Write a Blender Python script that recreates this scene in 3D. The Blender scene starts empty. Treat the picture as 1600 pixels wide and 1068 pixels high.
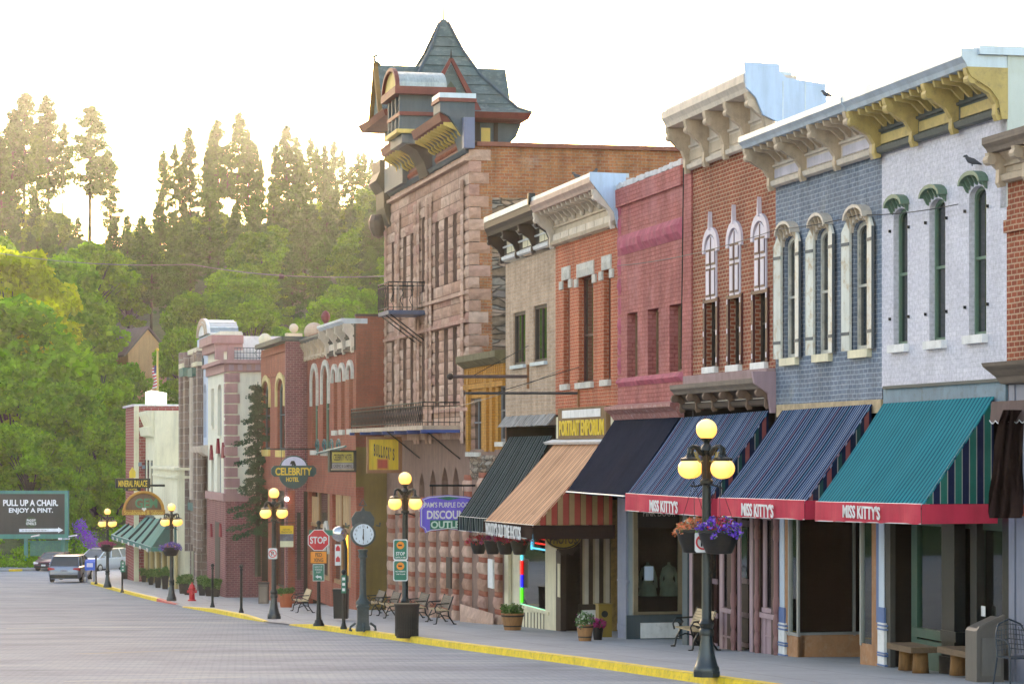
import bpy, math, random
import numpy as np
from mathutils import Vector, Matrix
from mathutils.geometry import tessellate_polygon
R = math.radians
C = bpy.context.scene.collection
SC = bpy.context.scene
# ------------------------------------------------------------ camera, sky, sun, exposure
FPX = 4000.0                      # focal length in photo pixels (photo 1600 wide)
cam = bpy.data.objects.new('camera', bpy.data.cameras.new('camera'))
C.objects.link(cam); SC.camera = cam
cam.data.sensor_width = 36; cam.data.lens = 36 * FPX / 1600
cam.data.shift_y = (703 - 534) / 1600
cam.data.clip_start = 0.5; cam.data.clip_end = 3000
cam.rotation_euler = (R(90), 0, 0)
W = bpy.data.worlds.new('World'); SC.world = W; W.use_nodes = True
wn = W.node_tree
sky = wn.nodes.new('ShaderNodeTexSky'); sky.sky_type = 'NISHITA'; sky.sun_disc = False
SUN_EL, SUN_AZ = 6.9, -3.2        # azimuth in degrees from the view axis, negative = left
sky.sun_elevation = R(SUN_EL); sky.sun_rotation = R(SUN_AZ)
sky.air_density = 1.0; sky.dust_density = 1.7; sky.ozone_density = 1.2
bg = wn.nodes['Background']; bg.inputs['Strength'].default_value = 0.15
wn.links.new(sky.outputs[0], bg.inputs['Color'])
sl = bpy.data.lights.new('sun', 'SUN'); sl.energy = 3.5; sl.angle = R(0.6); sl.color = (1, .87, .66)
so = bpy.data.objects.new('sun', sl); C.objects.link(so)
sd = Vector((math.sin(R(SUN_AZ)) * math.cos(R(SUN_EL)), math.cos(R(SUN_AZ)) * math.cos(R(SUN_EL)), math.sin(R(SUN_EL))))
so.rotation_euler = sd.to_track_quat('Z', 'Y').to_euler()
SC.view_settings.view_transform = 'Standard'; SC.view_settings.look = 'None'
SC.view_settings.exposure = 2.8; SC.view_settings.use_white_balance = True; SC.view_settings.white_balance_temperature = 7500; SC.view_settings.white_balance_tint = 19; SC.view_settings.gamma = 1
SC.render.engine = 'CYCLES'
SC.cycles.volume_bounces = 0; SC.cycles.max_bounces = 6; SC.cycles.transparent_max_bounces = 12
SC.cycles.diffuse_bounces = 3; SC.cycles.glossy_bounces = 3; SC.cycles.transmission_bounces = 3

# ------------------------------------------------------------ frames and measuring
random.seed(7)
OX = 17.08
U = Vector((-.2172, .9761, 0)); N = Vector((-.9761, -.2172, 0))
F = Matrix(((U.x, N.x, 0, OX), (U.y, N.y, 0, 0), (0, 0, 1, 0), (0, 0, 0, 1)))   # facade frame: s along the row, n to the street
I4 = Matrix.Identity(4)
BT = [(-50, 0.0), (0, 2.02), (45.8, 4.04), (72.7, 5.22), (90.2, 5.96), (121, 7.11), (149.6, 8.0), (170, 8.7), (200, 9.35), (240, 9.9), (2000, 9.9)]
def B(Y):
    for (a, b), (c, d) in zip(BT, BT[1:]):
        if Y <= c: return b + (d - b) * (Y - a) / (c - a)
    return 9.9
def S(px, n=0.0):
    a = (px - 800) / FPX
    return (OX + n * N.x - a * n * N.y) / (a * U.y - U.x)
def NO(px, s):
    a = (px - 800) / FPX
    return (a * s * U.y - OX - s * U.x) / (N.x - a * N.y)
def YD(s, n=0.0): return s * U.y + n * N.y
def Z(py, s, n=0.0): return (703 - py) / FPX * YD(s, n)
def SZ(px, py, n=0.0):
    s = S(px, n); return s, Z(py, s, n)
def GZ(s, n=0.0): return -B(YD(s, n)) + .14            # pavement level
def GP(px, py, h=0.0):                                   # ground point seen at a pixel
    lo, hi = 8.0, 400.0
    for _ in range(50):
        m = (lo + hi) / 2
        if (py - 703) * m / FPX - (B(m) - h) > 0: hi = m
        else: lo = m
    return Vector(((px - 800) / FPX * lo, lo, -(B(lo) - h)))
def WP(px, py, Y): return Vector(((px - 800) / FPX * Y, Y, (703 - py) / FPX * Y))

# ------------------------------------------------------------ mesh builder
class G:
    def __init__(s): s.v = []; s.f = []; s.ch = []
    def add(s, vs, fs):
        b = len(s.v); s.ch.append((b, len(s.f))); s.v += [tuple(p) for p in vs]; s.f += [tuple(b + i for i in f) for f in fs]; return s
    def box(s, x0, x1, y0, y1, z0, z1):
        if x0 > x1: x0, x1 = x1, x0
        if y0 > y1: y0, y1 = y1, y0
        if z0 > z1: z0, z1 = z1, z0
        return s.add([(x0, y0, z0), (x1, y0, z0), (x1, y1, z0), (x0, y1, z0), (x0, y0, z1), (x1, y0, z1), (x1, y1, z1), (x0, y1, z1)],
                     [(0, 3, 2, 1), (4, 5, 6, 7), (0, 1, 5, 4), (1, 2, 6, 5), (2, 3, 7, 6), (3, 0, 4, 7)])
    def cube8(s, p): return s.add(p, [(0, 3, 2, 1), (4, 5, 6, 7), (0, 1, 5, 4), (1, 2, 6, 5), (2, 3, 7, 6), (3, 0, 4, 7)])
    def prism(s, pts, ax, a, b):
        """polygon pts extruded along axis ax (0: pts=(y,z), 1: pts=(x,z), 2: pts=(x,y))"""
        def P(p, t): return (t, p[0], p[1]) if ax == 0 else (p[0], t, p[1]) if ax == 1 else (p[0], p[1], t)
        n = len(pts); vs = [P(p, a) for p in pts] + [P(p, b) for p in pts]
        area = sum(pts[i][0] * pts[(i + 1) % n][1] - pts[(i + 1) % n][0] * pts[i][1] for i in range(n))
        flip = (area > 0) == (b > a)
        if ax == 1: flip = not flip
        tris = tessellate_polygon([[Vector((p[0], p[1], 0)) for p in pts]])
        fs = []
        for t in tris:
            t = tuple(t)
            ta = (pts[t[1]][0] - pts[t[0]][0]) * (pts[t[2]][1] - pts[t[0]][1]) - (pts[t[2]][0] - pts[t[0]][0]) * (pts[t[1]][1] - pts[t[0]][1])
            if (ta > 0) != (area > 0): t = t[::-1]
            fs.append(t[::-1] if flip else t); tt = tuple(i + n for i in t); fs.append(tt if flip else tt[::-1])
        for i in range(n):
            j = (i + 1) % n; q = (i, j, j + n, i + n); fs.append(q if flip else q[::-1])
        return s.add(vs, fs)
    def tube(s, pts, r, k=8, cap=True):
        pts = [Vector(p) for p in pts]; m = len(pts)
        rs = r if isinstance(r, (list, tuple)) else [r] * m
        vs = []; prev = None
        for i, p in enumerate(pts):
            d = (pts[min(i + 1, m - 1)] - pts[max(i - 1, 0)])
            if d.length < 1e-9: d = Vector((0, 0, 1))
            d.normalize()
            if prev is None: a = d.cross(Vector((0, 0, 1)) if abs(d.z) < .9 else Vector((1, 0, 0)))
            else: a = prev - d * prev.dot(d)
            a.normalize(); prev = a; b = d.cross(a)
            for j in range(k):
                t = 2 * math.pi * j / k; vs.append(p + (a * math.cos(t) + b * math.sin(t)) * rs[i])
        fs = []
        for i in range(m - 1):
            for j in range(k):
                fs.append((i * k + j, i * k + (j + 1) % k, (i + 1) * k + (j + 1) % k, (i + 1) * k + j))
        if cap: fs.append(tuple(range(k))[::-1]); fs.append(tuple(range((m - 1) * k, m * k)))
        return s.add(vs, fs)
    def lathe(s, prof, c=(0, 0, 0), k=20, ax=2, sq=False):
        """prof: (radius, height) from bottom to top"""
        vs = []; fs = []; m = len(prof)
        for r, h in prof:
            for j in range(k):
                t = 2 * math.pi * (j + .5 * sq) / k; x, y = r * math.cos(t), r * math.sin(t)
                p = (x, y, h) if ax == 2 else (h, x, y) if ax == 0 else (x, h, -y)
                vs.append((p[0] + c[0], p[1] + c[1], p[2] + c[2]))
        for i in range(m - 1):
            for j in range(k): fs.append((i * k + j, i * k + (j + 1) % k, (i + 1) * k + (j + 1) % k, (i + 1) * k + j))
        fs.append(tuple(range(k))[::-1]); fs.append(tuple(range((m - 1) * k, m * k)))
        return s.add(vs, fs)
    def ball(s, c, r, k=16, m=10, sz=1.0):
        pr = [(max(r * math.sin(math.pi * i / m), r * .02), -r * sz * math.cos(math.pi * i / m)) for i in range(m + 1)]
        return s.lathe(pr, c, k)
    def quad(s, a, b, c, d): return s.add([a, b, c, d], [(0, 1, 2, 3)])
    def xf(s, M):
        s.v = [tuple(M @ Vector(p)) for p in s.v]; return s
ORG = {}
def setp(o, label=None, cat=None, group=None, kind=None):
    if label: o['label'] = label
    if cat: o['category'] = cat
    if group: o['group'] = group
    if kind: o['kind'] = kind
    return o
def root(name, label, cat, org=(0, 0, 0), fr=F, group=None):
    o = bpy.data.objects.new(name, None); C.objects.link(o); o.empty_display_size = .3
    o.matrix_world = fr @ Matrix.Translation(org); ORG[o] = (Vector(org), fr)
    return setp(o, label, cat, group)
def mesh_of(name, g, mat, org, smooth):
    me = bpy.data.meshes.new(name)
    co = np.array(g.v, dtype=np.float64)
    me.from_pydata([tuple(p) for p in (co - np.array(org))], [], g.f)
    me.materials.append(mat)
    n = len(me.loops); vi = np.empty(n, dtype=np.int32); me.loops.foreach_get('vertex_index', vi)
    pn = len(me.polygons); nr = np.empty(pn * 3); me.polygons.foreach_get('normal', nr); nr = np.abs(nr.reshape(-1, 3))
    tot = np.empty(pn, dtype=np.int32); me.polygons.foreach_get('loop_total', tot)
    ln = np.repeat(nr, tot, axis=0); p = co[vi]
    uv = np.empty((n, 2)); zt = (ln[:, 2] >= ln[:, 0]) & (ln[:, 2] >= ln[:, 1]); xt = (~zt) & (ln[:, 0] > ln[:, 1]); yt = ~(zt | xt)
    uv[zt] = p[zt][:, :2]; uv[xt] = p[xt][:, 1:]; uv[yt] = p[yt][:, [0, 2]]
    me.uv_layers.new(name='UVMap').data.foreach_set('uv', uv.ravel())
    if smooth: me.polygons.foreach_set('use_smooth', [True] * pn)
    return me
def mk(name, g, mat, parent=None, smooth=False, label=None, cat=None, group=None, kind=None, org=None, fr=F):
    if parent is not None: o_, fr = ORG[parent]
    else: o_ = Vector(org) if org is not None else Vector((0, 0, 0))
    me = mesh_of(name, g, mat, o_, smooth)
    o = bpy.data.objects.new(name, me); C.objects.link(o)
    if parent is not None: o.parent = parent
    else: o.matrix_world = fr @ Matrix.Translation(o_)
    ORG[o] = (o_, fr)
    if smooth == 'auto':
        md = o.modifiers.new('edge', 'EDGE_SPLIT'); md.split_angle = R(38)
    return setp(o, label, cat, group, kind)
def mks(name, g, mat, parent=None, **kw):
    """one object for every piece that was added to g"""
    out = []
    for i, (b, f) in enumerate(g.ch):
        b2, f2 = g.ch[i + 1] if i + 1 < len(g.ch) else (len(g.v), len(g.f))
        h = G(); h.v = g.v[b:b2]; h.f = [tuple(q - b for q in x) for x in g.f[f:f2]]; out.append(mk(name, h, mat, parent, **kw))
    return out
def kids(o): return [c for c in bpy.data.objects if c.parent is o]
def tree_of(o, pool=None):
    return (o, [tree_of(c) for c in o.children])
def dup(t, parent=None, M=None, **kw):
    o, ch = t; c = o.copy(); C.objects.link(c)
    if parent is None:
        c.matrix_world = M; setp(c, **kw)
    else: c.parent = parent; c.matrix_parent_inverse = o.matrix_parent_inverse
    for q in ch: dup(q, c)
    return c

# ------------------------------------------------------------ text
_tc = bpy.data.curves.new('t', 'FONT'); _to = bpy.data.objects.new('t', _tc)
def text_g(body, p, xd, yd, w, h, depth=.01, bold=0.0, sp=1.0):
    """text whose box is w x h, centred at p, reading along xd, up yd"""
    C.objects.link(_to); _tc.body = body; _tc.extrude = .02; _tc.offset = bold; _tc.size = 1; _tc.space_character = sp; _tc.resolution_u = 3
    _tc.align_x = 'CENTER'
    dg = bpy.context.evaluated_depsgraph_get(); dg.update()
    me = _to.evaluated_get(dg).to_mesh()
    co = np.array([v.co[:] for v in me.vertices]); fs = [tuple(q.vertices) for q in me.polygons]
    _to.evaluated_get(dg).to_mesh_clear(); C.objects.unlink(_to)
    mn, mx = co.min(0), co.max(0); c = (mn + mx) / 2; sz = mx - mn
    xd = Vector(xd); yd = Vector(yd); zd = xd.cross(yd)
    g = G(); p = Vector(p)
    g.add([p + xd * ((q[0] - c[0]) / sz[0] * w) + yd * ((q[1] - c[1]) / sz[1] * h) + zd * ((q[2] - c[2]) / sz[2] * depth) for q in co], fs)
    return g

# ------------------------------------------------------------ materials
class NT:
    def __init__(s, name):
        s.m = bpy.data.materials.new(name); s.m.use_nodes = True; s.t = s.m.node_tree
        s.b = s.t.nodes['Principled BSDF']
    def n(s, ty, **kw):
        x = s.t.nodes.new('ShaderNode' + ty)
        for k, v in kw.items():
            if k in x.inputs: x.inputs[k].default_value = v
            else: setattr(x, k, v)
        return x
    def l(s, a, b): s.t.links.new(a, b)
    def mix(s, a, b, fac, mode='MIX'):
        x = s.t.nodes.new('ShaderNodeMix'); x.data_type = 'RGBA'; x.blend_type = mode
        for k, val in ((0, fac), (6, a), (7, b)):
            if hasattr(val, 'is_linked'): s.l(val, x.inputs[k])
            else: x.inputs[k].default_value = val if k == 0 else (*val[:3], 1)
        return x.outputs[2]
    def ramp(s, src, stops, interp='LINEAR'):
        x = s.t.nodes.new('ShaderNodeValToRGB'); x.color_ramp.interpolation = interp; e = x.color_ramp.elements
        while len(e) < len(stops): e.new(.5)
        for i, (p, c) in enumerate(stops):
            e[i].position = p; e[i].color = (*c, 1) if len(c) == 3 else c
        s.l(src, x.inputs[0]); return x.outputs[0]
    def noise(s, scale, detail=4, coord='Object', stretch=None, rough=.6):
        tc = s.n('TexCoord'); src = tc.outputs[coord]
        if stretch:
            mp = s.n('Mapping'); mp.inputs['Scale'].default_value = stretch; s.l(src, mp.inputs[0]); src = mp.outputs[0]
        x = s.n('TexNoise', Scale=scale, Detail=detail, Roughness=rough); s.l(src, x.inputs['Vector']); return x.outputs['Fac']
    def bump(s, h, strength=.4, dist=.02):
        x = s.n('Bump', Strength=strength, Distance=dist); s.l(h, x.inputs['Height']); s.l(x.outputs[0], s.b.inputs['Normal'])
def sc(c, k): return tuple(min(1, max(0, x * k)) for x in c[:3])
def W3(v): return (v, v, v)
def paint(name, col, rough=.6, var=.18, scale=2.0, bump=.15, metal=0.0, dirt=.0, dirtc=(.12, .1, .08), spec=.4, st=None):
    t = NT(name)
    nz = t.noise(scale, 6, stretch=st)
    c = t.ramp(nz, [(.25, sc(col, 1 - var)), (.75, sc(col, 1 + var))])
    c = t.mix(c, t.ramp(t.noise(3.0, 6, stretch=(1, 1, .12), rough=.7), [(.36, W3(.80)), (.58, W3(1.03))]), .8, 'MULTIPLY')
    if dirt:
        d = t.ramp(t.noise(scale * 3.1, 8, stretch=st, rough=.7), [(.5, (0, 0, 0)), (.72, (dirt,) * 3)])
        x = t.n('RGBToBW'); t.l(d, x.inputs[0]); c = t.mix(c, dirtc, x.outputs[0])
    t.l(c, t.b.inputs['Base Color']); t.b.inputs['Roughness'].default_value = rough; t.b.inputs['Metallic'].default_value = metal
    t.b.inputs['Specular IOR Level'].default_value = spec
    if bump: t.bump(t.noise(scale * 12, 4), bump, .01)
    return t.m
def brick(name, c1, c2, mort, bw=.24, bh=.075, ms=.012, bump=.5, var=.25, stain=None, stainp=(.5, .7), sscale=.6, streak=.9):
    t = NT(name); uv = t.n('TexCoord').outputs['UV']
    # slight waviness so that the courses are not ruler straight
    nz = t.n('TexNoise', Scale=.7, Detail=2); t.l(uv, nz.inputs['Vector'])
    off = t.n('VectorMath', operation='MULTIPLY_ADD'); off.inputs[1].default_value = (0, .05, 0)
    t.l(nz.outputs['Color'], off.inputs[0]); t.l(uv, off.inputs[2])
    br = t.n('TexBrick', Scale=1.0); br.inputs['Brick Width'].default_value = bw; br.inputs['Row Height'].default_value = bh
    br.inputs['Mortar Size'].default_value = ms; br.inputs['Mortar Smooth'].default_value = .25; br.inputs['Bias'].default_value = 0
    t.l(off.outputs[0], br.inputs['Vector'])
    br.inputs['Color1'].default_value = (*c1, 1); br.inputs['Color2'].default_value = (*c2, 1); br.inputs['Mortar'].default_value = (*mort, 1)
    c = t.mix(br.outputs['Color'], t.ramp(t.noise(1.1, 6, 'UV'), [(.3, W3(1 - var)), (.7, W3(1 + var * .4))]), 1.0, 'MULTIPLY')
    c = t.mix(c, t.ramp(t.noise(14, 3, 'UV'), [(.35, W3(.78)), (.65, W3(1.12))]), .8, 'MULTIPLY')
    c = t.mix(c, t.ramp(t.noise(1.0, 6, 'UV', stretch=(2.2, .22, 1), rough=.7), [(.38, W3(.74)), (.55, W3(1.02)), (.75, (1.14, 1.12, 1.1))]), streak, 'MULTIPLY')
    if stain:
        d = t.ramp(t.noise(sscale, 8, 'UV', rough=.72), [(stainp[0], (0, 0, 0)), (stainp[1], (.85, .85, .85))])
        x = t.n('RGBToBW'); t.l(d, x.inputs[0]); c = t.mix(c, stain, x.outputs[0])
    t.l(c, t.b.inputs['Base Color']); t.b.inputs['Roughness'].default_value = .85; t.b.inputs['Specular IOR Level'].default_value = .25
    ad = t.n('Math', operation='MULTIPLY_ADD'); t.l(t.noise(30, 3, 'UV'), ad.inputs[0]); ad.inputs[1].default_value = .4
    iv = t.n('Math', operation='SUBTRACT'); iv.inputs[0].default_value = 1; t.l(br.outputs['Fac'], iv.inputs[1]); t.l(iv.outputs[0], ad.inputs[2])
    t.bump(ad.outputs[0], bump, .012)
    return t.m
def stripes(name, period, stops, rough=.8, fade=.25, axis=0):
    """cloth stripes across u (metres)"""
    t = NT(name); uv = t.n('TexCoord').outputs['UV']; sp = t.n('SeparateXYZ'); t.l(uv, sp.inputs[0])
    d = t.n('Math', operation='DIVIDE'); t.l(sp.outputs[axis], d.inputs[0]); d.inputs[1].default_value = period
    fr = t.n('Math', operation='FRACT'); t.l(d.outputs[0], fr.inputs[0])
    c = t.ramp(fr.outputs[0], stops, 'CONSTANT')
    c = t.mix(c, t.ramp(t.noise(1.3, 5, 'UV'), [(.3, W3(1 - fade)), (.7, W3(1.08))]), 1.0, 'MULTIPLY')
    t.l(c, t.b.inputs['Base Color']); t.b.inputs['Roughness'].default_value = 1; t.b.inputs['Specular IOR Level'].default_value = .03
    t.bump(t.noise(2.2, 3, 'UV'), .35, .06)
    return t.m
def glow(name, col, s=1.0, col2=None):
    t = NT(name); t.b.inputs['Base Color'].default_value = (*col, 1); t.b.inputs['Emission Color'].default_value = (*col, 1)
    t.b.inputs['Emission Strength'].default_value = s; t.b.inputs['Roughness'].default_value = .3
    return t.m
def dark_glass(name, col=(.015, .02, .022), rough=.04):
    t = NT(name); t.b.inputs['Base Color'].default_value = (*col, 1); t.b.inputs['Roughness'].default_value = rough
    t.b.inputs['Specular IOR Level'].default_value = .8; t.b.inputs['IOR'].default_value = 1.52
    t.bump(t.noise(1.2, 2), .06, .05)
    return t.m
def shop_glass():
    t = NT('shop_glass'); fr = t.n('Fresnel', IOR=1.5); gl = t.n('BsdfGlossy', Roughness=.02); gl.inputs['Color'].default_value = (.9, .95, .95, 1)
    tr = t.n('BsdfTransparent'); tr.inputs['Color'].default_value = (.78, .84, .82, 1); mx = t.n('MixShader')
    t.l(fr.outputs[0], mx.inputs[0]); t.l(tr.outputs[0], mx.inputs[1]); t.l(gl.outputs[0], mx.inputs[2])
    t.l(mx.outputs[0], t.t.nodes['Material Output'].inputs['Surface']); return t.m
# ------------------------------------------------------------ ground, road, hill
def leafmat(name, c1, c2, trans=.45):
    t = NT(name); oi = t.n('ObjectInfo')
    nz = t.noise(.9, 5); c = t.ramp(nz, [(.3, c1), (.7, c2)])
    v = t.ramp(oi.outputs['Random'], [(0, (.62, .75, .75)), (.5, (1, 1, 1)), (1, (1.15, 1.1, .75))])
    c = t.mix(c, v, 1.0, 'MULTIPLY'); ge = t.n('NewGeometry')
    c = t.mix(c, t.ramp(ge.outputs['Random Per Island'], [(0, W3(.66)), (.6, W3(1.0)), (1, (1.3, 1.27, 1.05))]), 1.0, 'MULTIPLY')
    df = t.n('BsdfDiffuse'); tl = t.n('BsdfTranslucent'); mx = t.n('MixShader'); mx.inputs[0].default_value = trans
    t.l(c, df.inputs['Color'])
    c2_ = t.mix(c, (1.05, 1.3, .3), 1.0, 'MULTIPLY'); t.l(c2_, tl.inputs['Color'])
    t.l(df.outputs[0], mx.inputs[1]); t.l(tl.outputs[0], mx.inputs[2]); t.l(mx.outputs[0], t.t.nodes['Material Output'].inputs['Surface'])
    return t.m
def ter_mat():
    t = NT('hill_ground'); c = t.ramp(t.noise(.12, 8), [(.3, (.035, .06, .018)), (.5, (.06, .1, .025)), (.7, (.12, .15, .04))])
    c = t.mix(c, t.ramp(t.noise(1.5, 6), [(.3, W3(.6)), (.7, W3(1.25))]), 1.0, 'MULTIPLY')
    t.l(c, t.b.inputs['Base Color']); t.b.inputs['Roughness'].default_value = .95; t.bump(t.noise(2.5, 6), .8, .3); return t.m
def Hh(X, Y):
    r = math.hypot(X * .93, Y) if X < 0 else math.hypot(X * .3, Y)
    b = -B(Y) - .12
    if r < 213: return b
    t = (r - 213) / 190.0
    z = -9.9 + 46 * min(t, 1.0) ** 0.92 + (0 if t < 1 else -min((t - 1) * 14, 10))
    w = 2.2 * math.sin(X * .035 + 1.3) + 1.6 * math.sin(Y * .05 + X * .02) + 1.1 * math.sin(X * .11 + Y * .07)
    dip = -4.5 * math.exp(-((X + 56) / 12.0) ** 2) * min(t, 1) if Y > 300 else 0
    return max(z + w * min(t * 1.5, 1) + dip, -9.95)
g = G(); xs = list(np.linspace(-520, 330, 110)); ys = list(np.linspace(-60, 620, 90)); ix = {}
for j, y in enumerate(ys):
    for i, x in enumerate(xs): g.v.append((x, y, Hh(x, y)))
nx = len(xs)
for j in range(len(ys) - 1):
    for i in range(nx - 1): g.f.append((j * nx + i, j * nx + i + 1, (j + 1) * nx + i + 1, (j + 1) * nx + i))
mk('hillside_ground', g, ter_mat(), fr=I4, smooth=True, kind='structure')

def road_mat():
    t = NT('brick_paving'); tc = t.n('TexCoord').outputs['Object']
    mp = t.n('Mapping'); mp.inputs['Rotation'].default_value = (0, 0, R(-6)); t.l(tc, mp.inputs[0])
    br = t.n('TexBrick', Scale=1.0); br.inputs['Brick Width'].default_value = .3; br.inputs['Row Height'].default_value = .19
    br.inputs['Mortar Size'].default_value = .028; br.inputs['Mortar Smooth'].default_value = .4
    br.inputs['Color1'].default_value = (.305, .32, .345, 1); br.inputs['Color2'].default_value = (.285, .30, .33, 1); br.inputs['Mortar'].default_value = (.25, .265, .295, 1)
    t.l(mp.outputs[0], br.inputs['Vector'])
    c = t.mix(br.outputs['Color'], t.ramp(t.noise(.35, 7), [(.3, W3(.76)), (.5, W3(1)), (.72, (1.2, 1.16, 1.1))]), 1.0, 'MULTIPLY')
    c = t.mix(c, t.ramp(t.noise(.25, 6, stretch=(.5, 4, 1)), [(.35, W3(.86)), (.65, W3(1.1))]), 1.0, 'MULTIPLY')
    c = t.mix(c, t.ramp(t.noise(9, 4), [(.3, W3(.85)), (.7, W3(1.1))]), .8, 'MULTIPLY')
    c = t.mix(c, t.ramp(t.noise(.9, 8, rough=.75), [(.62, W3(1)), (.74, W3(.62))]), .7, 'MULTIPLY')
    t.l(c, t.b.inputs['Base Color']); t.b.inputs['Roughness'].default_value = .9; t.b.inputs['Specular IOR Level'].default_value = .12
    t.bump(br.outputs['Fac'], -.08, .01); return t.m
# kerb line (foot of the kerb, street side) measured on the photo
KP = [GP(1330, 1102), GP(1090, 1066), GP(900, 1038), GP(740, 1017), GP(620, 1000), GP(540, 989), GP(490, 982), GP(452, 976)]
K2 = [GP(412, 971), GP(380, 966), GP(330, 956), GP(285, 948)]
K3 = [GP(273, 944), GP(245, 939), GP(205, 929), GP(170, 920), GP(142, 912), GP(128, 905), GP(136, 897), GP(165, 893.5), GP(215, 892)]
k0 = KP[0]; d0 = (k0 - KP[2]).normalized()
KP = [k0 + d0 * 45 * (k0.y - 0) / 45 * 1.0] + KP
KP[0].z = -B(KP[0].y)
kerb_all = KP + K2 + K3
def clean_road():
    g = G(); ys = list(np.arange(-20, 212, 3.0)); xs = list(np.linspace(-120, 30, 40)); n = len(xs)
    for y in ys:
        for x in xs: g.v.append((x, y, -B(y)))
    for j in range(len(ys) - 1):
        for i in range(n - 1): g.f.append((j * n + i, j * n + i + 1, (j + 1) * n + i + 1, (j + 1) * n + i))
    return g
mk('road', clean_road(), road_mat(), fr=I4, smooth=True, kind='structure')
# pavement: strip from kerb back to the facades
def conc_mat(name, col=(.32, .335, .36)):
    t = NT(name); c = t.ramp(t.noise(.5, 7), [(.3, sc(col, .86)), (.7, sc(col, 1.1))])
    c = t.mix(c, t.ramp(t.noise(7, 5), [(.3, W3(.9)), (.7, W3(1.06))]), 1.0, 'MULTIPLY')
    tc = t.n('TexCoord').outputs['UV']; br = t.n('TexBrick', Scale=1.0); br.offset = 0
    br.inputs['Brick Width'].default_value = 1.6; br.inputs['Row Height'].default_value = 1.6; br.inputs['Mortar Size'].default_value = .02
    for k in ('Color1', 'Color2'): br.inputs[k].default_value = (1, 1, 1, 1)
    br.inputs['Mortar'].default_value = (.62, .62, .62, 1); t.l(tc, br.inputs['Vector'])
    c = t.mix(c, br.outputs['Color'], 1.0, 'MULTIPLY')
    t.l(c, t.b.inputs['Base Color']); t.b.inputs['Roughness'].default_value = .7; t.bump(t.noise(40, 3), .15, .005); return t.m
PAVE = conc_mat('pavement_concrete')
Finv = F.inverted()
g = G(); rows = []
def kerb_h(i): # height of the kerb above the road at each measured point
    return .03 if i in (len(KP) - 1, len(KP), len(KP) + len(K2) - 1, len(KP) + len(K2)) else .15
for i, p in enumerate(kerb_all):
    q = Finv @ p; rows.append((q.x, q.y, kerb_h(i)))
pts = []
for (s, n, h) in rows:
    r = []
    for t, k in ((0, 0), (.12, 0), (.5, .6), (1, 1)):
        nn = n + (-3.0 - n) * t if t else n
        hh = h + (.14 - h) * k
        s2 = max(s, 0)
        r.append((s, nn, -B(YD(s, nn)) + hh))
    pts.append(r)
def clip_rows():
    g = G(); m = 4
    for r in pts:
        for p in r: g.v.append(p)
    for i in range(len(pts) - 1):
        for j in range(m - 1): g.f.append((i * m + j, (i + 1) * m + j, (i + 1) * m + j + 1, i * m + j + 1))
    return g
mk('pavement', clip_rows(), PAVE, kind='structure', smooth=True)
YEL = paint('kerb_yellow', (.88, .58, .012), .55, .1, 3, .2, dirt=.8, dirtc=(.3, .22, .05))
RED = paint('kerb_red', (.62, .06, .07), .6, .1, 3, .2, dirt=.5)
GREYK = paint('kerb_grey', (.34, .34, .34), .8, .1, 3, .2)
def kerb(name, P, i0, mat, w=.17):
    g = G(); hs = [kerb_h(kerb_all.index(p)) for p in P]
    sec = []
    for i, p in enumerate(P):
        d = (P[min(i + 1, len(P) - 1)] - P[max(i - 1, 0)]).normalized(); nn = Vector((d.y, -d.x, 0)).normalized()
        h = hs[i] + .006; z = p.z
        sec.append([p + Vector((0, 0, -.1)) - nn * .02, p + Vector((0, 0, h - .02)), p + nn * .03 + Vector((0, 0, h)), p + nn * w + Vector((0, 0, h)), p + nn * w + Vector((0, 0, -.1))])
    for r in sec: g.v += [tuple(q) for q in r]
    for i in range(len(P) - 1):
        for j in range(4): g.f.append((i * 5 + j, i * 5 + j + 1, (i + 1) * 5 + j + 1, (i + 1) * 5 + j))
    g.f.append((0, 1, 2, 3, 4)); b = (len(P) - 1) * 5; g.f.append((b + 4, b + 3, b + 2, b + 1, b))
    g.f = [f[::-1] for f in g.f]
    return mk(name, g, mat, fr=I4, kind='structure')
def dense(P, m=6):
    return P
kerb('kerb_yellow_near', KP, 0, YEL); kerb('kerb_yellow_middle', K2, 0, YEL)
kerb('kerb_red', K3[:2], 0, RED); kerb('kerb_yellow_far', K3[1:5], 0, YEL); kerb('kerb_grey_far', K3[4:], 0, GREYK)
# faint markings and repairs lying on the paving
MK = paint('worn_marking', (.42, .40, .36), .7, .1, 1, 0, dirt=.9, dirtc=(.27, .27, .29))
def strip(name, a, b, w, mat, z=.005):
    p, q = GP(*a), GP(*b); d = (q - p).normalized(); nn = Vector((-d.y, d.x, 0)) * w / 2; g = G(); k = 12; vs = []
    for i in range(k + 1):
        c = p.lerp(q, i / k); j = random.uniform(.7, 1.1)
        for sgn in (-1, 1):
            v = c + nn * sgn * j; vs.append((v.x, v.y, -B(v.y) + z))
    g.add(vs, [(2 * i, 2 * i + 2, 2 * i + 3, 2 * i + 1) for i in range(k)]); mk(name, g, mat, fr=I4, kind='structure')
strip('crossing_line', (100, 1064), (385, 1057), .16, MK); strip('crossing_line', (10, 981), (300, 979), .35, MK)
strip('patched_joint', (124, 1021), (300, 1015), .5, paint('joint_patch', (.27, .25, .21), .8, .1, 2, 0, dirt=.8, dirtc=(.27, .27, .29)))
strip('crossing_line', (150, 970), (520, 974), .25, MK)
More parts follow.
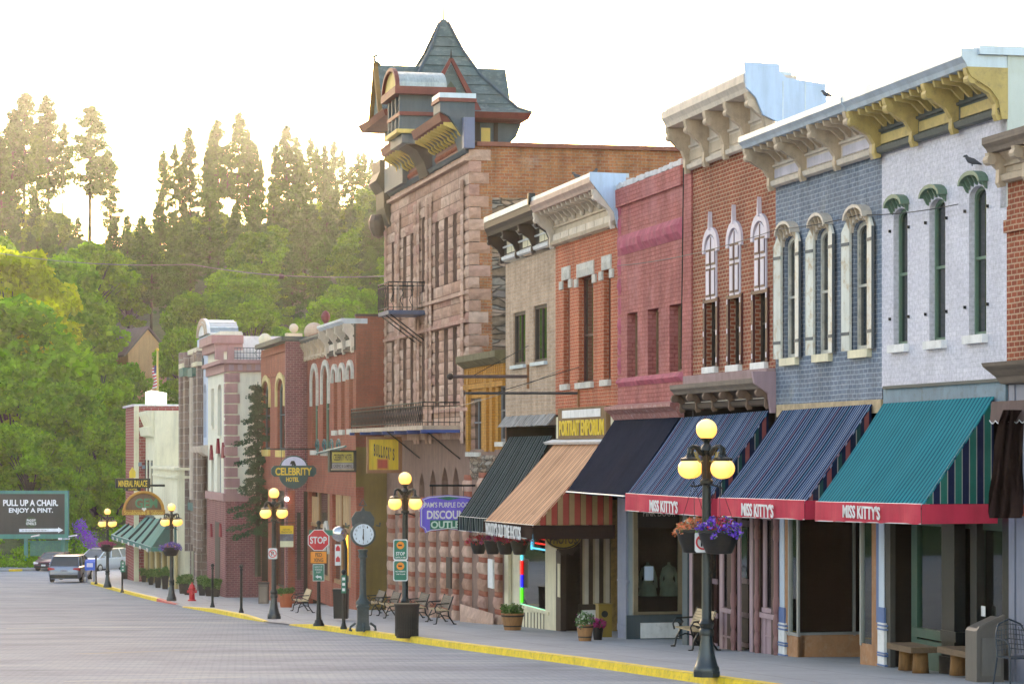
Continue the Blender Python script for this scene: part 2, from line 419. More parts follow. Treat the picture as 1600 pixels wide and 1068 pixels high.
# far kerb with its yellow patch
FK = [GP(-260, 896), GP(-60, 893.5), GP(0, 892.5), GP(60, 891), GP(90, 890.5), GP(300, 888)]
g = G()
for p in FK: g.v += [(p.x, p.y, p.z), (p.x, p.y, p.z + .15), (p.x - .0, p.y + .6, p.z + .15)]
for i in range(len(FK) - 1):
    for j in range(2): g.f.append((i * 3 + j, (i + 1) * 3 + j, (i + 1) * 3 + j + 1, i * 3 + j + 1))
mk('kerb_far_side', g, GREYK, fr=I4, kind='structure')
a, b = GP(14, 892.3), GP(34, 891.8)
g = G().cube8([(a.x, a.y - .05, a.z), (b.x, b.y - .05, b.z), (b.x, b.y + .3, b.z), (a.x, a.y + .3, a.z), (a.x, a.y - .05, a.z + .17), (b.x, b.y - .05, b.z + .17), (b.x, b.y + .3, b.z + .17), (a.x, a.y + .3, a.z + .17)])
mk('kerb_yellow_patch', g, YEL, fr=I4, kind='structure')

# ------------------------------------------------------------ trees
PINE = leafmat('pine_needles', (.016, .085, .012), (.055, .18, .020), .16)
LEAF = leafmat('broad_leaves', (.075, .22, .014), (.21, .41, .02), .45)
LEAF2 = leafmat('sun_tinted_leaves', (.34, .40, .012), (.56, .54, .015), .5)  # yellow of sunlit crown tops put into the leaf colour
BARK = paint('bark', (.030, .031, .017), .9, .3, 3, .6)
def tuft(rs, c, r, k, ls, out, flat=1.0):
    """k leaf sized quads in a ball of radius r at c"""
    d = rs.normal(size=(k, 3)); d /= np.linalg.norm(d, axis=1)[:, None]; d[:, 2] *= flat
    p = np.array(c) + d * (r * rs.uniform(.35, 1, (k, 1)) ** .6)
    a = rs.normal(size=(k, 3)); a /= np.linalg.norm(a, axis=1)[:, None]
    b = np.cross(a, rs.normal(size=(k, 3))); b /= np.linalg.norm(b, axis=1)[:, None]
    sz = ls * rs.uniform(.6, 1.3, (k, 1)); a = a * sz; b = b * sz * .75
    out.append(np.stack([p - a - b * .3, p - b, p + a, p + b], axis=1).reshape(-1, 3))
def leaf_g(arrs):
    co = np.concatenate(arrs); g = G(); g.v = [tuple(p) for p in co]; n = len(co) // 4
    g.f = [(4 * i, 4 * i + 1, 4 * i + 2, 4 * i + 3) for i in range(n)]; return g
def pine(seed, h=20, base=.38, wid=3.0, dens=1.0):
    rs = np.random.RandomState(seed); tr = G(); lean = rs.uniform(-.4, .4, 2)
    P = [(lean[0] * t * t, lean[1] * t * t, h * t) for t in np.linspace(0, .97, 9)]
    tr.tube(P, [.26 * (1 - .82 * t) for t in np.linspace(0, 1, 9)], 6); lv = []
    nb = int(92 * dens)
    for i in range(nb):
        t = base + (1 - base) * (i + rs.rand()) / nb; u = (t - base) / (1 - base)
        L = wid * 1.15 * (max(0, 1 - u) ** .75 * .95 + .08) * min(1, .45 + u * 3) * rs.uniform(.55, 1.05)
        if rs.rand() < .12: continue
        a = rs.uniform(0, 2 * math.pi); z = h * t; up = rs.uniform(-.1, .45) * L
        c0 = Vector((lean[0] * t * t, lean[1] * t * t, z)); e = c0 + Vector((math.cos(a) * L, math.sin(a) * L, up))
        tr.tube([c0, c0.lerp(e, .6) - Vector((0, 0, .1 * L)), e], [.06, .04, .02], 4, False)
        for f, rr in ((1, .42), (.8, .48), (.58, .5), (.34, .42)):
            if L * f < .4 and f < 1: continue
            c = c0.lerp(e, f); tuft(rs, c + Vector(rs.uniform(-.25, .25, 3)), rr * rs.uniform(.85, 1.45), 44, .15, lv, .9)
    for k in range(5): tuft(rs, (lean[0], lean[1], h * (.93 + .018 * k)), .7 - .1 * k, 40, .2, lv)
    return tr, leaf_g(lv)
def broad(seed, h=10, w=4.0, dens=1.0, ls=.2, low=.15):
    rs = np.random.RandomState(seed); tr = G(); lv = []
    tr.tube([(0, 0, 0), (.1, .05, h * .3), (0, .1, h * .62)], [.22, .16, .08], 6)
    nl = int(38 * dens)
    for i in range(nl):
        t = rs.uniform(low, 1); u = (t - low) / (1 - low); rad = w * math.sin(math.pi * min(.28 + u * .64, .98)) ** .8
        a = rs.uniform(0, 2 * math.pi); rr = rad * rs.uniform(.35, .85)
        c = Vector((math.cos(a) * rr, math.sin(a) * rr, h * t * .93)); sz = rs.uniform(.2, .38) * w
        tr.tube([(0, 0, h * t * .45), tuple(c)], [.07, .02], 4, False)
        for _ in range(6):
            d = rs.normal(size=3); d /= np.linalg.norm(d); d[2] *= .75
            tuft(rs, np.array(c) + d * sz * .72, sz * .5, 80, ls, lv, .8)
    return tr, leaf_g(lv)
def proto(name, tg, lg, lm):
    o = bpy.data.objects.new(name, None); t = bpy.data.objects.new('trunk', mesh_of('trunk', tg, BARK, (0, 0, 0), True)); c = bpy.data.objects.new('crown', mesh_of('crown', lg, lm, (0, 0, 0), False))
    t.parent = o; c.parent = o
    return (o, [(t, []), (c, [])])
PINES = [proto('pine_tree', *pine(10 + i, 20, b, w, d), PINE) for i, (b, w, d) in enumerate([(.42, 2.9, 1.1), (.3, 3.3, 1.3), (.5, 2.6, .8), (.22, 3.0, 1.3)])]
BROADS = [proto('broadleaf_tree', *broad(30 + i, 10, w, 1.0, .2), LEAF) for i, w in enumerate([4.0, 3.4, 4.6])]
YELLS = [proto('broadleaf_tree', *broad(40, 10, 3.8), LEAF2)]
def place(pr, X, Y, hh, h0, label, cat, group, wide=1.0, z=None):
    k = hh / h0; z = Hh(X, Y) - .3 if z is None else z
    M = Matrix.Translation((X, Y, z)) @ Matrix.Rotation(random.uniform(0, 6.28), 4, 'Z') @ Matrix.Diagonal((k * wide, k * wide, k, 1))
    return dup(pr, None, M, label=label, cat=cat, group=group)
def px_place(pr, px, ytop, Y, h0, label, cat, group, wide=1.0):
    X = (px - 800) / FPX * Y; z = Hh(X, Y) - .3; top = (703 - ytop) / FPX * Y
    return place(pr, X, Y, top - z, h0, label, cat, group, wide, z)
# ridge pines measured on the photo: (px, y of the top, distance, variant, width factor)
RP = [(38, 148, 392, 0, 1.05), (76, 152, 396, 1, 1.0), (18, 175, 386, 2, 1.0), (98, 195, 402, 2, .9), (140, 170, 390, 0, 1.25), (172, 238, 398, 3, 1.0), (3, 215, 380, 1, 1.1), (58, 215, 384, 3, .9),
      (256, 238, 392, 2, .85), (274, 228, 398, 2, .8), (297, 202, 402, 2, .9), (342, 190, 392, 0, .95), (322, 236, 386, 2, .8), (371, 178, 394, 1, .95), (388, 205, 388, 3, .9), (356, 230, 384, 2, .9),
      (448, 198, 392, 0, 1.0), (432, 228, 386, 2, .9), (472, 240, 396, 1, .95), (496, 232, 390, 2, .9), (524, 222, 398, 0, .95), (548, 260, 388, 3, 1.0), (570, 240, 396, 1, .95), (590, 262, 386, 0, 1.0), (612, 262, 396, 2, 1.0), (408, 250, 396, 2, .8), (510, 262, 384, 3, .9), (642, 270, 394, 1, 1.0), (462, 215, 404, 1, 1.0), (484, 218, 402, 3, 1.0), (508, 228, 404, 1, 1.0), (536, 236, 402, 3, 1.0), (558, 240, 404, 0, 1.0), (580, 248, 400, 3, 1.0), (331, 205, 402, 3, .9), (400, 225, 402, 1, .9), (285, 245, 404, 3, .8),
      (-30, 170, 390, 0, 1.1), (-75, 180, 392, 1, 1.1)]
for i, (px, yt, Y, v, w) in enumerate(RP):
    if px < 120: l = 'tall dark ridge pine in the clump at the left edge of the skyline'
    elif px < 185: l = 'tall ridge pine standing apart in the gap right of the left clump' if px < 150 else 'shorter pine leaning against the lone tall ridge pine'
    elif px < 310: l = 'thin open ridge pine low in the skyline gap, left of the middle clump'
    elif px < 420: l = 'tall sunlit ridge pine in the dense middle clump of the skyline'
    else: l = 'golden backlit ridge pine in the haze beside the stone tower'
    px_place(PINES[3 if v == 2 and i % 3 else v], px, yt, Y, 20, l, 'pine tree', l + ' group', w * (.92 if px > 185 else 1.05))
random.seed(21)
# slope woods: rows from high to low
def slope_row(Y, x0, x1, step, h, kind, jit=6):
    px = x0
    while px < x1:
        p = px + random.uniform(-jit, jit); yy = Y + random.uniform(-10, 10); X = (p - 800) / FPX * yy; z = Hh(X, yy)
        k = kind if kind != 'mix' else random.choice(['p', 'b'])
        hh = h * random.uniform(.75, 1.25)
        if 148 < p < 275 and yy < 288:
            lim = (703 - (600 if p > 190 else 560)) / FPX * yy - z; hh = min(hh, lim / (1.25 if k == 'p' else 1))
            if hh < 2.5: px += step; continue
        band = 'upper' if Y > 335 else 'middle' if Y > 275 else 'lower'; side = 'left part' if p < 200 else 'centre' if p < 420 else 'part beside the stone tower'
        if k == 'p': place(PINES[random.choice([1, 3, 3])], X, yy, hh * 1.25, 20, f'dark green conifer in the {band} slope woods, {side}', 'conifer', f'conifers in the {band} slope woods, {side}', 1.25)
        else:
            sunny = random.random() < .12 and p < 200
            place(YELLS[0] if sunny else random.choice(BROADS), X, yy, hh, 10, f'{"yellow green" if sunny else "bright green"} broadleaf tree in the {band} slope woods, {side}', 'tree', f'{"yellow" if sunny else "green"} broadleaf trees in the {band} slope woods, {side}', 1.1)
        px += step * random.uniform(.8, 1.2)
slope_row(378, -40, 640, 26, 7, 'mix'); slope_row(358, -40, 640, 30, 8, 'p'); slope_row(338, -40, 640, 34, 9, 'mix')
slope_row(318, -60, 640, 36, 8, 'mix'); slope_row(300, -60, 160, 40, 10, 'b'); slope_row(298, 270, 640, 40, 8, 'mix'); slope_row(278, -60, 640, 44, 8, 'b')
slope_row(256, -70, 300, 46, 8, 'b')
# near bright trees on the left and above the far shops: (px, ytop, Y, proto, wide)
NB = [(20, 392, 250, 'y', 1.0, 'large yellow green tree high at the left edge'), (75, 388, 262, 'b', 1.1, 'round bright green tree high on the left slope'), (120, 430, 268, 'b', 1.0, 'pale green tree left of the hillside house'),
      (60, 470, 240, 'y', .9, 'sun tinted yellow tree below the high left trees'), (-20, 450, 235, 'b', 1.2, 'broad green tree cut by the left edge'), (150, 545, 238, 'b', 1.0, 'rounded green tree below the hillside house'), (105, 520, 245, 'b', 1.0, 'green tree between the yellow tree and the hillside house'),
      (195, 560, 246, 'b', .95, 'light green tree just behind the flagpole, left side'), (20, 560, 228, 'b', 1.1, 'deep green tree in the middle of the left bank'), (85, 590, 226, 'b', 1.1, 'green tree above the billboard'), (215, 620, 240, 'b', .9, 'small green tree against the red brick end wall'),
      (150, 640, 224, 'b', 1.05, 'leafy tree right of the billboard'), (45, 655, 220, 'b', 1.1, 'bright leafy tree directly above the billboard top'), (185, 690, 222, 'b', .9, 'low bright tree behind the hotel sign'), (118, 700, 219, 'b', .8, 'bush like tree beside the billboard edge'),
      (290, 505, 262, 'b', .8, 'sunlit tree left of the curved gable'), (450, 505, 250, 'b', .8, 'bright tree above the corner brick building'), (565, 448, 290, 'b', 1.0, 'bright lime tree behind the upper balcony'), (495, 432, 320, 'b', 1.0, 'pale tree in the haze above the hotel roofs'), (410, 525, 240, 'b', .6, 'small tree behind the roof railing')]
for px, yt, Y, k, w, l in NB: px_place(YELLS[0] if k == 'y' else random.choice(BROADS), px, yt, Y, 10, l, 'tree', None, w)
# low scrub on the bank: stuff
lv = []; rs = np.random.RandomState(5)
for i in range(420):
    X = rs.uniform(-60, -25); Y = rs.uniform(206, 232); z = Hh(X, Y); tuft(rs, (X, Y, z + rs.uniform(0, .7)), rs.uniform(.4, .9), 40, .13, lv, .8)
for i in range(150):
    X = rs.uniform(-42, -33); Y = rs.uniform(206, 214); tuft(rs, (X, Y, Hh(X, Y) + rs.uniform(0, .6)), rs.uniform(.4, .8), 40, .11, lv, .8)
mk('bank_undergrowth', leaf_g(lv), LEAF, fr=I4, kind='stuff', label='rough green undergrowth covering the bank behind the parked cars')
lv = []
for i in range(26):
    px = rs.uniform(120, 152); Y = 207 + rs.uniform(0, 2); tuft(rs, ((px - 800) / FPX * Y, Y, (703 - (820 + (px - 120) * .9 + rs.uniform(-8, 14))) / FPX * Y), .5, 40, .07, lv)
mk('lilac_bush', leaf_g(lv), paint('purple_blossom', (.22, .06, .5), .8, .3, 2, 0), fr=I4, org=tuple(WP(135, 845, 208)), label='purple flowering bush on the bank right of the billboard', cat='bush')
# wood that lies out of the picture to the left, seen only as reflections in the windows
lv = []
for i in range(900):
    az = rs.uniform(-48, -12.5); r = rs.uniform(225, 400); X, Y = r * math.sin(R(az)) / .97, r * math.cos(R(az)); tuft(rs, (X, Y, Hh(X, Y) + rs.uniform(1, 9)), rs.uniform(2, 4.5), 60, .8, lv)
mk('distant_wood', leaf_g(lv), LEAF, fr=I4, kind='stuff', label='wooded hillside beyond the left edge, mirrored in the shop windows')
HAZE = NT('haze_air'); HAZE.t.nodes.remove(HAZE.b); pv = HAZE.n('VolumePrincipled', Density=.00011, Anisotropy=.6); pv.inputs['Color'].default_value = (.98, .96, .9, 1)
HAZE.t.links.new(pv.outputs[0], HAZE.t.nodes['Material Output'].inputs['Volume'])
mk('haze', G().box(-530, 340, -70, 640, -12, 75), HAZE.m, fr=I4, kind='stuff')
# ------------------------------------------------------------ building kit (facade frame: s, n, z)
GLASS = dark_glass('window_glass'); SHOP = shop_glass()
WARMG = dark_glass('window_glass_warm', (.05, .04, .03), .08)
def hole(s0, s1, z0, z1, kind='r', rise=.25):
    if kind == 'r': return [(s0, z0), (s1, z0), (s1, z1), (s0, z1)]
    c = (s0 + s1) / 2; hw = (s1 - s0) / 2; pts = [(s0, z0), (s1, z0)]
    for i in range(11):
        t = math.pi * i / 10
        if kind == 'a': pts.append((c + hw * math.cos(t), z1 - rise + rise * math.sin(t)))
        else: pts.append((c + hw * (abs(math.cos(t)) ** .8) * (1 if math.cos(t) > 0 else -1), z1 - rise + rise * (1 - abs(math.cos(t))) ** .75 if 1 else 0))
    return pts
def plate(g, outer, holes, n, depth=.15, back=False):
    """flat wall in the s,z plane at n facing the street, openings with reveals"""
    loops = [outer] + holes; flat = [p for l in loops for p in l]
    tr = tessellate_polygon([[Vector((p[0], p[1], 0)) for p in l] for l in loops])
    fs = []
    for t in tr:
        a, b, c = (flat[i] for i in t); ar = (b[0] - a[0]) * (c[1] - a[1]) - (c[0] - a[0]) * (b[1] - a[1])
        fs.append(tuple(t)[::-1] if ar > 0 else tuple(t))
    g.add([(p[0], n, p[1]) for p in flat], fs)
    for l in holes:
        k = len(l); vs = [(p[0], n, p[1]) for p in l] + [(p[0], n - depth, p[1]) for p in l]
        g.add(vs, [(i, i + k, (i + 1) % k + k, (i + 1) % k) for i in range(k)])
    return g
def ring(g, l, w, n0, n1):
    """frame that follows the opening outline, w wide, between n0 (front) and n1"""
    c = (sum(p[0] for p in l) / len(l), (min(p[1] for p in l) + max(p[1] for p in l)) / 2)
    xs = [p[0] for p in l]; zs = [p[1] for p in l]; fx = 1 - 2 * w / (max(xs) - min(xs)); fz = 1 - 2 * w / (max(zs) - min(zs))
    inn = [(c[0] + (p[0] - c[0]) * fx, c[1] + (p[1] - c[1]) * fz) for p in l]; k = len(l)
    vs = [(p[0], n0, p[1]) for p in l] + [(p[0], n0, p[1]) for p in inn] + [(p[0], n1, p[1]) for p in inn]
    fs = [(i, (i + 1) % k, (i + 1) % k + k, i + k)[::-1] for i in range(k)] + [(i + k, (i + 1) % k + k, (i + 1) % k + 2 * k, i + 2 * k)[::-1] for i in range(k)]
    g.add(vs, fs); return inn
def win(par, h, n, depth, fm, pm=None, fw=.06, rail=.5, sill=None, mull=False, sillh=.14, label=None):
    xs = [p[0] for p in h]; zs = [p[1] for p in h]; s0, s1, z0, z1 = min(xs), max(xs), min(zs), max(zs)
    g = G(); inn = ring(g, h, fw, n - depth + .05, n - depth); nf = n - depth
    if rail: zr = z0 + (z1 - z0) * rail; g.box(s0 + fw, s1 - fw, nf, nf + .04, zr - .025, zr + .025)
    if mull: m = (s0 + s1) / 2; g.box(m - .025, m + .025, nf, nf + .038, z0 + fw, z1 - fw)
    f = mk('window', g, fm, par)
    mk('pane', G().add([(p[0], nf + .004, p[1]) for p in inn], [tuple(range(len(inn)))[::-1]]), pm or GLASS, f)
    if sill: mk('sill', G().box(s0 - .07, s1 + .07, n - .08, n + .1, z0 - sillh, z0), sill, f)
    return f
def arch_band(g, c, hw, zs, rise, w, n0, n1, k=10, t0=0, t1=math.pi, drop=0):
    """curved hood: band of width w over an arch, n0 (wall) .. n1 (front)"""
    P = []
    for i in range(k + 1):
        t = t0 + (t1 - t0) * i / k
        P.append(((c + hw * math.cos(t), zs + rise * math.sin(t)), (c + (hw + w) * math.cos(t), zs + (rise + w) * math.sin(t))))
    if drop: P = [((P[0][0][0], zs - drop), (P[0][1][0], zs - drop))] + P + [((P[-1][0][0], zs - drop), (P[-1][1][0], zs - drop))]
    for (a, b), (c_, d) in zip(P, P[1:]):
        g.cube8([(b[0], n0, b[1]), (d[0], n0, d[1]), (d[0], n1, d[1]), (b[0], n1, b[1]), (a[0], n0, a[1]), (c_[0], n0, c_[1]), (c_[0], n1, c_[1]), (a[0], n1, a[1])])
    return g
def fb(g, pxL, pxR, yt, yb, n=0.0, th=.1):
    s0, s1 = S(pxR, n), S(pxL, n); m = (s0 + s1) / 2
    zt = Z(yt, m, n); zb = GZ(s0, n) - .25 if yb is None else Z(yb, m, n)
    return g.box(s0, s1, n - th, n, zb, zt)
def rb(g, s, pxL, pxR, yt, yb, th=.08):
    n1, n0 = NO(pxL, s), NO(pxR, s); m = (n0 + n1) / 2
    zt = Z(yt, s, m); zb = GZ(s, m) - .1 if yb is None else Z(yb, s, m)
    return g.box(s, s + th, n0, n1, zb, zt)
def house(name, label, cat, pxL, pxR, n, wallmat, zshop, ztop, holes, depth=12.0, rev=.16, recess=2.6, sidemat=None, org_s=None, floor=True, backmat=None):
    s0, s1 = S(pxR, n), S(pxL, n)
    r = root(name, label, cat, ((s0 + s1) / 2, n, GZ((s0 + s1) / 2, n)))
    g = G(); plate(g, [(s0, zshop), (s1, zshop), (s1, ztop), (s0, ztop)], holes, n, rev)
    mk('wall', g, wallmat, r)
    zb = GZ(s1, n) - 1.0
    g = G()  # sides, rear, roof and the shell round the shop
    g.quad((s0, n, zshop), (s0, n, ztop), (s0, n - depth, ztop), (s0, n - depth, zshop))
    g.quad((s1, n, zshop), (s1, n - depth, zshop), (s1, n - depth, ztop), (s1, n, ztop))
    g.quad((s0, n - .16, ztop), (s1, n - .16, ztop), (s1, n - .16, ztop - .6), (s0, n - .16, ztop - .6))
    mk('side_wall', g, sidemat or wallmat, r)
    mk('roof', G().quad((s0, n - rev - .02, ztop - .5), (s1, n - rev - .02, ztop - .5), (s1, n - depth, ztop - .5), (s0, n - depth, ztop - .5)), ROOF, r)
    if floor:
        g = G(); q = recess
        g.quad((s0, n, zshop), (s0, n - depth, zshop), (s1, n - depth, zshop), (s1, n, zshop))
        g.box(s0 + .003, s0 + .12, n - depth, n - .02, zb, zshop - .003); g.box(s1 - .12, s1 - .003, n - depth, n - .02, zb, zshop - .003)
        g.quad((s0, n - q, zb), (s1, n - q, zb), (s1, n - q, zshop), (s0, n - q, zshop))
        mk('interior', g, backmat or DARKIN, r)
    return r, s0, s1
def cornice(par, s0, s1, zb, zt, proj, n, crown, body, brm, nb=4, mods=0, ch=.28, bw=.13, panel=None, ends=True, name='cornice'):
    H = zt - ch - zb; co = mk(name, G().prism([(n - .45, zt), (n + proj, zt), (n + proj, zt - ch * .45), (n + proj - .07, zt - ch * .75), (n + proj - .1, zt - ch), (n - .45, zt - ch)], 0, s0 - .02, s1 + .02), crown, par)
    g = G().box(s0, s1, n + .001, n + .07, zb, zt - ch - .002)
    g.prism([(n + .07, zb - .05), (n + .15, zb - .02), (n + .17, zb + .07), (n + .07, zb + .12)], 0, s0, s1)
    g.prism([(n + .07, zb + H * .48), (n + .12, zb + H * .5), (n + .12, zb + H * .56), (n + .07, zb + H * .58)], 0, s0, s1)
    g.prism([(n + .07, zt - ch - .14), (n + .2, zt - ch - .003), (n + .07, zt - ch - .003)], 0, s0, s1)
    mk('frieze', g, body, co)
    zb2 = zb - .1; h = zt - ch - zb2
    for i in range(nb):
        s = s0 + bw / 2 + (s1 - s0 - bw) * i / (nb - 1)
        pr = [(n + .07, zb2), (n + .16, zb2 - .02), (n + .2, zb2 + .1 * h), (n + .19, zb2 + .3 * h), (n + .3 * proj + .06, zb2 + .5 * h), (n + .62 * proj, zb2 + .62 * h), (n + .8 * proj, zb2 + .74 * h), (n + .88 * proj, zb2 + .9 * h), (n + .9 * proj, zb2 + h - .004), (n + .07, zb2 + h - .004)]
        b = mk('bracket', G().prism(pr, 0, s - bw / 2, s + bw / 2), brm, co)
        if nb <= 6: mk('scroll', G().lathe([(.02, -bw / 2 - .03), (.085, -bw / 2 - .03), (.085, bw / 2 + .03), (.02, bw / 2 + .03)], (s, n + .76 * proj, zb2 + .78 * h), 10, 0), brm, b)
    if mods:
        g = G()
        for i in range(mods):
            s = s0 + .12 + (s1 - s0 - .24) * i / (mods - 1); z = zt - ch - .003
            g.prism([(n + .1, z - .3), (n + .15, z - .3), (n + proj * .42, z - .13), (n + proj * .78, z - .1), (n + proj * .82, z), (n + .1, z)], 0, s - .035, s + .035)
        mks('dentil', g, brm, co)
    if panel:
        g = G()
        for i in range(nb - 1):
            a = s0 + (s1 - s0) * (i + .13) / (nb - 1); b = s0 + (s1 - s0) * (i + .9) / (nb - 1); g.box(a, b, n + .07, n + .095, zb + H * .18, zb + H * .42)
        mk('frieze_panel', g, panel, co)
    return co
ROOF = paint('roof_felt', (.16, .16, .16), .9, .2, 1, .3)
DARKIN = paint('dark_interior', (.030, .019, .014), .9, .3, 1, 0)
WHITEP = paint('white_brick_paint', (.66, .63, .67), .7, .06, .8, .3, dirt=.35, dirtc=(.36, .34, .36))
b_white = brick('white_painted_brick', (.70, .66, .72), (.64, .60, .67), (.60, .56, .62), .24, .078, .006, .35, .10, stain=(.42, .4, .42), stainp=(.62, .8), sscale=1.3, streak=.3)
b_grey = brick('slate_blue_brick', (.15, .19, .26), (.20, .23, .29), (.34, .38, .44), .23, .09, .012, .5, .25, stain=(.30, .29, .25), stainp=(.58, .8))
b_red = brick('red_brick', (.36, .085, .04), (.28, .062, .035), (.50, .31, .21), .21, .088, .013, .5, .2)
b_pink = brick('pink_painted_brick', (.52, .17, .155), (.46, .14, .125), (.36, .09, .085), .26, .10, .012, 1.0, .25, stain=(.56, .22, .23), stainp=(.5, .75))
b_orange = brick('orange_red_brick', (.55, .135, .065), (.46, .10, .05), (.58, .31, .20), .23, .09, .010, .5, .15)
b_buff = brick('buff_brick', (.55, .38, .27), (.44, .29, .20), (.50, .38, .30), .36, .10, .010, .4, .12)
b_yel = brick('yellow_painted_brick', (.60, .27, .05), (.52, .22, .04), (.40, .2, .06), .24, .09, .008, .4, .15)
b_side = brick('tower_side_brick', (.50, .20, .08), (.40, .13, .06), (.38, .24, .16), .28, .10, .014, .5, .3, stain=(.50, .36, .30), stainp=(.55, .75))
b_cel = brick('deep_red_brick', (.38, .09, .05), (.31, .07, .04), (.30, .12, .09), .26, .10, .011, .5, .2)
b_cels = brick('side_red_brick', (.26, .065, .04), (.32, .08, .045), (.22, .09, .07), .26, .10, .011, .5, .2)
b_brn = brick('brown_stone_courses', (.22, .15, .13), (.30, .21, .18), (.36, .30, .27), .6, .42, .03, .6, .2)
b_mau = brick('mauve_brick', (.26, .08, .085), (.21, .06, .07), (.36, .2, .2), .26, .10, .012, .5, .15)
b_far = brick('far_red_brick', (.36, .06, .06), (.28, .05, .05), (.44, .26, .24), .45, .18, .02, .4, .1)
TAN = paint('tan_woodwork', (.50, .38, .28), .6, .12, 2, .2, dirt=.35); TAN2 = paint('pale_tan_trim', (.62, .52, .44), .6, .1, 2, .15, dirt=.3)
CREAM = paint('cream_paint', (.72, .64, .46), .6, .08, 1, .15, dirt=.2); TIN = paint('weathered_tin', (.50, .58, .66), .45, .12, .6, .1, .35, dirt=.2)
TINB = paint('pale_blue_sheet', (.42, .55, .74), .5, .12, .5, .1, .1, dirt=.12); YEL_W = paint('mustard_woodwork', (.52, .37, .13), .6, .15, 3, .2, dirt=.4)
SLATEB = paint('slate_blue_paint', (.075, .10, .12), .6, .15, 2, .15); WHITE = paint('white_trim', (.74, .72, .72), .6, .07, 2, .15, dirt=.25)
STONE = paint('pale_stone', (.56, .52, .47), .85, .15, 3, .5, dirt=.5); GREENF = paint('sage_green_paint', (.12, .20, .14), .55, .12, 2, .15, dirt=.2)
GREYW = paint('dark_green_soffit', (.06, .075, .075), .6, .15, 2, .1); MAR = paint('maroon_paint', (.075, .018, .018), .5, .15, 2, .1); BRN = paint('dark_brown_paint', (.045, .026, .019), .6, .15, 2, .1)
LILAC = paint('lilac_white_paint', (.66, .58, .66), .6, .06, 2, .1); PINKP = paint('dusty_pink_paint', (.36, .235, .265), .6, .08, 2, .1); BLACK = paint('black_iron', (.006, .0065, .007), .4, .2, 2, .1)
BLUEP = paint('blue_post_paint', (.10, .17, .36), .5, .1, 2, .1); STUC = paint('tan_stucco', (.42, .20, .10), .9, .15, 2.5, .9, dirt=.4, dirtc=(.5, .38, .28))
DKGRN = paint('dark_green_woodwork', (.022, .075, .05), .45, .15, 2, .1); GREYP = paint('lavender_grey_paint', (.22, .23, .30), .6, .1, 2, .1); WOODG = paint('grey_weathered_wood', (.20, .15, .12), .85, .3, 2, .6, st=(.3, 5, 12))

def W_(px0, px1, yt, yb, n, kind='r', rise=.25):
    s0, s1 = S(px1, n), S(px0, n); m = (s0 + s1) / 2
    return hole(s0, s1, Z(yb, m, n), Z(yt, m, n), kind, rise)
def zat(px, py, n=0.0): return Z(py, S(px, n), n)

# --- far right red brick building (mostly outside the frame)
hs = []
r, s0, s1 = house('brick_building', 'dark red brick building cut by the right edge with a brown bracketed cornice', 'building', 1573, 1760, 0, b_red, zat(1590, 570), zat(1575, 222), hs, 12)
cornice(r, s0, s1, zat(1575, 282), zat(1573, 217), .42, 0, WOODG, TAN, TAN, 5, 0, .24)
mk('stone_band', G().box(s0, s1, .001, .06, zat(1585, 362), zat(1585, 342)), b_red, r)
sh = mk('shop_cornice', G().prism([(0, zat(1590, 600)), (.12, zat(1590, 598)), (.2, zat(1590, 588)), (.42, zat(1590, 572)), (.45, zat(1590, 566)), (0, zat(1590, 566))], 0, s0, s1 - .02), WOODG, r)
g = G()
for a, b in ((1576, 1585), (1588, 1604), (1612, 1640), (1650, 1700)): fb(g, a, b, 600, None, .0, .12)
fb(g, 1573, 1700, 598, 625, -.02, .2); mks('pilaster', g, GREYP, r)
g = G(); fb(g, 1573, 1760, 640, None, -.14, .05); mk('shop_front', g, paint('grey_shop_panel', (.16, .15, .16), .6), r)
mk('address_sign', fb(G(), 1592, 1606, 788, 806, .02, .03), paint('red_plate', (.5, .08, .03), .5), r)

# --- white building
hs = [W_(1396, 1418, 325, 538, 0, 'a', .16), W_(1452, 1477, 310, 532, 0, 'a', .17), W_(1514, 1541, 290, 523, 0, 'a', .18)]
r, s0, s1 = house('white_brick_building', 'white painted brick building with a mustard bracketed cornice and three green arched windows', 'building', 1378, 1573, 0, b_white, zat(1460, 600), zat(1470, 175), hs, 13)
zt = (zat(1572, 176) + zat(1378, 240)) / 2
co = cornice(r, s0, s1, zt - .0, zt + 1.02, .78, 0, TIN, GREYW, YEL_W, 4, 16, .3, .14, panel=YEL_W)
mk('fretwork_end', G().prism([(.0, zt - .1), (.1, zt - .1), (.16, zt + .2), (.3, zt + .38), (.42, zt + .45), (.62, zt + .56), (.7, zt + .72), (0, zt + .72)], 0, s0 - .05, s0 - .02), YEL_W, co)
mk('parapet', G().box(s0 - .04, s0 + .25, -13, .0, zt - 1.5, zt + .92), paint('pale_green_render', (.56, .60, .56), .8, .08, 1, .2, dirt=.25, dirtc=(.5, .5, .3)), r)
mk('parapet_cap', G().box(s0 - .1, s0 + .3, -13, .5, zt + .92, zt + 1.06), TIN, r)
